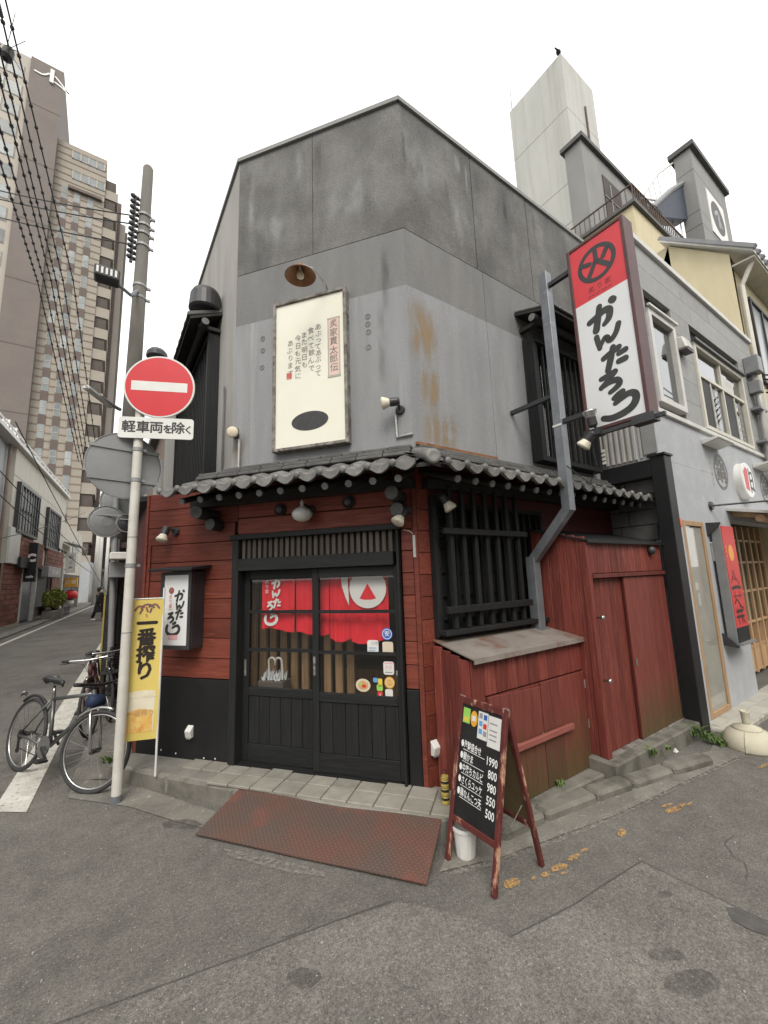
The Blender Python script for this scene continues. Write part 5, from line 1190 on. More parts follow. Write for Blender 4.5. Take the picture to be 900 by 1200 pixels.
# white fluted pot and striped sleeve behind it
pp = onz(546, 1003); FPOT = Frame((pp.x, pp.y), 0)
mb = MB(); n = 24; vs = []; prof = [(.052, 0), (.056, .01), (.072, .15), (.078, .155), (.078, .175), (.070, .175), (.066, .14)]
for r_, h in prof:
    for k in range(n): t = 2*math.pi*k/n; q_ = r_*(1 + (.03 if k % 2 else 0)*(h < .15)); vs.append((q_*math.cos(t), q_*math.sin(t), h))
mb.add(vs, [(i*n + k, i*n + (k+1) % n, (i+1)*n + (k+1) % n, (i+1)*n + k) for i in range(len(prof)-1) for k in range(n)] + [tuple(range(n-1, -1, -1)), tuple(range(6*n, 7*n))])
solo('plant_pot', FPOT, (0, 0, 0), mb, M['white'], 'white fluted plastic pot standing behind the chalkboard sign', 'pot')
sp = FF.gz(523, 952, .10); FSL = Frame(tuple(FF.w(sp.x, sp.y, 0))[:2], 0)
sv = thing('cable_sleeve', FSL, (0, 0, .0), 'short yellow striped guard sleeve with a wire loop by the corner step', 'bollard')
mb = MB(); prof = []
for i in range(9): prof += [(.022, .1 + i*.026), (.027, .106 + i*.026), (.027, .12 + i*.026)]
part(sv, 'sleeve', MB().lathe((0, 0, 0), (0, 0, 1), [(.022, 0)] + prof, 16), M['striped'])
for i in (1, 3, 5, 7): part(sv, 'black_band', MB().lathe((0, 0, 0), (0, 0, 1), [(.0275, .106 + i*.026), (.0282, .11 + i*.026), (.0275, .12 + i*.026)], 16, caps=False), M['blackplastic'])
part(sv, 'wire_loop', MB().tube([(.018*math.cos(t)*1.4, .005, .335 + .03*math.sin(t)) for t in [k*.5 for k in range(-1, 8)]], .003, 6), M['blackplastic'])

# ------------------------------------------------------------------ road sign post at the kerb
sp0 = onz(136, 941); FP = Frame((sp0.x, sp0.y), 0)
rs = thing('road_sign', FP, (0, 0, 0), 'white post with red no entry disc and small plate beneath it', 'road sign')
part(rs, 'pole', MB().cyl((0, 0, .06), (0, 0, 3.62), .038, n=18), M['whitepole'], smooth=False)
part(rs, 'pole_foot', MB().cyl((0, 0, -.02), (0, 0, .06), .0385, n=18), M['steel'])
for z in (1.30, 2.1): part(rs, 'pole_joint', MB().cyl((0, 0, z), (0, 0, z + .006), .0392, n=18), M['steel'])
# faces: local frame looking at the viewer
c = sp0; D = math.hypot(sp0.x, sp0.y); t_ = onY(186, 453, sp0.y - .05)
face = math.degrees(math.atan2(sp0.y, sp0.x)) - 90 + 30      # turned a little to the right-hand street
FD = Frame((sp0.x, sp0.y), -22)
def FDw(x, y, z): return FP.loc(FD.w(x, y, z))
def rsp(nm, mb, m, par=rs, **k):
    mb.v = [FDw(*v) for v in mb.v]; return part(par, nm, mb, m, **k)
dc = FD.on(187, 453, -.06); Rr = .30
dk = rsp('no_entry_disc', MB().lathe((dc.x, -.058, dc.z), (0, 1, 0), [(Rr - .004, 0), (Rr, .004), (Rr, .012)], 48), M['roadwhite'])
rsp('red_field', MB().disc(dc.x, dc.z, Rr - .016, -.0590, 48), M['roadred'], dk)
rsp('white_bar', MB().flat([(dc.x - .235, dc.z - .045), (dc.x + .235, dc.z - .045), (dc.x + .235, dc.z + .045), (dc.x - .235, dc.z + .045)], -.0600), M['roadwhite'], dk)
pc = FD.on(183.5, 502, -.05); pw_, ph_, r_ = .62, .195, .025; pts = []
for cx, cz, a0 in ((pw_/2 - r_, ph_/2 - r_, 0), (-pw_/2 + r_, ph_/2 - r_, 90), (-pw_/2 + r_, -ph_/2 + r_, 180), (pw_/2 - r_, -ph_/2 + r_, 270)):
    for k in range(5): t = R(a0 + 22.5*k); pts.append((pc.x + cx + r_*math.cos(t), pc.z + cz + r_*math.sin(t)))
pp_ = rsp('plate', MB().plate(pts, -.056, -.046), M['roadwhite'])
mb = MB(); 
for ch, x, s_ in (('軽', -.225, .125), ('車', -.11, .125), ('両', .0, .125), ('を', .095, .095), ('除', .18, .125), ('く', .268, .09)): mb.heavy(ch, pc.x + x, pc.z + (.0 if s_ > .1 else -.012), s_*.93, -.0570, .0028)
rsp('lettering', mb, M['ink'], pp_)
for z in (dc.z + .12, dc.z - .12, pc.z): rsp('bracket', MB().box(-.05, .05 + dc.x*.5, -.046, .046, z - .015, z + .015), M['signback'])
# the back of a second disc facing the other way
FB = Frame((sp0.x, sp0.y), 12)
def rsb(nm, mb, m, par=rs, **k):
    mb.v = [FP.loc(FB.w(*v)) for v in mb.v]; return part(par, nm, mb, m, **k)
bc = FB.on(146, 546, .06); Rb = .292
bd = rsb('disc_back', MB().lathe((bc.x, .052, bc.z), (0, 1, 0), [(Rb - .006, 0), (Rb, .002), (Rb, .014), (Rb - .004, .016)], 48), M['signback'])
for z in (.15, -.13): rsb('stiffener', MB().box(bc.x - Rb*.93, bc.x + Rb*.93, .040, .0515, bc.z + z - .016, bc.z + z + .016), M['signback'], bd)
rsb('edge_rim', MB().lathe((bc.x, .046, bc.z), (0, 1, 0), [(Rb + .001, 0), (Rb + .004, 0), (Rb + .004, .02), (Rb + .001, .02)], 48, caps=False), M['aluminium'], bd)
for z in (bc.z + .15, bc.z - .13, 1.86): rsb('clamp', MB().lathe((0, 0, z - .018), (0, 0, 1), [(.0395, 0), (.043, .002), (.043, .034), (.0395, .036)], 16).box(.03, .07, -.012, .012, z - .012, z + .012), M['signback'])

# ------------------------------------------------------------------ yellow banner flag by the wall
bp = FF.gz(182, 908, .14); BFx, BFy = bp.x, bp.y
dirb = -26
FBN = Frame(tuple(FF.w(BFx, BFy, 0))[:2], -51.9 + 30)
bn = thing('banner_flag', FBN, (0, 0, .13), 'yellow vertical cloth banner with black lettering and a beer glass on a thin pole', 'banner')
part(bn, 'pole', MB().cyl((0, 0, .13), (0, 0, 1.66), .009, n=10), M['white'])
tl, bl_ = FBN.on(154, 704), FBN.on(147, 877); tr2 = FBN.on(189, 702); br2 = FBN.on(185, 862)
bz1 = tr2.z - .0; bz0 = br2.z - .02; bw = max(.26, -tl.x)
part(bn, 'cross_rod', MB().cyl((.01, 0, bz1 + .008), (-bw - .01, 0, bz1 + .008), .006, n=8), M['white'])
def wav(x, z): return .008*math.sin(z*7 + x*5) - .004 + .01*(x/bw)
mb = MB(); nx, nz = 10, 26; vs = []
for j in range(nz + 1):
    for i in range(nx + 1):
        x = -bw*(1 - i/nx) + .0; z = bz0 + (bz1 - bz0)*j/nz; vs.append((x, wav(x, z), z))
mb.add(vs, [(j*(nx+1) + i, j*(nx+1) + i + 1, (j+1)*(nx+1) + i + 1, (j+1)*(nx+1) + i) for j in range(nz) for i in range(nx)])
ban = mk('banner_cloth', (.70, .56, .17), (.64, .49, .12), 2.5, rough=.7)
part(bn, 'cloth', mb, ban, smooth=True)
def onb(nm, mb, m, o=.0022, sm=False):
    mb.v = [Vector((v.x, wav(v.x, v.z) - o + v.y, v.z)) for v in mb.v]; return part(bn, nm, mb, m, smooth=sm)
Hb = bz1 - bz0; zf = lambda f: bz0 + Hb*f; xm = -bw*.5
mb = MB()
for ch, f, s_ in (('一', .815, .17), ('番', .715, .15), ('搾', .595, .15), ('り', .475, .16)): mb.heavy(ch, xm + .01, zf(f), s_, 0, .0065)
onb('lettering', mb, M['bannerink'])
def patch(x0, x1, f0, f1, nx=8, nz=8, top=0.0, rx=0):
    mb = MB(); vs = []
    for j in range(nz + 1):
        for i in range(nx + 1):
            u = i/nx; xx = x0 + (x1 - x0)*u; bul = top*math.sin(math.pi*u) if j == nz else 0
            vs.append((xx + rx*(j/nz - .5)*(u - .5)*2, 0, zf(f0 + (f1 - f0)*j/nz) + bul))
    return mb.add(vs, [(j*(nx+1) + i, j*(nx+1) + i + 1, (j+1)*(nx+1) + i + 1, (j+1)*(nx+1) + i) for j in range(nz) for i in range(nx)])
onb('beer_glass', patch(-bw*.93, -bw*.12, .06, .30, rx=.008), M['beerfoam'], .0012)
onb('beer', patch(-bw*.90, -bw*.16, .055, .20, top=.02), mk('beer_amber', (.72, .36, .07), (.76, .56, .2), 9, rough=.6, c3=(.62, .22, .05), scale3=11, lo3=.52, hi3=.7), .0020)
onb('beer_foam', patch(-bw*.97, -bw*.08, .295, .335, top=.012), mk('foam_cream', (.78, .73, .60), (.66, .58, .40), 12, rough=.7), .0030)
mb = MB(); mb.text('一番搾り', xm, zf(.185), .052, 0, bold=.02); onb('glass_print', mb, M['foodtan'], .0036)
mb = MB()
for pts in ([(-.2, .0), (-.1, .2), (.1, .25), (.3, .05)], [(-.45, -.1), (-.3, .15), (-.1, .1)], [(.1, .1), (.35, .25), (.5, .0)], [(-.15, -.05), (-.25, -.3)], [(.2, -.02), (.15, -.25)], [(.0, .05), (.05, -.2)]):
    mb.stroke([(xm + a*.2, zf(.935) + b*.13) for a, b in pts], .016, 0)
onb('crest', mb, mk('crest_ink', (.30, .10, .06), (.12, .10, .12), 30, rough=.6))
mb = MB().stroke([(xm, zf(.89)), (xm + .005, zf(.87))], .018, 0); onb('crest_mark', mb, M['orangepaint'])

# ------------------------------------------------------------------ bicycles
_bm = {}
def bicycle(rear, front, lean, steer, label, m_frame, hat='flat', basket=False, sc=1.0):
    rear, front = Vector(rear), Vector(front); d = front - rear; a = math.degrees(math.atan2(d.y, d.x)); wb = d.length
    fr = Frame((rear.x, rear.y), a)
    b = thing('bicycle', fr, (0, 0, 0), label, 'bicycle', 'bicycles parked beside the wall')
    b.rotation_euler = (R(lean), 0, fr.a); b.rotation_mode = 'XYZ'
    rw = .318
    def wheel(cx, ang):
        C_ = Vector((cx, 0, rw)); ca_, sa_ = math.cos(R(ang)), math.sin(R(ang))
        def P(u, v, s_): return C_ + Vector((u*ca_ - s_*sa_, u*sa_ + s_*ca_, v))
        w = part(b, 'wheel', MB().tube([P((rw - .016)*math.cos(t), (rw - .016)*math.sin(t), 0) for t in [2*math.pi*k/44 for k in range(44)]], .016, 8, True), M['rubber'], smooth=True)
        part(w, 'rim', MB().tube([P((rw - .037)*math.cos(t), (rw - .037)*math.sin(t), 0) for t in [2*math.pi*k/44 for k in range(44)]], .0085, 6, True), M['chrome'] if hat == 'flat' else M['blackplastic'], smooth=True)
        mb = MB()
        for k in range(28):
            t = 2*math.pi*k/28; s_ = .028 if k % 2 else -.028; t2 = t + (.9 if k % 4 < 2 else -.9)
            mb.tube([P(.02*math.cos(t2), .02*math.sin(t2), s_), P((rw - .04)*math.cos(t), (rw - .04)*math.sin(t), 0)], .0011, 3)
        part(w, 'spokes', mb, M['chrome'])
        part(w, 'hub', MB().cyl(P(0, 0, -.05), P(0, 0, .05), .02, n=12), M['blackplastic'])
        return P
    Pr = wheel(0, 0); Pf = wheel(wb, steer)
    bb_ = Vector((.43, 0, .27)); st = Vector((.28, 0, .69)); hd_t = Vector((wb - .215, 0, .775)); hd_b = Vector((wb - .155, 0, .66)); ra = Vector((0, 0, rw))
    tb_ = lambda nm, pts, r_, m=m_frame: part(b, nm, MB().tube(pts, r_, 10), M[m], smooth=True)
    tb_('top_tube', [st - Vector((-.01, 0, .04)), hd_t - Vector((0, 0, .03))], .017); tb_('down_tube', [bb_, hd_b], .02); tb_('seat_tube', [bb_, st], .017); tb_('head_tube', [hd_t, hd_b], .021)
    for s_ in (-1, 1):
        tb_('chain_stay', [bb_ + Vector((-.03, s_*.03, 0)), ra + Vector((.0, s_*.065, 0))], .010); tb_('seat_stay', [st + Vector((0, s_*.015, -.05)), ra + Vector((0, s_*.065, 0))], .008)
    fd = Vector((math.cos(R(steer)), math.sin(R(steer)), 0)); fn = Vector((-fd.y, fd.x, 0)); fa = Vector((wb, 0, rw)); crown = hd_b + Vector((.01, 0, -.02))
    part(b, 'fork', MB().tube([crown + fn*.02, crown + fn*.055 + (fa - crown)*.15, fa + fn*.055], .012, 10).tube([crown - fn*.02, crown - fn*.055 + (fa - crown)*.15, fa - fn*.055], .012, 10), M['chrome'] if hat == 'flat' else M[m_frame], smooth=True)
    stem = hd_t + Vector((-.02, 0, .05)); ctr_ = stem + fd*.07
    part(b, 'stem', MB().tube([hd_t, stem, ctr_], .014, 10), M['blackplastic'], smooth=True)
    bar_ = part(b, 'handlebar', MB().tube([ctr_ + fn*t - fd*(abs(t)**2*.35) + Vector((0, 0, abs(t)*.06)) for t in (-.25, -.18, -.1, 0, .1, .18, .25)], .012, 10), M['blackplastic'] if hat == 'flat' else M['chrome'], smooth=True)
    for s_ in (-1, 1):
        part(bar_, 'grip', MB().tube([ctr_ + fn*s_*.2 - fd*.014 + Vector((0, 0, .012)), ctr_ + fn*s_*.27 - fd*.03 + Vector((0, 0, .018))], .017, 10), M['rubber'], smooth=True)
        part(bar_, 'brake_lever', MB().tube([ctr_ + fn*s_*.17 + fd*.01, ctr_ + fn*s_*.19 + fd*.06, ctr_ + fn*s_*.27 + fd*.05], .006, 6), M['blackplastic'])
    part(b, 'brake_cable', MB().tube([ctr_ + fn*.17 + fd*.02, ctr_ + fd*.13 + Vector((0, 0, .06)), hd_b + fd*.06 + Vector((0, 0, .05))], .003, 6).tube([ctr_ - fn*.17 + fd*.02, ctr_ + fd*.15 + Vector((0, 0, -.02)), hd_b + fd*.03], .003, 6), M['blackplastic'])
    sp_t = st + Vector((-.03, 0, .07)); tb_('seat_post', [st, sp_t], .013, 'chrome')
    s_o = sp_t + Vector((.0, 0, .03)); mb = MB(); vs = []; secs = [(-.14, .02, .005), (-.125, .062, .03), (-.07, .072, .036), (0, .048, .022), (.07, .024, .014), (.125, .018, .008), (.14, .006, -.006)]
    for x, w_, z in secs:
        for k in range(10): t = 2*math.pi*k/10; vs.append(s_o + Vector((x, w_*math.cos(t), z + .026*math.sin(t))))
    mb.add(vs, [(i*10 + k, i*10 + (k+1) % 10, (i+1)*10 + (k+1) % 10, (i+1)*10 + k) for i in range(6) for k in range(10)] + [tuple(range(9, -1, -1)), tuple(range(60, 70))])
    part(b, 'saddle', mb, M['saddle'], smooth=True)
    part(b, 'saddle_rail', MB().tube([s_o + Vector((-.09, .02, .005)), s_o + Vector((-.02, .02, -.03)), s_o + Vector((.08, .015, -.005))], .004, 6).tube([s_o + Vector((-.09, -.02, .005)), s_o + Vector((-.02, -.02, -.03)), s_o + Vector((.08, -.015, -.005))], .004, 6), M['chrome'])
    ch = part(b, 'chainring', MB().lathe(bb_ + Vector((0, -.055, 0)), (0, 1, 0), [(.055, 0), (.092, 0), (.092, .005), (.055, .005)], 28), M['chrome'])
    mb = MB()
    for k in range(10): t = 2*math.pi*k/10; mb.lathe(bb_ + Vector((.093*math.cos(t), -.055, .093*math.sin(t))), (0, 1, 0), [(.006, 0), (.006, .004)], 6)
    for s_, t in ((-1, -.5), (1, math.pi - .5)):
        e_ = bb_ + Vector((.165*math.cos(t), s_*.085, .165*math.sin(t)))
        part(b, 'crank', MB().bar(bb_ + Vector((0, s_*.07, 0)), e_, .014, .024), M['blackplastic'])
        part(b, 'pedal', MB().box(e_.x - .045, e_.x + .045, min(e_.y, e_.y + s_*.09), max(e_.y, e_.y + s_*.09), e_.z - .011, e_.z + .011), M['blackplastic'], bv=.004)
    part(b, 'chain', MB().tube([bb_ + Vector((0, -.052, .09)), ra + Vector((0, -.05, .035))], .004, 5).tube([bb_ + Vector((0, -.052, -.09)), ra + Vector((.03, -.05, -.11)), ra + Vector((0, -.05, -.035))], .004, 5), M['blackplastic'])
    part(b, 'derailleur', MB().lathe(ra + Vector((0, -.06, 0)), (0, 1, 0), [(.02, 0), (.045, .004), (.045, .012), (.03, .03)], 18).bar(ra + Vector((.01, -.06, -.03)), ra + Vector((.035, -.06, -.13)), .012, .02).lathe(ra + Vector((.035, -.066, -.125)), (0, 1, 0), [(.022, 0), (.022, .01)], 14), M['blackplastic'])
    part(b, 'rear_mudguard', MB().tube([ra + Vector(((rw + .02)*math.cos(t), 0, (rw + .02)*math.sin(t))) for t in [R(q_) for q_ in range(55, 130, 8)]], [.014]*10, 6), M['blackplastic'], smooth=True)
    part(b, 'reflector', MB().lathe(ra + Vector((-.24, 0, .33)), (-1, 0, .5), [(.0, -.01), (.03, -.006), (.03, .01), (.012, .018)], 14), M['chrome'])
    part(b, 'kick_stand', MB().tube([ra + Vector((.06, .06, -.02)), ra + Vector((-.02, .16, -rw + .012))], .008, 6), M['chrome'])
    part(b, 'front_mudguard', MB().tube([fa + fd*((rw + .018)*math.cos(t)) + Vector((0, 0, (rw + .018)*math.sin(t))) for t in [R(q_) for q_ in range(75, 140, 9)]], .013, 6), M['chrome'], smooth=True)
    if basket:
        bc_ = ctr_ + fd*.20 + Vector((0, 0, -.12)); bk_ = part(b, 'basket', MB().box(bc_.x - .12, bc_.x + .12, bc_.y - .15, bc_.y + .15, bc_.z - .11, bc_.z - .10), M['blackplastic'])
        for i in range(9):
            for s_ in (-1, 1):
                x = bc_.x - .12 + .24*i/8; part(bk_, 'wire', MB().tube([(x, bc_.y + s_*.15, bc_.z - .1), (x, bc_.y + s_*.17, bc_.z + .11)], .0025, 5), M['blackplastic'])
        for z in (-.03, .04, .11): part(bk_, 'wire', MB().tube([(bc_.x - .13, bc_.y - .16, bc_.z + z), (bc_.x + .13, bc_.y - .16, bc_.z + z), (bc_.x + .13, bc_.y + .16, bc_.z + z), (bc_.x - .13, bc_.y + .16, bc_.z + z)], .003, 5, True), M['blackplastic'])
    return b, hd_t, fd
b1, hd, fd_ = bicycle(onz(19, 904), onz(100, 931), -10, 20, 'gunmetal grey city bicycle leaning by the white sign post', 'bikegrey')
lk = hd + Vector((.06, 0, -.08)); part(b1, 'lock_pouch', MB().lathe(lk, (0, 1, 0), [(.02, -.07), (.05, -.06), (.055, 0), (.05, .06), (.02, .07)], 14), mk('navy_pouch', (.02, .035, .08), rough=.6), smooth=True)
part(b1, 'front_reflector', MB().box(hd.x + .03, hd.x + .05, -.05, .05, hd.z - .19, hd.z - .165), M['redp'])
b2, _, _ = bicycle((.02, 7.05, 0), (-.02, 6.05, 0), 4, -14, 'dark wine red bicycle parked between the sign post and the utility pole', 'signframe', 'dark')
b3, _, _ = bicycle((.22, 7.6, 0), (.16, 6.55, 0), 3, 12, 'black shopping bicycle with wire basket tight against the wall', 'blackplastic', 'dark', True)

# ------------------------------------------------------------------ utility pole with guard, sign tube, mirrors and cable gear
ub = Vector((onY(131, 790, 7.75).x, 7.75, 0)); FU = Frame((ub.x, ub.y), 0)
up_ = thing('utility_pole', FU, (0, 0, 0), 'tall concrete utility pole with cable racks and yellow black guard at its foot', 'utility pole')
utop = onY(174, 196, 7.75); lx = (utop.x - ub.x)
zt = utop.z
def U(z): return Vector((lx*z/zt, 0, z))
part(up_, 'shaft', MB().cyl(U(-.05), U(zt - .04), .155, .085, 20).cyl(U(zt - .04), U(zt), .085, .06, 20), M['poleconc'], smooth=True)
for py in (254, 266, 276, 290, 338, 352):
    z = onY(165, py, 7.75).z; part(up_, 'steel_band', MB().lathe(U(z), (0, 0, 1), [(.108, 0), (.114, .004), (.114, .045), (.108, .05)], 18, caps=False).box(U(z).x + .1, U(z).x + .17, -.02, .02, z + .005, z + .045), M['signback'])
rk = FU.loc(onY(156, 265, 7.75))
part(up_, 'cable_rack', MB().bar((rk.x, 0, onY(155, 228, 7.75).z), (rk.x, 0, onY(156, 308, 7.75).z), .05, .05, up=(1, 0, 0)), M['blackmetal'])
for i in range(12):
    z = onY(155, 230 + i*6.6, 7.75).z; part(up_, 'insulator', MB().lathe((rk.x - .01, -.02, z), (-1, -.3, .1), [(.02, -.09), (.04, -.05), (.025, -.02), (.045, .02), (.025, .06)], 10), M['blackmetal'])
    if i % 2 == 0: part(up_, 'rack_arm', MB().bar((rk.x, 0, z), (U(z).x, 0, z - .05), .03, .03), M['blackmetal'])
lamp_ = onY(130, 326, 7.2)
part(up_, 'cross_arm', MB().tube([U(onY(160, 338, 7.75).z), (lamp_.x - FU.o.x + .28, -.35, lamp_.z - .06), (lamp_.x - FU.o.x, -.55, lamp_.z)], .028, 8), M['steel'])
part(up_, 'junction_box', MB().box(lamp_.x - FU.o.x - .22, lamp_.x - FU.o.x + .12, -.68, -.45, lamp_.z - .09, lamp_.z + .10), M['blackmetal'], bv=.02)
for k in range(5): part(up_, 'junction_fin', MB().box(lamp_.x - FU.o.x - .19 + k*.06, lamp_.x - FU.o.x - .16 + k*.06, -.69, -.681, lamp_.z - .05, lamp_.z + .06), M['white'])
a, b_ = onY(137, 478, 7.7), onY(100, 453, 7.0)
part(up_, 'street_light', MB().tube([FU.loc(onY(141, 480, 7.75)), FU.loc(a), FU.loc(b_)], .03, 10), M['signback'])
part(up_, 'lamp_tube', MB().bar(FU.loc(a) + Vector((-.08, -.06, -.02)), FU.loc(b_), .09, .07), M['white'], bv=.02)
part(up_, 'conduit', MB().tube([U(.05) + Vector((-.03, -.19, 0)), U(2.4) + Vector((-.03, -.17, 0))], .022, 8), M['steel'])
part(up_, 'conduit', MB().tube([U(.05) + Vector((.20, -.06, 0)), U(2.6) + Vector((.19, -.06, 0))], .02, 8), M['steel'])
gd = part(up_, 'pole_guard', MB().lathe((0, 0, 0), (0, 0, 1), [(.162, .3), (.164, 1.55)], 24, caps=False), M['blackplastic'])
for k in range(6):
    t0 = k*math.pi/3; mb = MB(); vs = []
    for z in (.3, 1.55):
        for q_ in range(5): t = t0 + q_*.13; vs.append((.167*math.cos(t), .167*math.sin(t), z))
    mb.add(vs, [(q_, q_ + 1, 5 + q_ + 1, 5 + q_) for q_ in range(4)]); part(gd, 'yellow_stripe', mb, M['guard_y'])
# thin steel tube with the backs of two round mirrors
tp = Vector((onY(129, 800, 7.3).x, 7.3, 0)); FT = Frame((tp.x, tp.y), 0)
ms = thing('mirror_post', FT, (0, 0, 0), 'thin grey tube carrying the backs of round traffic mirrors beside the utility pole', 'traffic mirror')
tt = onY(137, 560, 7.3)
def T(z): return Vector(((tt.x - tp.x)*z/tt.z, 0, z))
part(ms, 'pole', MB().cyl(T(0), T(tt.z + .5), .042, n=14), M['signback'])
for px, py, rr_, yy, m in ((125, 611, .225, -.08, 'signback'), (139, 588, .24, .14, 'signback'), (148.5, 613, .125, -.2, 'blackmetal')):
    q_ = FT.loc(onY(px, py, 7.3 + yy))
    d_ = part(ms, 'mirror_back', MB().lathe((q_.x, yy, q_.z), (-.25, 1, 0), [(rr_*.3, -.03), (rr_*.85, -.01), (rr_, .0), (rr_, .03)], 32), M[m])
    part(d_, 'rim', MB().lathe((q_.x, yy, q_.z), (-.25, 1, 0), [(rr_, -.012), (rr_ + .012, -.012), (rr_ + .012, .02), (rr_, .02)], 32, caps=False), M['aluminium'])
    part(d_, 'stiffener', MB().box(q_.x - rr_*.8, q_.x + rr_*.8, yy - .05, yy - .035, q_.z + rr_*.35, q_.z + rr_*.45), M['signback'])
    part(ms, 'arm', MB().bar((q_.x, yy, q_.z), T(q_.z) + Vector((0, 0, 0)), .03, .03), M['signback'])
# meters and small boxes on the flank behind
for px, py, w_, h_, m, nm, lb in ((150, 668, .42, .22, 'signback', 'air_conditioner', 'grey blue air conditioner box on the side wall behind the sign post'), (152, 652, .40, .10, 'white', 'light_box', 'small white light box above the side wall air conditioner'), (150, 640, .3, .09, 'farbrown', 'awning', 'tiny brown awning on the side wall behind the sign post')):
    q_ = onX(px, py, .30)
    FQ = Frame((.30, q_.y), -90)
    t_ = thing(nm, FQ, (0, 0, q_.z), lb, nm.replace('_', ' '))
    part(t_, 'case', MB().box(-w_/2, w_/2, -.24, .06, q_.z - h_/2, q_.z + h_/2), M[m], bv=.01)
    part(t_, 'grille', MB().box(-w_*.4, w_*.4, -.246, -.2405, q_.z - h_*.35, q_.z + h_*.35), M['soffitblue'] if nm == 'air_conditioner' else M['nbtrim'])

# ------------------------------------------------------------------ overhead cables
def cable(pts, r, label, clips=0, n=30, sag=.0):
    P = [Vector(p) for p in pts]; Q = []
    for i in range(len(P) - 1):
        for k in range(n):
            t = k/n; q_ = P[i].lerp(P[i+1], t); q_.z -= sag*4*t*(1 - t); Q.append(q_)
    Q.append(P[-1]); o = Q[0]; fr = Frame((o.x, o.y), 0)
    c_ = solo('overhead_cable', fr, (0, 0, o.z), MB().tube([fr.loc(q_) for q_ in Q], r, 6), M['cable'], label, 'cable', 'overhead cables along the narrow street')
    if clips:
        me = mesh(MB().lathe((0, 0, -.02), (0, 0, 1), [(r*1.3, 0), (r*2.3, .006), (r*2.3, .034), (r*1.3, .04)], 8)); me.materials.append(M['cable'])
        for i in range(clips):
            t = (i + .5)/clips*(len(Q) - 1); a = Q[int(t)].lerp(Q[min(int(t) + 1, len(Q) - 1)], t % 1); d = (Q[min(int(t) + 1, len(Q) - 1)] - Q[int(t)]).normalized()
            o2 = bpy.data.objects.new('cable_clip', me); col.objects.link(o2); o2.parent = c_; o2.location = fr.loc(a) - Vector((0, 0, o.z)); o2.rotation_euler = d.to_track_quat('Z', 'Y').to_euler()
    return c_
bundle = [((0, 95), (60, 330), (100, 545)), ((-2, 52), (66, 330), (104, 542)), ((2, 20), (74, 330), (108, 540)), ((-6, 130), (52, 330), (97, 548)), ((4, -10), (86, 330), (114, 535)), ((-6, 170), (44, 330), (92, 540))]
lbl = 'thick black clipped cable sloping down across the tan apartment tower'
for i, (a, b, c) in enumerate(bundle):
    cable([onY(a[0] - 12, a[1] - 45, 5.2), onY(*a, 6.0), onY(*b, 10.5), onY(*c, 17.0)], .011, lbl, 46, 14)
for i, (y0, y1) in enumerate(((222, 252), (253, 286), (232, 262))):
    cable([onY(-30, y0 - 6, 11), onY(152, y1, 7.75)], .012, ('upper', 'lower', 'middle')[i] + ' thin wire running level to the racks on the utility pole', 0, 12, .05)
for i, (a, b) in enumerate((((0, 545), (104, 655)), ((0, 575), (108, 672)), ((0, 640), (100, 600)), ((30, 500), (128, 700)))):
    cable([onY(a[0] - 12, a[1] - 6, 12), onY(*b, 33)], .012, ('wire drooping in front of the cream building, topmost', 'second wire drooping in front of the cream building', 'wire rising past the barred windows', 'wire from the cream roof to the far poles')[i], 0, 12, .12)
spc = MB(); q0 = onY(7, 60, 6.3); FSP = Frame((q0.x, q0.y), 0)
sp_ = thing('cable_spacer', FSP, (0, 0, q0.z), 'dark bundle spacer with spikes on the thick clipped cables', 'cable spacer')
part(sp_, 'body', MB().lathe((0, 0, q0.z - .12), (.1, .2, 1), [(.03, 0), (.07, .04), (.06, .2), (.03, .26)], 10), M['cable'])
for k in range(5):
    q1 = FSP.loc(onY((18, 30, 22, 15, 24)[k], (15, 48, 60, 30, 82)[k], 6.1)); part(sp_, 'spike', MB().tube([(0, 0, q0.z + .02*k), q1], .004, 5), M['cable'])

# ------------------------------------------------------------------ neighbouring grey shop (front wall plane 0.65 m proud of the restaurant)
NX0, NX1, NT, NZ = 2.95, 7.55, 3.49, 5.76
nb = thing('grey_shop_building', FN, (5.2, 0, 0), 'two storey pale grey shop building with clad upper floor next to the black post', 'building')
door = (3.37, 3.985, 2.22)             # tall narrow window
ent0, ent1, entz = 4.98, 7.5, 2.30      # recessed wooden shop front
part(nb, 'wall', MB().box(NX0 + .2, door[0], 0, .2, 0, 2.9).box(door[1], ent0, 0, .2, 0, 2.9).box(door[0], door[1], 0, .2, door[2], 2.9).box(ent0, NX1, 0, .2, entz, 2.9), M['nbgrey'])
part(nb, 'wall', MB().box(NX0 + .0, NX1, -.001, .2, 2.901, NT - .03), M['nbgrey'])
part(nb, 'wall', MB().box(NX0 + .201, NX1, .8, .9, 0, 2.9), M['interior'])
part(nb, 'floor_trim', MB().box(NX0 - .02, NX1, -.035, .15, NT - .029, NT + .03), M['nbtrim'], bv=.004)
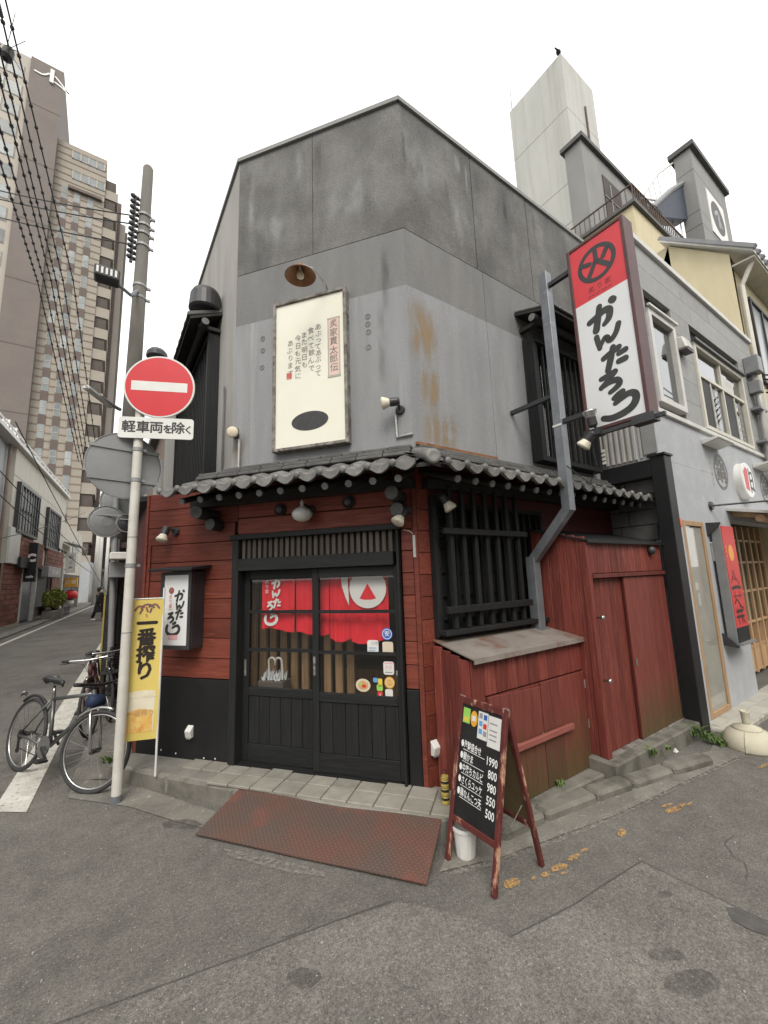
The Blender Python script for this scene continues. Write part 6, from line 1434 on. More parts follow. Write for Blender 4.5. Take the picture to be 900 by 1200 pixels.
# cladding boards with fine joints
wx = [(3.22, 3.99, 3.62, 4.84), (4.60, 6.66, 3.535, 4.82)]
rows = [NT + .031 + i*(NZ - .06 - NT)/7 for i in range(8)]
part(nb, 'cladding_backing', MB().box(NX0 + .01, NX1, .06, .2, NT + .03, NZ - .05), M['darkvoid'])
for z0, z1 in zip(rows, rows[1:]):
    cuts = [(NX0, NX1)]
    for a, b, c, d in wx:
        if z1 > c + .01 and z0 < d - .01:
            nc = []
            for s_, e_ in cuts:
                if a > s_ and b < e_: nc += [(s_, a), (b, e_)]
                else: nc.append((s_, e_))
            cuts = nc
    for s_, e_ in cuts:
        x = s_ 
        while x < e_ - .01:
            xe = min(x + rng.choice((1.1, 1.5, 1.8)), e_)
            if e_ - xe < .3: xe = e_
            part(nb, 'cladding_board', MB().box(x + .002, xe - .002, 0.0, .06, z0 + .002, z1 - .002), M['nbclad']); x = xe
part(nb, 'parapet_cap', MB().box(NX0 - .03, NX1 + .02, -.04, .25, NZ - .05, NZ + .03), M['nbtrim'], bv=.005)
part(nb, 'roof', MB().box(NX0 + .25, NX1, .251, 6.0, NZ - .25, NZ - .15), M['greywall'])
part(nb, 'corner_trim', MB().box(NX0 - .02, NX0 - .001, -.02, .12, 2.96, NZ - .05), M['nbclad'])
# corrugated flank above the black beam, block wall below it
for i in range(9):
    y0 = .125 + i*.065
    part(nb, 'corrugation', MB().prism([(NX0 + .02, y0), (NX0 - .012, y0 + .012), (NX0 - .012, y0 + .036), (NX0 + .02, y0 + .048)], 2.93, NZ - .3), M['corrugated'])
part(nb, 'side_wall', MB().box(NX0 + .021, NX0 + .2, .0, .8, 2.902, NZ - .2), M['corrugated'])
for r_ in range(5):
    for c_ in range(2):
        o_ = (r_ % 2)*.2; y0 = .15 + c_*.40 - o_*.5
        part(nb, 'wall_block', MB().box(NX0 + .152, NX0 + .199, y0 + .004, y0 + .392, 2.0 + r_*.18 + .004, 2.0 + (r_+1)*.18 - .004), M['block'], bv=.004)
for i in range(4): part(nb, 'louvre', MB().hexa([(NX0 - .03, .55, 2.96 + i*.05), (NX0 - .0125, .55, 2.96 + i*.05), (NX0 - .0125, .72, 2.96 + i*.05), (NX0 - .03, .72, 2.96 + i*.05), (NX0 - .02, .55, 3.0 + i*.05), (NX0 - .0125, .55, 3.0 + i*.05), (NX0 - .0125, .72, 3.0 + i*.05), (NX0 - .02, .72, 3.0 + i*.05)]), M['nbtrim'])
def window(par, x0, x1, z0, z1, y, bars_x=(), bars_z=(), fw=.05, m='mullion', gm='winglass', nm='window', deep=.10, pr=.03, py=.03):
    w = part(par, nm, MB().box(x0 + fw, x1 - fw, y + py, y + py + .006, z0 + fw, z1 - fw), M[gm])
    part(w, 'frame', MB().box(x0, x0 + fw, y - pr, y + deep, z0, z1).box(x1 - fw, x1, y - pr, y + deep, z0, z1).box(x0 + fw, x1 - fw, y - pr, y + deep, z0, z0 + fw).box(x0 + fw, x1 - fw, y - pr, y + deep, z1 - fw, z1), M[m], bv=.004)
    for x in bars_x: part(w, 'mullion', MB().box(x - .022, x + .022, y - .005, y + .06, z0 + fw, z1 - fw), M[m])
    for z in bars_z: part(w, 'transom_bar', MB().box(x0 + fw, x1 - fw, y - .008, y + .058, z - .022, z + .022), M[m])
    return w
w1 = window(nb, *[wx[0][i] for i in (0, 1, 2, 3)], 0.0, fw=.075, m='nbtrim')
part(w1, 'blind', MB().box(3.3, 3.9, .12, .13, 3.7, 4.1), M['olive_back']); part(w1, 'room', MB().box(3.2, 4.0, .18, .19, 3.6, 4.86), M['farglass'])
part(w1, 'hood', MB().box(3.19, 4.02, -.06, -.0305, 4.842, 4.87), M['nbtrim'])
w2 = window(nb, *wx[1], 0.0, bars_x=(5.63,), bars_z=(4.36,), fw=.06)
for x0, x1 in ((4.665, 5.1), (5.655, 6.1)): part(w2, 'dark_sash', MB().box(x0, x1, .012, .028, 3.6, 4.335), M['darkpane'])
for x0, x1 in ((5.13, 5.6), (6.13, 6.59)): part(w2, 'sash_frame', MB().box(x0 - .025, x0, .0, .028, 3.6, 4.335), M['mullion'])
part(w2, 'room', MB().box(4.6, 6.66, .19, .199, 3.5, 4.85), M['farglass'])
part(w2, 'lettering', vtext(MB(), '個室居酒屋', 5.36, 4.23, .15, .15, .011, .006), M['textgrey'])
part(w2, 'lettering', vtext(MB(), '炭火焼鳥鍋料理', 6.36, 4.25, .10, .1, .011, .004), M['textgrey'])
part(w2, 'notice', MB().box(5.75, 6.25, .02, .028, 4.42, 4.62).text('営業中', 6.0, 4.52, .1, .0195), M['nbtrim'])
part(w2, 'hood', MB().box(4.56, 6.70, -.07, -.0305, 4.822, 4.86), M['blackmetal'])
# ground floor: tall wooden window and wooden shop front
dw = window(nb, door[0], door[1], .06, door[2], .0, fw=.06, m='freshwood', nm='tall_window', deep=.03, gm='glass', pr=.006, py=.004)
part(dw, 'reflection_sheet', MB().box(door[0] + .06, door[1] - .06, .014, .022, .1, 2.15), mk('street_reflection', (.50, .47, .42), (.40, .38, .34), 3, rough=.8))  # added sheet behind the pane, pale tone standing in for the street reflection
part(dw, 'notice', MB().box(3.52, 3.6, .0105, .013, 1.42, 1.5).box(3.55, 3.6, .0105, .013, 1.24, 1.38), M['paperwhite'])
part(nb, 'interior_wall', MB().box(door[0] - .02, door[1] + .02, .6, .62, 0, 2.3), M['nbtrim'])
sf = part(nb, 'shop_front', MB().box(ent0, NX1, .44, .46, .1, entz), M['interiorwood'])
for x in [ent0 + .03 + i*.31 for i in range(9)]: part(sf, 'post', MB().box(x, x + .055, .30, .36, .06, entz), M['freshwood'])
for z in (.08, .42, .78, 1.25, 1.70, 2.05): part(sf, 'rail', MB().box(ent0 + .0, NX1, .31, .35, z, z + .035), M['freshwood'])
for i in range(8):
    x = ent0 + .09 + i*.31
    part(sf, 'pane', MB().box(x, x + .25, .328, .332, .82, 2.04), M['winglass']); part(sf, 'kick_board', MB().box(x, x + .25, .32, .34, .12, .42), M['freshwood'])
for x, z in ((5.3, 1.85), (5.65, 1.8), (5.3, 1.35), (6.0, 1.5), (5.72, 1.4)): part(sf, 'notice', MB().box(x, x + .14, .318, .32, z, z + .13), M['paperwhite'])
part(nb, 'return_wall', MB().box(ent0 - .001, ent0 + .03, .2, .46, 0, entz), M['nbgrey'])
cn = part(nb, 'entrance_canopy', MB().hexa([(ent0 - .1, -.55, 2.30), (NX1, -.55, 2.30), (NX1, -.002, 2.42), (ent0 - .1, -.002, 2.42), (ent0 - .1, -.55, 2.335), (NX1, -.55, 2.335), (NX1, -.002, 2.455), (ent0 - .1, -.002, 2.455)]), M['nbtrim'])
part(cn, 'canopy_beam', MB().cyl((ent0 - .02, -.32, 2.28), (NX1, -.32, 2.28), .05), M['freshwood'])
for i in range(6): part(cn, 'canopy_rafter', MB().bar((ent0 + .1 + i*.45, -.5, 2.275), (ent0 + .1 + i*.45, -.0, 2.385), .045, .06), M['freshwood'])
# wall fittings, each its own thing
p = FN.on(803, 404, -.07)
vh = thing('vent_hood', FN, (p.x, 0, p.z), 'small pale hooded vent between the upstairs windows of the grey shop', 'vent')
part(vh, 'hood', MB().hexa([(p.x - .12, -.13, p.z - .09), (p.x + .12, -.13, p.z - .09), (p.x + .12, -.001, p.z - .09), (p.x - .12, -.001, p.z - .09), (p.x - .11, -.09, p.z + .09), (p.x + .11, -.09, p.z + .09), (p.x + .11, -.001, p.z + .11), (p.x - .11, -.001, p.z + .11)]), M['corrugated'], bv=.02)
part(vh, 'grille', MB().box(p.x - .1, p.x + .1, -.12, -.02, p.z - .11, p.z - .091), M['blackplastic'])
for i, (px, py, lb) in enumerate(((841, 517, 'over the first round wall mark'), (897, 545, 'over the third round wall mark'))):
    p = FN.on(px, py, -.1); l_ = thing('wall_washer', FN, (p.x, 0, p.z), 'slim pale shelf lamp on the grey shop ' + lb, 'lamp', 'slim lamps above the round marks')
    part(l_, 'shelf', MB().hexa([(p.x - .28, -.20, p.z - .02), (p.x + .28, -.20, p.z - .02), (p.x + .28, -.002, p.z - .06), (p.x - .28, -.002, p.z - .06), (p.x - .28, -.20, p.z + .005), (p.x + .28, -.20, p.z + .005), (p.x + .28, -.002, p.z + .005), (p.x - .28, -.002, p.z + .005)]), M['nbtrim'], bv=.004)
    part(l_, 'diffuser', MB().hexa([(p.x - .26, -.18, p.z - .032), (p.x + .26, -.18, p.z - .032), (p.x + .26, -.03, p.z - .062), (p.x - .26, -.03, p.z - .062), (p.x - .26, -.18, p.z - .025), (p.x + .26, -.18, p.z - .025), (p.x + .26, -.03, p.z - .055), (p.x - .26, -.03, p.z - .055)]), M['white'])
for px, py, lb in ((845, 553, 'dark round painted mark with bold character beside the small print'), (897, 573, 'dark round painted mark with a bold character past the red disc')):
    p = FN.on(px, py, -.003); mb = MB().ring(p.x, p.z, .215, .255, -.004)
    mk_ = solo('wall_mark', FN, (p.x, 0, p.z), mb, M['inkgrey'], lb, 'wall mark', 'round marks on the grey shop')
    part(mk_, 'character', MB().text('鍋', p.x, p.z, .38, -.004, bold=.008).text('鍋', p.x + .008, p.z, .38, -.0045, bold=.008), M['inkgrey'])
p = FN.on(834, 550, -.003)
solo('small_print', FN, (p.x, 0, p.z), vtext(MB(), '鍋料理と炭火焼', p.x, p.z + .24, .05, .075, -.004), M['textgrey'], 'thin column of small grey print beside the round wall mark', 'lettering')
p = FN.on(877.5, 563, -.1); rd = thing('disc_sign', FN, (p.x, 0, p.z - .25), 'thick white rimmed round lightbox with red and black brush marks', 'sign')
part(rd, 'case', MB().lathe((p.x, -.10, p.z), (0, 1, 0), [(.255, 0), (.27, .01), (.27, .10)], 40), M['white'])
part(rd, 'face', MB().disc(p.x, p.z, .25, -.1006, 40), M['signwhite'])
part(rd, 'red_mark', MB().flat([(p.x - .2, p.z + .12), (p.x - .17, p.z - .14), (p.x - .02, p.z - .17), (p.x + .0, p.z + .16), (p.x - .08, p.z + .2)], -.1015), M['roadred'])
mb = MB()
for i, pts in enumerate(([(.04, .17), (.06, -.17)], [(.04, .1), (.17, .12), (.18, -.1)], [(.06, .0), (.16, .01)], [(.05, -.1), (.2, -.14)])): mb.stroke([(p.x + a, p.z + b) for a, b in pts], .04, -.1012 - i*.0004)
part(rd, 'black_mark', mb, M['brush'])
p = FN.on(832, 593, 0); q_ = FN.on(866, 588, -.5)
fl_ = thing('arm_floodlight', FN, (p.x, 0, p.z), 'black floodlight on a long straight arm over the shop entrance', 'lamp')
part(fl_, 'base', MB().lathe((p.x, -.03, p.z), (0, 1, 0), [(.05, 0), (.06, .028)], 16), M['blackmetal'])
part(fl_, 'arm', MB().tube([(p.x, -.02, p.z), (p.x + .03, -.1, p.z), (p.x + .45, -.52, p.z + .02)], .012, 8), M['blackmetal'])
part(fl_, 'head', MB().box(p.x + .40, p.x + .60, -.60, -.50, p.z - .09, p.z + .10), M['blackmetal'], bv=.01)
# red hanging lightbox
ls = thing('banner_lightbox', FN, (4.3, -.2, .8), 'red lightbox banner with an orange sun and temple brush drawing', 'sign')
LY = -.15; _a, _b, _c = FN.on(846, 617, LY), FN.on(866, 617, LY), FN.on(874, 752, LY); LX0, LX1, LZ0, LZ1 = _a.x, _a.x + .42, _c.z, (_a.z + _b.z)/2
part(ls, 'case', MB().box(LX0, LX1, LY + .02, -.03, LZ0, LZ1), M['boxgrey'], bv=.006)
part(ls, 'red_face', MB().box(LX0 + .006, LX1 - .006, LY + .012, LY + .0195, LZ0 + .17, LZ1), M['bannerred'])
part(ls, 'foot_panel', MB().box(LX0 + .006, LX1 - .006, LY + .012, LY + .0195, LZ0, LZ0 + .169), M['blackpaint'])
part(ls, 'sun', MB().disc(LX0 + .21, LZ1 - .33, .085, LY + .0105, 28, .10), M['sunorange'])
mb = MB()
for i, (pts, w_) in enumerate([([(.05, .66), (.14, .74), (.17, .80), (.22, .72), (.32, .64)], .014), ([(.06, .60), (.2, .61), (.33, .60)], .04), ([(.12, .56), (.12, .48)], .012), ([(.27, .56), (.27, .48)], .012), ([(.05, .51), (.33, .51)], .012), ([(.06, .43), (.15, .47), (.24, .40), (.33, .36)], .02), ([(.08, .34), (.28, .34)], .034), ([(.06, .28), (.30, .28)], .03), ([(.12, .38), (.12, .2)], .012), ([(.22, .4), (.22, .2)], .012), ([(.25, .26), (.31, .2)], .014), ([(.12, .74), (.17, .70), (.22, .70)], .012)]): mb.stroke([(LX0 + a, LZ0 + b*1.05) for a, b in pts], w_, LY + .0105 - i*.0003)
part(ls, 'drawing', mb, M['bannerink'])
part(ls, 'small_lettering', vtext(MB(), '鍋炭火', LX0 + .06, LZ1 - .26, .045, .055, LY + .0105), M['sunorange'])
for x, z, s_ in ((LX0 - .06, LZ0 - .05, -1), (LX1 - .02, LZ0 - .05, -1), (LX0 - .04, LZ1 + .02, 1)):
    part(ls, 'bracket', MB().hexa([(x, -.145, z), (x + .03, -.145, z), (x + .03, -.002, z - .02*s_), (x, -.002, z - .02*s_), (x, -.145, z + .025), (x + .03, -.145, z + .025), (x + .03, -.002, z + .16), (x, -.002, z + .16)] if s_ < 0 else [(x, -.145, z), (x + .03, -.145, z), (x + .03, -.002, z - .14), (x, -.002, z - .14), (x, -.145, z + .02), (x + .03, -.145, z + .02), (x + .03, -.002, z + .03), (x, -.002, z + .03)]), M['blackmetal'])
part(ls, 'tray', MB().box(LX0 - .02, LX1 + .04, -.18, -.05, LZ0 - .022, LZ0 - .001), M['boxgrey'])
p = FN.on(835, 640, -.1); bx_ = thing('meter_box', FN, (4.13, 0, 1.75), 'pale meter box behind the red lightbox banner', 'box'); part(bx_, 'case', MB().box(4.12, 4.27, -.12, -.001, 1.74, 1.96), M['corrugated'], bv=.006); part(bx_, 'lid', MB().box(4.11, 4.28, -.13, -.001, 1.961, 1.975), M['white'])
p = FN.on(797, 613, -.06); ot = thing('warning_lamp', FN, (p.x, 0, p.z - .05), 'small orange plastic lamp fixed beside the black post', 'lamp')
part(ot, 'lens', MB().box(p.x - .035, p.x + .035, -.07, -.008, p.z - .045, p.z + .06), M['orangeplastic'], bv=.01); part(ot, 'backplate', MB().box(p.x - .045, p.x + .045, -.008, -.001, p.z - .06, p.z + .07), M['white'])
# cable entry at the far edge of the shop front
p = FN.on(884, 420, -.1); cg = thing('service_entry', FN, (7.1, 0, 3.6), 'tangle of grey service boxes and cables on the far edge of the grey shop', 'cable box')
part(cg, 'box', MB().box(6.95, 7.2, -.2, -.001, 4.95, 5.25), M['boxgrey'], bv=.01); part(cg, 'box', MB().box(7.0, 7.18, -.16, -.001, 4.6, 4.82), M['boxgrey'], bv=.01)
part(cg, 'conduit', MB().tube([(7.1, -.08, 4.95), (7.12, -.1, 4.4), (7.12, -.06, 2.6)], .045, 10), M['corrugated'], smooth=True); part(cg, 'conduit', MB().tube([(7.28, -.05, 5.2), (7.28, -.05, 2.6)], .035, 10), M['blackmetal'], smooth=True)
for k in range(5): part(cg, 'cable', MB().tube([(7.1, -.2, 4.9 - .08*k), (7.4, -.6, 4.75 - .12*k), (8.3, -1.4 + .1*k, 5.4 - .2*k), (10.5, -2.4, 6.6 - .2*k)], .014, 6), M['cable'])
part(cg, 'bracket', MB().box(6.9, 7.3, -.14, -.001, 4.28, 4.32).box(6.9, 7.3, -.14, -.001, 3.7, 3.74), M['boxgrey'])

# domed concrete base at the kerb
dp = onz(884, 879); FDm = Frame((dp.x + .04, dp.y + .04), 20)
dm = thing('concrete_base', FDm, (0, 0, 0), 'cream domed concrete banner pole base on the kerb', 'pole base')
part(dm, 'dome', MB().lathe((0, 0, 0), (0, 0, 1), [(.20, 0), (.205, .02), (.20, .07), (.165, .135), (.12, .16), (.11, .168)], 32), M['stone'], smooth=True)
part(dm, 'collar', MB().lathe((0, 0, .16), (0, 0, 1), [(.115, 0), (.11, .02), (.05, .04), (.035, .05)], 28), M['stone'], smooth=True)
part(dm, 'socket_tube', MB().lathe((0, 0, .2), (0, 0, 1), [(.03, 0), (.03, .03), (.034, .10), (.040, .115), (.040, .125), (.03, .125), (.026, .06)], 20), M['stone'], smooth=True)
for t in (0.35, 2.4, 4.5): part(dm, 'rib', MB().tube([(r_*math.cos(t - 1.57), r_*math.sin(t - 1.57), z) for r_, z in ((.207, .01), (.203, .07), (.168, .135), (.125, .162))], .006, 6), M['stone'])
part(dm, 'stopper', MB().box(-.015, .02, -.212, -.19, .02, .06), mk('base_hole', (.2, .18, .13), rough=.8))

# ------------------------------------------------------------------ buildings behind on the right
WF = Frame((0, 0), 0)
def block(par, nm, x0, x1, y0, y1, z0, z1, m, **k): return part(par, nm, MB().box(x0, x1, y0, y1, z0, z1), M[m], **k)
# cream house beyond the shop, with metal roof
yh = thing('cream_house', WF, (11, 2.5, 0), 'cream walled house with corrugated eaves beyond the grey shop', 'house')
block(yh, 'wall', 9.72, 16, 1.96, 2.08, 0, 7.6, 'yellowwall')
part(yh, 'gable_wall', MB().hexa([(9.70, 1.96, 0), (9.84, 2.081, 0), (9.84, 6.5, 0), (9.70, 6.5, 0), (9.70, 1.96, 7.65), (9.84, 1.96, 7.65), (9.84, 2.9, 8.55), (9.70, 2.9, 8.55)]).hexa([(9.70, 2.9, 0), (9.84, 2.9, 0), (9.84, 6.5, 0), (9.70, 6.5, 0), (9.70, 2.9, 8.55), (9.84, 2.9, 8.55), (9.84, 6.5, 8.5), (9.70, 6.5, 8.5)]), M['yellowwall'])
rfh = part(yh, 'roof', MB().hexa([(9.6, 1.6, 7.42), (16, 1.6, 7.42), (16, 3.0, 8.66), (9.55, 3.0, 8.66), (9.6, 1.6, 7.48), (16, 1.6, 7.48), (16, 3.0, 8.72), (9.55, 3.0, 8.72)]), M['nbtrim'])
for i in range(26): part(rfh, 'corrugation', MB().bar((9.6 + i*.25, 1.56, 7.48), (9.6 + i*.25, 3.0, 8.755), .11, .07), M['boxgrey'])
part(yh, 'soffit', MB().box(9.72, 16, 1.62, 1.955, 7.38, 7.415), M['cream'])
part(yh, 'downpipe', MB().tube([(9.9, 1.7, 7.4), (9.88, 1.9, 7.0), (9.88, 1.9, 0)], .045, 8), M['mullion'])
for x0 in (10.35, 12.2):
    w = part(yh, 'window', MB().box(x0, x0 + 1.5, 1.93, 1.955, 5.2, 6.9), M['farglass'])
    for a in (0, .72, 1.44): part(w, 'frame', MB().box(x0 + a, x0 + a + .06, 1.90, 1.9595, 5.15, 6.95), M['blackmetal'])
    for z in (5.15, 6.9): part(w, 'frame', MB().box(x0 - .03, x0 + 1.53, 1.895, 1.9598, z, z + .06), M['blackmetal'])
# terraced block with balcony rail, grey penthouse, pale stair tower and the slab with a round mark
tb2 = thing('terraced_block', WF, (11, 5, 0), 'cream and grey block with roof balcony railing behind the grey shop', 'building')
c1 = onY(741, 238, 4.4); RH = .62; YE = c1.x + 6.5
block(tb2, 'wall', c1.x, YE, 4.4, 12.0, 0, c1.z - .05, 'yellowwall')
part(tb2, 'terrace_edge', MB().box(c1.x - .1, YE, 4.3, 12.0, c1.z - .05, c1.z + .06), M['cap'])
ra_ = part(tb2, 'railing', MB().box(c1.x, YE, 4.34, 4.38, c1.z + RH, c1.z + RH + .04).box(c1.x, c1.x + .04, 4.38, 11.5, c1.z + RH, c1.z + RH + .04).box(c1.x, YE, 4.345, 4.375, c1.z + .14, c1.z + .16), M['rail'])
for i in range(40): part(ra_, 'baluster', MB().box(c1.x + i*.16, c1.x + i*.16 + .022, 4.345, 4.375, c1.z + .06, c1.z + RH), M['rail'])
for i in range(38): part(ra_, 'baluster', MB().box(c1.x + .01, c1.x + .03, 4.385 + (i+1)*.16, 4.407 + (i+1)*.16, c1.z + .06, c1.z + RH), M['rail'])
c2 = onY(680, 163, 5.8); c2r = onY(751, 217, 5.8)
block(tb2, 'penthouse_wall', c2.x, c2r.x + .3, 5.8, 6.4, c1.z, c2.z, 'greywall')
part(tb2, 'penthouse_coping', MB().box(c2.x - .12, c2r.x + .4, 5.68, 6.5, c2.z, c2.z + .16), M['cap'])
d_a = onY(705, 205, 5.8)
dr_ = part(tb2, 'penthouse_door', MB().box(d_a.x, d_a.x + 1.3, 5.77, 5.798, c1.z + .06, d_a.z), M['balcdark'])
part(dr_, 'frame', MB().box(d_a.x + .45, d_a.x + .5, 5.75, 5.769, c1.z + .06, d_a.z - .2).box(d_a.x, d_a.x + 1.3, 5.75, 5.7685, d_a.z - .9, d_a.z - .86), M['signback'])
t1 = onY(657, 62, 8.0); t1r = onY(693, 97, 8.0); t1l = onX(597, 130, t1.x)
st_ = thing('stair_tower', WF, ((t1.x + t1r.x)/2, 9, 0), 'tall windowless pale grey stair tower rising behind the restaurant', 'tower')
hs = [0, 8, 11.6, 15.2, 17.4, 19.4, 23.2, t1.z]
hs = [h for h in hs if h < t1.z - .3] + [t1.z]
for z0, z1 in zip(hs, hs[1:]): part(st_, 'wall_lift', MB().box(t1.x, t1r.x, 8.0, t1l.y, z0 + .025, z1), M['whitewall'])
part(st_, 'core', MB().box(t1.x + .06, t1r.x - .06, 8.06, t1l.y - .06, 0, t1.z - .1), M['greywall'])
part(st_, 'lightning_rod', MB().cyl((t1.x + .1, t1l.y - .1, t1.z), (t1.x + .1, t1l.y - .1, t1.z + 2.2), .03, .012, 8), M['signback'])
dpn = onY(686, 125, 7.95); part(st_, 'downpipe', MB().cyl((dpn.x, 7.96, c2.z), (dpn.x, 7.96, dpn.z), .05, n=8), M['rail'])
crow = thing('crow', WF, (t1.x + .1, 8.1, t1.z), 'small dark crow perched on the corner of the stair tower', 'bird')
part(crow, 'body', MB().lathe((t1.x - .1, 8.1, t1.z + .2), (1, .2, .35), [(.01, -.06), (.05, 0), (.1, .12), (.11, .22), (.06, .32), (.055, .37), (.06, .42), (.02, .5), (.008, .56)], 12), M['coat'], smooth=True)
part(crow, 'tail', MB().hexa([(t1.x - .35, 8.06, t1.z + .1), (t1.x - .05, 8.05, t1.z + .2), (t1.x - .05, 8.13, t1.z + .2), (t1.x - .35, 8.10, t1.z + .1), (t1.x - .35, 8.06, t1.z + .13), (t1.x - .05, 8.05, t1.z + .25), (t1.x - .05, 8.13, t1.z + .25), (t1.x - .35, 8.10, t1.z + .13)]), M['coat'])
part(crow, 'leg', MB().cyl((t1.x + .06, 8.10, t1.z - .01), (t1.x + .03, 8.10, t1.z + .2), .012, n=6), M['coat'])
sx = onY(808, 173, 4.2); sxr = onY(845, 208, 4.2); sxl = onX(789, 188, sx.x)
sw = thing('slab_tower', WF, (sx.x + 1, 4.4, 0), 'grey concrete slab tower with a round white framed mark', 'tower')
zs = [0, 9, 11.5, 14.5, 15.1, 16.9, sx.z]; zs = [z for z in zs if z < sx.z - .2] + [sx.z]
for z0, z1 in zip(zs, zs[1:]): part(sw, 'wall_lift', MB().box(sx.x, sxr.x, 4.2, max(sxl.y, 4.7), z0 + .02, z1), M['greywall'])
part(sw, 'coping', MB().box(sx.x - .12, sxr.x + .12, 4.05, max(sxl.y, 4.7) + .15, sx.z + .001, sx.z + .2), M['cap'])
mk0 = onY(841, 257, 4.19); part(sw, 'mark_panel', MB().box(mk0.x - .95, mk0.x + .95, 4.17, 4.199, mk0.z - 1.03, mk0.z + .95), M['white'])
mp_ = part(sw, 'mark', MB().disc(mk0.x, mk0.z, .74, 4.168, 32), M['cap'])
part(mp_, 'mark_glyph', MB().stroke([(mk0.x - .3, mk0.z + .1), (mk0.x + .1, mk0.z + .3), (mk0.x + .05, mk0.z - .35)], .18, 4.166).stroke([(mk0.x + .05, mk0.z), (mk0.x + .35, mk0.z - .25)], .16, 4.1655), M['signback'])
# curved dark stair canopy and mesh between penthouse and slab
ca_ = thing('stair_canopy', WF, (sx.x - .6, 3.6, 9.5), 'dark blue undersided roof canopy with a wire mesh frame beside the slab tower', 'canopy')
a_, b_, c_, d_ = onY(775, 232, 4.7), onY(800, 218, 4.7), onY(806, 268, 4.7), onY(762, 240, 4.7)
_o = [onY(x, y, 4.6) for x, y in ((764, 243), (786, 223), (801, 214), (806, 257), (774, 254))]; part(ca_, 'deck', MB().plate([(v.x, v.z) for v in _o[::-1]], 4.6, 5.0), M['soffitblue'])
part(ca_, 'edge', MB().tube([_o[4], _o[0], _o[1], _o[2]], .09, 6), M['boxgrey'])
e0, e1, e2 = onY(752, 232, 4.8), onY(770, 205, 4.8), onY(795, 186, 4.8)
msh = part(ca_, 'mesh_frame', MB().tube([e0, e1, e2], .035, 6).tube([e0, onY(795, 240, 4.8)], .03, 6), M['nbtrim'])
for k in range(7):
    t = (k + .5)/7; top = e0.lerp(e1, t*2) if t < .5 else e1.lerp(e2, t*2 - 1); part(msh, 'wire', MB().tube([top, Vector((top.x + .2, 4.8, e0.z - .1))], .012, 5).tube([Vector((top.x, 4.8, e0.z + .2)), top + Vector((.5, 0, -.15))], .012, 5), M['nbtrim'])
# a plain next house so the street does not end
fx = thing('far_right_house', WF, (20, 4, 0), 'pale house farther along the right-hand street', 'house')
block(fx, 'wall', 16.1, 30, 2.0, 10, 0, 8.2, 'fargrey'); block(fx, 'roof', 16.0, 30.1, 1.8, 10.1, 8.2, 8.45, 'cap')
for i in range(5): part(fx, 'window', MB().box(17 + i*2.5, 18.4 + i*2.5, 1.96, 1.999, 4.6, 6.2), M['farglass'])

# ------------------------------------------------------------------ weeds
def weed(px, py, n, h, sp, lb, z=.1):
    p = onz(px, py, z); fr = Frame((p.x, p.y), 0); mb = MB()
    for i in range(n):
        a = rng.uniform(0, 6.28); r_ = rng.uniform(0, sp); hh = h*rng.uniform(.5, 1.1); b = rng.uniform(.3, 1.1)
        x0, y0 = r_*math.cos(a), r_*math.sin(a); d = Vector((math.cos(a*1.7 + i), math.sin(a*1.7 + i), 0)); s_ = Vector((-d.y, d.x, 0))
        w_ = rng.uniform(.004, .011); P0 = Vector((x0, y0, z - .01)); P1 = P0 + d*hh*b*.4 + Vector((0, 0, hh*.6)); P2 = P0 + d*hh*b + Vector((0, 0, hh*.75))
        mb.add([P0 - s_*w_*.4, P0 + s_*w_*.4, P1 + s_*w_, P2, P1 - s_*w_], [(0, 1, 2, 4), (4, 2, 3)])
    o = solo('weed', fr, (0, 0, z), mb, M['leaf'], lb, 'weed', 'weeds along the kerb')
    o['kind'] = 'stuff'; return o
weed(655, 920, 26, .07, .05, 'small green weed at the foot of the red cabinet', .06)
weed(765, 884, 24, .09, .04, 'grassy weed in the kerb joint below the shed doors', .11); weed(783, 878, 16, .07, .03, 'tiny weed tuft on the kerb next to a bigger grassy one', .12)
weed(814, 860, 50, .12, .06, 'leafy weed at the foot of the black post', .08); weed(832, 866, 70, .09, .09, 'low spreading weed between black post and concrete base', .04); weed(846, 872, 50, .08, .07, 'bright weed fringe beside the domed concrete base', .02)
weed(128, 893, 26, .10, .05, 'bright green weed behind the bicycle front wheel', .01)
pl_ = onz(792, 881, .1); FLT = Frame((pl_.x, pl_.y), 0)
solo('litter', FLT, (0, 0, .1), MB().hexa([(-.02, -.012, .1), (.02, -.015, .1), (.022, .012, .1), (-.018, .014, .1), (-.012, -.004, .125), (.01, -.006, .118), (.008, .006, .13), (-.008, .008, .122)]), M['paperwhite'], 'crumpled white paper scrap on the kerb below the shed', 'litter')
# timber deck board leaning on the ground by the bicycle

# ------------------------------------------------------------------ far side of the narrow street
lb = thing('cream_building', LB, (4, 0, 0), 'two storey cream rendered building with barred windows and brick ground floor', 'building')
ET = 7.75
part(lb, 'wall', MB().box(-1.0, 11.6, 0, 6, 2.75, ET), M['cream'])
part(lb, 'wall', MB().box(-1.0, 11.6, .5, 6, 0, 2.75), M['interior'])
part(lb, 'side_wing', MB().box(-6.5, -1.001, .25, 6, 0, ET + .3), M['fargrey'])
part(lb, 'wing_panel', MB().box(-3.8, -2.2, .2, .249, 3.0, ET), M['nbclad'])
part(lb, 'wing_pipe', MB().cyl((-1.4, .12, 0), (-1.4, .12, ET), .06, n=8), M['farbrown'])
part(lb, 'roof_edge', MB().box(-6.6, 11.7, -.22, .3, ET, ET + .16), M['nbtrim'])
rl = part(lb, 'roof_rail', MB().box(-6.6, 11.7, -.16, -.11, ET + .38, ET + .42), M['aluminium'])
for i in range(19): part(rl, 'rail_post', MB().box(-6.5 + i*1.0, -6.46 + i*1.0, -.16, -.12, ET + .16, ET + .38), M['aluminium'])
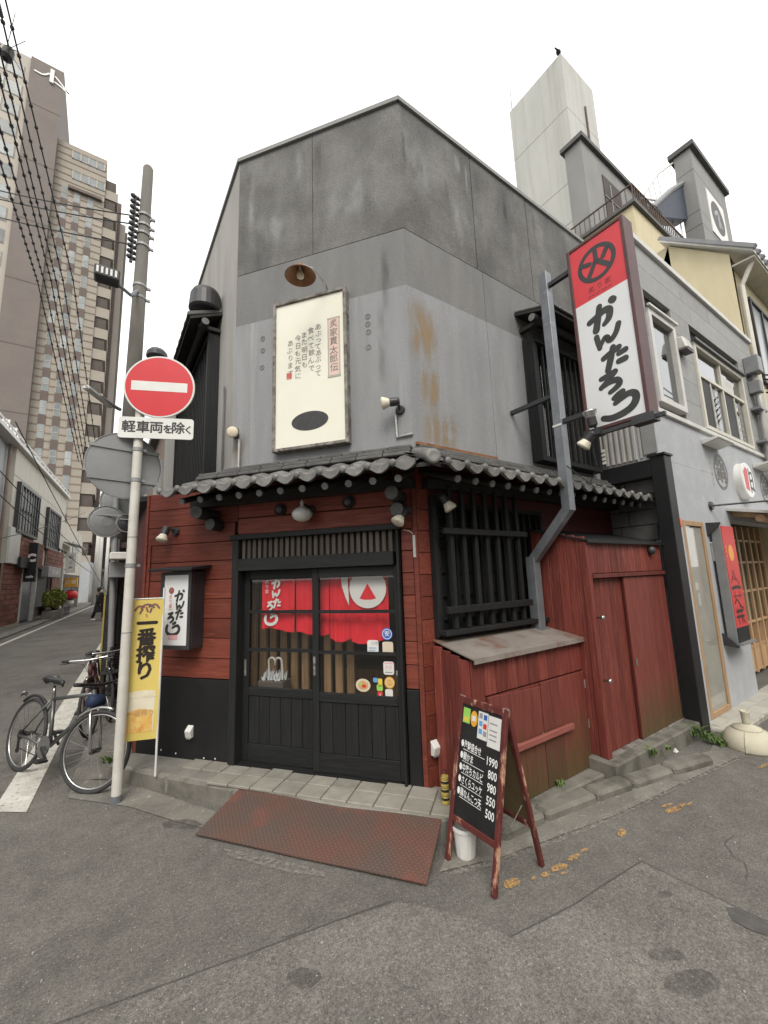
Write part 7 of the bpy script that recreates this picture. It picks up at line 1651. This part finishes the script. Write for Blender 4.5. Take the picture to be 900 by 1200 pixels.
for i in range(7): part(lb, 'roof_clutter', MB().cyl((-3.2 + i*.35, .05, ET + .16), (-3.1 + i*.35, .0, ET + .55 + .1*(i % 3)), .04, n=8), M['white'])
for z in (3.9, 5.1, 6.55): part(lb, 'wall_seam', MB().box(-1.0, 11.6, -.008, -.0005, z, z + .02), M['greywall'])
for x0, x1, z0, z1 in ((-.3, 3.35, 4.25, 6.25), (5.8, 9.3, 4.0, 6.1)):
    w = part(lb, 'barred_window', MB().box(x0, x1, -.02, -.003, z0, z1), M['farglass'])
    part(w, 'frame', MB().box(x0 - .12, x0, -.16, -.0035, z0 - .12, z1 + .12).box(x1, x1 + .12, -.16, -.0035, z0 - .12, z1 + .12).box(x0, x1, -.16, -.0035, z1, z1 + .12).box(x0, x1, -.16, -.0035, z0 - .12, z0), M['blackmetal'])
    for i in range(7): x = x0 + (i + .5)*(x1 - x0)/7; part(w, 'bar', MB().box(x - .055, x + .055, -.14, -.10, z0, z1), M['blackmetal'])
    part(w, 'cross_bar', MB().box(x0, x1, -.095, -.06, (z0 + z1)/2 - .03, (z0 + z1)/2 + .03), M['blackmetal'])
# stone jamb, brick pier and brick band
part(lb, 'stone_panel', MB().box(-1.05, .55, -.12, -.001, 2.75, 4.3), M['nbtrim'], bv=.02)
def bricks(par, x0, x1, z0, z1, y, bh=.22, bw_=.55):
    r_ = 0; z = z0
    part(par, 'mortar', MB().box(x0, x1, y + .02, y + .1, z0, z1), M['brickmortar'])
    while z < z1 - .05:
        x = x0 - (bw_/2 if r_ % 2 else 0)
        while x < x1 - .02:
            a, b = max(x, x0), min(x + bw_, x1)
            if b - a > .06: part(par, 'brick', MB().box(a + .012, b - .012, y - rng.uniform(0, .012), y + .0195, z + .012, min(z + bh, z1) - .012), M['brick'])
            x += bw_
        z += bh; r_ += 1
bricks(lb, -1.0, 1.85, .12, 2.74, .0)
part(lb, 'pier_plinth', MB().box(-1.05, 1.9, -.05, .1, 0, .119), M['mortar'])
bricks(lb, .56, 5.2, 2.76, 4.0, -.14)
bricks(lb, 6.4, 11.4, 2.9, 3.95, -.14)
part(lb, 'grey_door', MB().box(2.15, 4.75, .15, .2, .1, 2.6), M['boxgrey'])
part(lb, 'door_frame', MB().box(1.9, 2.14, -.02, .2, 0, 2.74).box(4.76, 5.0, -.02, .2, 0, 2.74).box(2.14, 4.76, -.02, .2, 2.61, 2.74), M['nbtrim'])
part(lb, 'shop_window', MB().box(5.6, 9.0, .2, .25, .6, 2.3), M['darkpane'])
part(lb, 'black_panel', MB().box(.3, 1.9, -.25, -.15, 2.62, 3.1), M['blackpaint'])
bricks(lb, 9.1, 11.3, .1, 2.7, .0)
sg = LB
def perp(name, x, p0, p1, thick, m, label, cat, texts, mt):
    # box sign hung at right angles to the facade, facing down the street
    a, b = LB.side(*p0, x), LB.side(*p1, x); y0, y1 = min(a.y, b.y), max(a.y, b.y); z0, z1 = min(a.z, b.z), max(a.z, b.z)
    t = thing(name, LB, (x, (y0 + y1)/2, z0), label, cat); part(t, 'case', MB().box(x, x + thick, y0, y1, z0, z1), M[m], bv=.015)
    part(t, 'bracket', MB().box(x + .1, x + .15, y1, .05, z1 - .3, z1 - .25).box(x + .1, x + .15, y1, .05, z0 + .2, z0 + .25), M['blackmetal'])
    fr = Frame(tuple(LB.w(x, 0, 0))[:2], -4.5); w_ = y1 - y0; h_ = z1 - z0; yc = (y0 + y1)/2
    for st, fx, fz, s__, bd in texts:
        mb = MB().text(st, fx*w_, z0 + fz*h_, s__*w_, -.012, bold=bd); mb.v = [LB.loc(fr.w(v.x, v.y, v.z) + LB.y*yc) for v in mb.v]; part(t, 'lettering', mb, M[mt])
    return t
perp('cafe_sign', 2.0, (27, 682), (45, 636), .35, 'blackpaint', 'black box sign with a white letter C over the grey door', 'sign', [('C', 0, .6, 1.15, .07), ('cafe', 0, .13, .42, .03)], 'white')
s_ = thing('fascia_sign', sg, (7, -.2, 2.2), 'dark shop fascia with white strip lettering under the brick band', 'sign')
part(s_, 'case', MB().box(5.1, 8.8, -.45, -.145, 2.25, 2.85), M['boxgrey'], bv=.02); part(s_, 'lettering', MB().text('CAFE & BAR', 7.0, 2.56, .36, -.455, bold=.03), M['white'])
for i in range(3): part(s_, 'spot', MB().lathe((7 + i*1.1, -.5, 3.95), (0, -.5, -1), [(.03, 0), (.09, .16)], 10), M['blackmetal'])
# planter shrub
def shrub(name, fr, c, rx, ry, rz, n, m, label, cat, group=None, size=.05):
    t = thing(name, fr, (c[0], c[1], 0), label, cat, group); mb = MB()
    for i in range(n):
        while True:
            u = Vector((rng.uniform(-1, 1), rng.uniform(-1, 1), rng.uniform(-1, 1)))
            if .25 < u.length < 1: break
        lump = 1 + .25*math.sin(u.x*7 + 1)*math.cos(u.y*5) 
        p = Vector((c[0] + u.x*rx*lump, c[1] + u.y*ry*lump, c[2] + u.z*rz*lump)); a = Vector((rng.uniform(-1, 1), rng.uniform(-1, 1), rng.uniform(-.3, 1))).normalized()*size*rng.uniform(.6, 1.4)
        b = a.cross(Vector((rng.random(), rng.random(), rng.random()))).normalized()*size*.5
        mb.add([p - a, p + b, p + a, p - b], [(0, 1, 2, 3)])
    part(t, 'foliage', mb, M[m], kind='stuff')
    mb = MB()
    for k in range(5): mb.tube([(c[0] + (k - 2)*.06, c[1], .05), (c[0] + (k - 2)*rx*.25, c[1] + rng.uniform(-.1, .1), c[2])], .018, 5)
    part(t, 'stems', mb, M['farbrown']); return t
sh_ = shrub('planter_shrub', LB, (5.6, -.75, 1.05), 1.6, .42, .5, 2600, 'leaf_y', 'bushy yellow green shrub in a stone trough before the cafe', 'shrub', size=.10)
tr_ = thing('stone_trough', LB, (7.0, -.75, 0), 'pale stone planter trough under the yellow green shrub', 'planter')
part(tr_, 'trough', MB().box(4.3, 6.7, -1.05, -.45, 0, .45), M['concrete'], bv=.03); part(tr_, 'soil', MB().box(4.4, 6.6, -.98, -.52, .44, .46), M['farbrown']); part(tr_, 'rail_fence', MB().box(6.72, 9.4, -1.0, -.96, .15, .2).box(6.72, 9.4, -1.0, -.96, .5, .55), M['blackmetal'])
for i in range(10): part(tr_, 'picket', MB().box(6.8 + i*.27, 6.85 + i*.27, -.99, -.97, .0, .56), M['blackmetal'])
# next shops along the street
sh2 = thing('eatery_building', LB, (17, 0, 0), 'narrow dark fronted eatery building past the cream building', 'building')
part(sh2, 'wall', MB().box(11.9, 22, .1, 7, 0, 6.2), M['cream']); part(sh2, 'front', MB().box(12, 21, .02, .099, 0, 2.6), M['balcdark']); part(sh2, 'awning', MB().hexa([(11.9, -.9, 4.5), (15.5, -.9, 4.5), (15.5, .0, 4.75), (11.9, .0, 4.75), (11.9, -.9, 4.56), (15.5, -.9, 4.56), (15.5, .0, 4.82), (11.9, .0, 4.82)]), M['boxgrey'])
part(sh2, 'window', MB().box(16.5, 19.5, .05, .0985, 3.4, 5.2), M['farglass'])
part(sh2, 'post', MB().box(11.9, 12.3, -.1, .1, 0, 3.4), M['cream'])
perp('white_sign', 12.5, (76, 671), (90, 648), .35, 'white', 'white upright lightbox with grey characters by the street poles', 'sign', [('居', 0, .78, .42, .02), ('酒', 0, .5, .42, .02), ('屋', 0, .22, .42, .02)], 'textgrey')
perp('orange_sign', 13.0, (75, 688), (91, 677), .3, 'orange', 'orange shop sign with pale lettering above a red lantern', 'sign', [('酒場', 0, .5, .42, .03)], 'beerfoam')
_l = LB.side(83, 697, 13.2); lx_, ly_, lz_ = 13.2, _l.y, _l.z - .3
s_ = thing('paper_lantern', LB, (lx_, ly_, lz_), 'red paper lantern hanging below the orange sign', 'lantern')
part(s_, 'shade', MB().lathe((lx_, ly_, lz_), (0, 0, 1), [(.2, 0), (.32, .06), (.42, .2), (.42, .38), (.32, .52), (.2, .58)], 20), M['roadred'], smooth=True); part(s_, 'rim', MB().cyl((lx_, ly_, lz_ - .06), (lx_, ly_, lz_), .2).cyl((lx_, ly_, lz_ + .58), (lx_, ly_, lz_ + .63), .2).cyl((lx_, ly_, lz_ + .63), (lx_, ly_, lz_ + 1.0), .015), M['blackmetal'])
s_ = thing('white_lantern', LB, (lx_, ly_, lz_ - .42), 'small white lantern below the red one', 'lantern'); part(s_, 'shade', MB().lathe((lx_, ly_, lz_ - .4), (0, 0, 1), [(.1, 0), (.2, .08), (.2, .25), (.1, .34)], 14), M['white'], smooth=True); part(s_, 'rim', MB().cyl((lx_, ly_, lz_ - .1), (lx_, ly_, lz_ - .055), .1), M['blackmetal'])
for i, (x, r_) in enumerate(((22.5, .19), (25.5, .16), (33, .17))):
    t = thing('street_pole', LB, (x, -1.0, 0), ('thick pale concrete pole with a cross arm past the lanterns', 'slimmer pale pole just behind the thick street pole', 'distant pale pole by the hedge')[i], 'utility pole')
    part(t, 'shaft', MB().cyl((x, -1.0, 0), (x + .3, -1.0, 11.5), r_*1.15, r_*.75, 12), M['nbtrim'], smooth=True)
    part(t, 'cross_arm', MB().box(x - .9, x + 1.0, -1.15, -1.05, 9.6, 9.72), M['blackmetal']); part(t, 'transformer', MB().cyl((x - .2, -1.35, 7.6), (x - .2, -1.35, 8.5), .3, n=12), M['boxgrey'])
    for k in range(4): part(t, 'insulator', MB().cyl((x - .8 + k*.5, -1.1, 9.72), (x - .8 + k*.5, -1.1, 9.95), .06, n=8), M['white'])
hd_ = shrub('hedge', LB, (31, -.8, .5), 6, .45, .45, 2200, 'leaf_y', 'low yellow green hedge along the left kerb in the distance', 'hedge', size=.13)
gw = thing('grey_gate_house', LB, (36, 0, 0), 'grey far building with a dark porch roof behind the hedge', 'building'); part(gw, 'wall', MB().box(30, 46, .2, 8, 0, 4.2), M['fargrey']); part(gw, 'porch_roof', MB().box(33, 38, -1.0, .5, 3.2, 3.55), M['balcdark']); part(gw, 'porch_post', MB().box(37.2, 37.8, -.9, -.3, 0, 3.2), M['boxgrey'])
fw_ = thing('far_white_building', WORLD, (3, 75, 0), 'pale plain building closing the end of the narrow street', 'building'); part(fw_, 'wall', MB().box(-2.2, 14, 72, 90, 0, 8.5), M['fargrey']); part(fw_, 'wall', MB().box(1.2, 14, 62, 71.9, 0, 13), M['nbtrim']); part(fw_, 'roof_box', MB().box(-1.2, 1.5, 73, 78, 8.5, 9.8), M['farbrown'])
for z in (2.5, 5.5): part(fw_, 'window', MB().box(-1.2, .6, 71.9, 71.98, z, z + 1.4), M['farglass'])
tr1 = shrub('street_tree', WORLD, (1.45, 46, 1.6), .9, .9, 1.3, 900, 'leaf', 'small dark green tree at the far right of the narrow street', 'tree', size=.16)
rw_ = thing('row_house', WORLD, (3.5, 14, 0), 'plain dark walled house along the narrow street behind the utility pole', 'house'); part(rw_, 'wall', MB().box(1.15, 8, 10.2, 34, 0, 6.0), M['farbrown']); part(rw_, 'roof', MB().box(.95, 8.2, 10.1, 34.1, 6.0, 6.2), M['cap'])
for i in range(4): part(rw_, 'window', MB().box(1.1, 1.149, 12 + i*5, 14 + i*5, 1.0, 2.6), M['darkpane'])
for i in range(4): part(rw_, 'window', MB().box(1.1, 1.149, 12 + i*5, 14 + i*5, 3.6, 5.0), M['farglass'])

# ------------------------------------------------------------------ person walking behind the utility pole
pq = onz(115.5, 727); FPn = Frame((pq.x, pq.y), 60)
pn = thing('person', FPn, (0, 0, 0), 'person in long black coat and white mask walking with a dark bag', 'person')
def skin_fig(parent, name, V, E_, m, sub=2):
    me = bpy.data.meshes.new(name); off = BASE[parent.name]; me.from_pydata([tuple(Vector(v[:3]) - off) for v in V], E_, [])
    o = bpy.data.objects.new(name, me); col.objects.link(o); o.parent = parent; me.materials.append(m)
    md = o.modifiers.new('skin', 'SKIN'); md.use_smooth_shade = True; sl2 = me.skin_vertices[0].data
    for i, v in enumerate(V): sl2[i].radius = (v[3], v[4] if len(v) > 4 else v[3]); sl2[i].use_root = (i == 0)
    s2 = o.modifiers.new('sub', 'SUBSURF'); s2.levels = 1; s2.render_levels = sub
    return o
HP = 1.55
V = [(0, 0, .86, .13, .10), (0, 0, 1.05, .12, .09), (0, .01, 1.25, .15, .10), (0, .0, 1.33, .06, .06), (0, .02, 1.43, .075, .09), (0, .02, 1.52, .06, .075),
     (.09, .0, .80, .08), (.10, -.14, .46, .055), (.10, -.12, .09, .04), (.10, -.24, .045, .035), (-.09, .0, .80, .08), (-.09, .14, .46, .055), (-.09, .26, .12, .04), (-.09, .16, .045, .035),
     (.19, .01, 1.24, .055), (.24, .05, 1.0, .045), (.22, -.06, .78, .035), (.215, -.09, .70, .03), (-.19, .01, 1.24, .055), (-.24, -.02, 1.0, .045), (-.22, -.12, .80, .035), (-.215, -.14, .72, .03)]
Ed = [(0, 1), (1, 2), (2, 3), (3, 4), (4, 5), (0, 6), (6, 7), (7, 8), (8, 9), (0, 10), (10, 11), (11, 12), (12, 13), (2, 14), (14, 15), (15, 16), (16, 17), (2, 18), (18, 19), (19, 20), (20, 21)]
body = skin_fig(pn, 'body', V, Ed, M['skin'])
vs = []; prof = [(.30, .42, .28), (.29, .7, .22), (.24, .95, .18), (.23, 1.1, .17), (.25, 1.25, .17), (.17, 1.32, .12), (.08, 1.36, .08)]
mb = MB(); n = 18
for rx_, z, ry_ in prof:
    for k in range(n): t = 2*math.pi*k/n; w_ = 1 + .05*math.cos(5*t)*(z < .8); mb.v.append(Vector((rx_*.86*math.cos(t)*w_, ry_*.86*math.sin(t)*w_, z)))
mb.f = [(i*n + k, i*n + (k+1) % n, (i+1)*n + (k+1) % n, (i+1)*n + k) for i in range(6) for k in range(n)]
part(pn, 'coat', mb, M['coat'], smooth=True)
for s_, dy in ((1, -.09), (-1, -.14)): part(pn, 'sleeve', MB().tube([(s_*.18, .01, 1.25), (s_*.24, .03 if s_ > 0 else -.02, 1.0), (s_*.22, -.05 if s_ > 0 else -.12, .79)], [.075, .06, .05], 10), M['coat'], smooth=True)
part(pn, 'hair', MB().lathe((0, .05, 1.40), (0, .1, 1), [(.085, 0), (.1, .06), (.1, .14), (.07, .2), (.02, .225)], 16), M['hair'], smooth=True)
part(pn, 'mask', MB().lathe((0, -.075, 1.425), (0, -1, -.1), [(.058, 0), (.045, .02), (.015, .034)], 14), M['white'], smooth=True)
part(pn, 'trousers', MB().tube([(.09, 0, .84), (.10, -.14, .46), (.10, -.12, .12)], [.1, .075, .06], 10).tube([(-.09, 0, .84), (-.09, .14, .46), (-.09, .26, .14)], [.1, .075, .06], 10), M['coat'], smooth=True)
for x, y in ((.10, -.17), (-.09, .22)): part(pn, 'shoe', MB().lathe((x, y + .08, .045), (0, -1, 0), [(.03, 0), (.046, .05), (.046, .15), (.02, .23)], 10), M['white'], smooth=True)
bg = solo('handbag', FPn, (-.26, -.1, .42), MB().hexa([(-.32, -.26, .40), (-.22, -.26, .40), (-.22, .06, .40), (-.32, .06, .40), (-.30, -.22, .68), (-.24, -.22, .68), (-.24, .02, .68), (-.30, .02, .68)]).tube([(-.27, -.2, .68), (-.25, -.14, .76), (-.25, -.08, .76), (-.27, 0, .68)], .01, 6), M['coat'], 'dark tote bag hanging from the walking person', 'bag', bv=.02)

# ------------------------------------------------------------------ apartment tower
T0 = 60.0
at = thing('apartment_tower', WORLD, (-8, T0, 0), 'tall tan and brown tiled apartment tower over the narrow street', 'building')
A = onY(20, 59, T0); A2 = onY(8, 310, T0); A3 = onY(77, 89, T0); A3.x = onY(50, 330, T0).x; Bq = onY(128, 185, T0); Bq.x = onY(114, 330, T0).x; zA = A3.z; zB = Bq.z; xm_ = A3.x
part(at, 'wing_wall', MB().box(A.x - 9, A2.x, T0 + .0, T0 + 22, 0, zA), M['tan_light'])
part(at, 'brown_wall', MB().box(A2.x, xm_, T0 - .35, T0 + 22, 0, zA), M['brownwall'])
part(at, 'tan_wall', MB().box(xm_, Bq.x, T0 + .6, T0 + 14, 0, zB), M['tan'])
FLH = 2.955
ri = mesh(MB().box(0, Bq.x - xm_ - .02, -.05, .05, 0, .14)); ri.materials.append(mk('tan_groove', (.22, .18, .14), rough=.8))
nfl = int(zB/FLH)
for i in range(nfl*3):
    o = bpy.data.objects.new('tile_band', ri); col.objects.link(o); o.parent = at; o.location = (xm_ + .01 + 8, .6, 1 + i*FLH/3)
for i in range(8): part(at, 'brown_joint', MB().box(A2.x + .01, xm_ + .03, T0 - .37, T0 - .349, 5 + i*8.2, 5.12 + i*8.2), M['brownsq'])
cw = mesh(MB().box(-.27, .27, -.1, .02, 0, 1.75)); cw.materials.append(M['farglass'])
cs = mesh(MB().box(-.34, .34, -.12, .02, 0, 1.2)); cs.materials.append(M['brownsq'])
cwf = mesh(MB().box(-.33, .33, -.07, .02, -.02, 1.77).box(-.3, .3, -.13, -.101, .85, .93)); cwf.materials.append(M['tan_light'])
ctop = onY(84, 214, T0 + .6).z
for px in (65, 81, 98):
    x = onY(px, 330, T0 + .6).x; z = ctop - 1.0
    while z > 2:
        for nm, me, zz in (('window', cw, z - 1.75), ('window_frame', cwf, z - 1.75), ('spandrel', cs, z - 2.955)):
            o = bpy.data.objects.new(nm, me); col.objects.link(o); o.parent = at; o.location = (x + 8, .6, zz)
        z -= FLH
for py0, py1 in ((174, 198), (197, 221)):
    a, b = onY(86, py0 + 2, T0 + .6), onY(122, py1 + 8, T0 + .6)
    w = part(at, 'top_window', MB().box(a.x, b.x, T0 + .52, T0 + .599, b.z + .6, a.z - .2), M['farglass'])
    for k in range(5): x = a.x + (b.x - a.x)*k/4; part(w, 'mullion', MB().box(x - .07, x + .07, T0 + .46, T0 + .5195, b.z + .6, a.z - .2), M['tan_light'])
g_ = onY(80, 214, T0); part(at, 'ledge', MB().box(g_.x, g_.x + 3.6, T0 + .1, T0 + .6, g_.z - .5, g_.z - .1), M['brownsq'])
# corner balconies on the street side
pb = mesh(MB().box(0, 1.5, 0, 5.2, 0, 1.35)); pb.materials.append(M['tan'])
pdk = mesh(MB().box(0, 1.2, .15, 5.0, 1.35, FLH)); pdk.materials.append(M['balcdark'])
pbc = mesh(MB().box(-.15, 1.05, -.1, 5.3, FLH - .2, FLH)); pbc.materials.append(M['tan_light'])
for i in range(nfl - 1):
    for nm, me in (('balcony', pb), ('balcony_recess', pdk)):
        o = bpy.data.objects.new(nm, me); col.objects.link(o); o.parent = at; o.location = (Bq.x + 8 + .001, .75, 1.0 + i*FLH)
part(at, 'brown_pier', MB().box(Bq.x + .001, Bq.x + 1.9, T0 + 6.2, T0 + 9, 0, zB - 1), M['brownsq'])
part(at, 'rear_wing', MB().box(Bq.x - 2, Bq.x + 2.6, T0 + 9.1, T0 + 34, 0, zB - 2), M['tan_light'])
for k in range(6): part(at, 'rear_fin', MB().box(Bq.x + 2.601, Bq.x + 2.9, T0 + 10 + k*4, T0 + 10.6 + k*4, 0, zB - 2.5), M['brownwall'])
# windows of the left wing
ww = mesh(MB().box(0, 1.5, -.08, .02, 0, 1.7)); ww.materials.append(M['farglass']); wwf = mesh(MB().box(-.1, 3.5, -.04, .02, -.1, 1.8)); wwf.materials.append(M['tan'])
for i in range(22):
    for j in (0, 1, 2):
        for nm, me, dx in (('window', ww, .2), ('window', ww, 1.9), ('window_frame', wwf, 0)):
            x = A2.x - 4.0 - j*4.2
            o = bpy.data.objects.new(nm, me); col.objects.link(o); o.parent = at; o.location = (x + 8 + dx, 0, zA - 3.6 - i*FLH)
lg = onY(61, 92, T0 - .4)
part(at, 'roof_emblem', MB().box(lg.x - .2, lg.x + .2, T0 - .6, T0 - .36, lg.z - .8, lg.z + 1.2), M['white'])
for pts in ([(-1.7, -.1), (-.9, -.1), (-.3, .5)], [(.3, .5), (1.0, -.2), (1.8, -1.1)], [(.3, -.4), (1.0, -.65), (1.8, -1.1)]):
    part(at, 'roof_emblem', MB().stroke([(lg.x + a, lg.z + b) for a, b in pts], .2, T0 - .45), M['white'])

# ------------------------------------------------------------------ unseen houses on the other corners, added to block low sky light
def unseen_house(name, x0, x1, y0, y1, h, m, face, label):
    t = thing(name, WORLD, ((x0 + x1)/2, (y0 + y1)/2, 0), label, 'building'); part(t, 'wall', MB().box(x0, x1, y0, y1, 0, h), M[m]); part(t, 'roof', MB().box(x0 - .2, x1 + .2, y0 - .2, y1 + .2, h, h + .25), M['cap'])
    n = int(((x1 - x0) if face in 'NS' else (y1 - y0))/2.6)
    for fz in range(int(h/3)):
        for i in range(n):
            o = .7 + i*2.6
            if face == 'N': b = (x0 + o, x0 + o + 1.5, y1 + .001, y1 + .04)
            elif face == 'E': b = (x1 + .001, x1 + .04, y0 + o, y0 + o + 1.5)
            part(t, 'window', MB().box(*b, .9 + fz*3, 2.3 + fz*3), M['farglass'])
    return t
unseen_house('unseen_house_south', -1.0, 26, -18, -8.0, 6.8, 'cream', 'N', 'unseen cream house across the crossing, added to block sky light')
unseen_house('unseen_house_diagonal', -18, -6.0, -18, -8.0, 6.5, 'farbrown', 'E', 'unseen brown house on the diagonal corner, added to block sky light')
unseen_house('unseen_house_west', -14, -5.0, 4.5, 17, 6.5, 'fargrey', 'E', 'unseen grey house across the narrow street, added to block sky light')
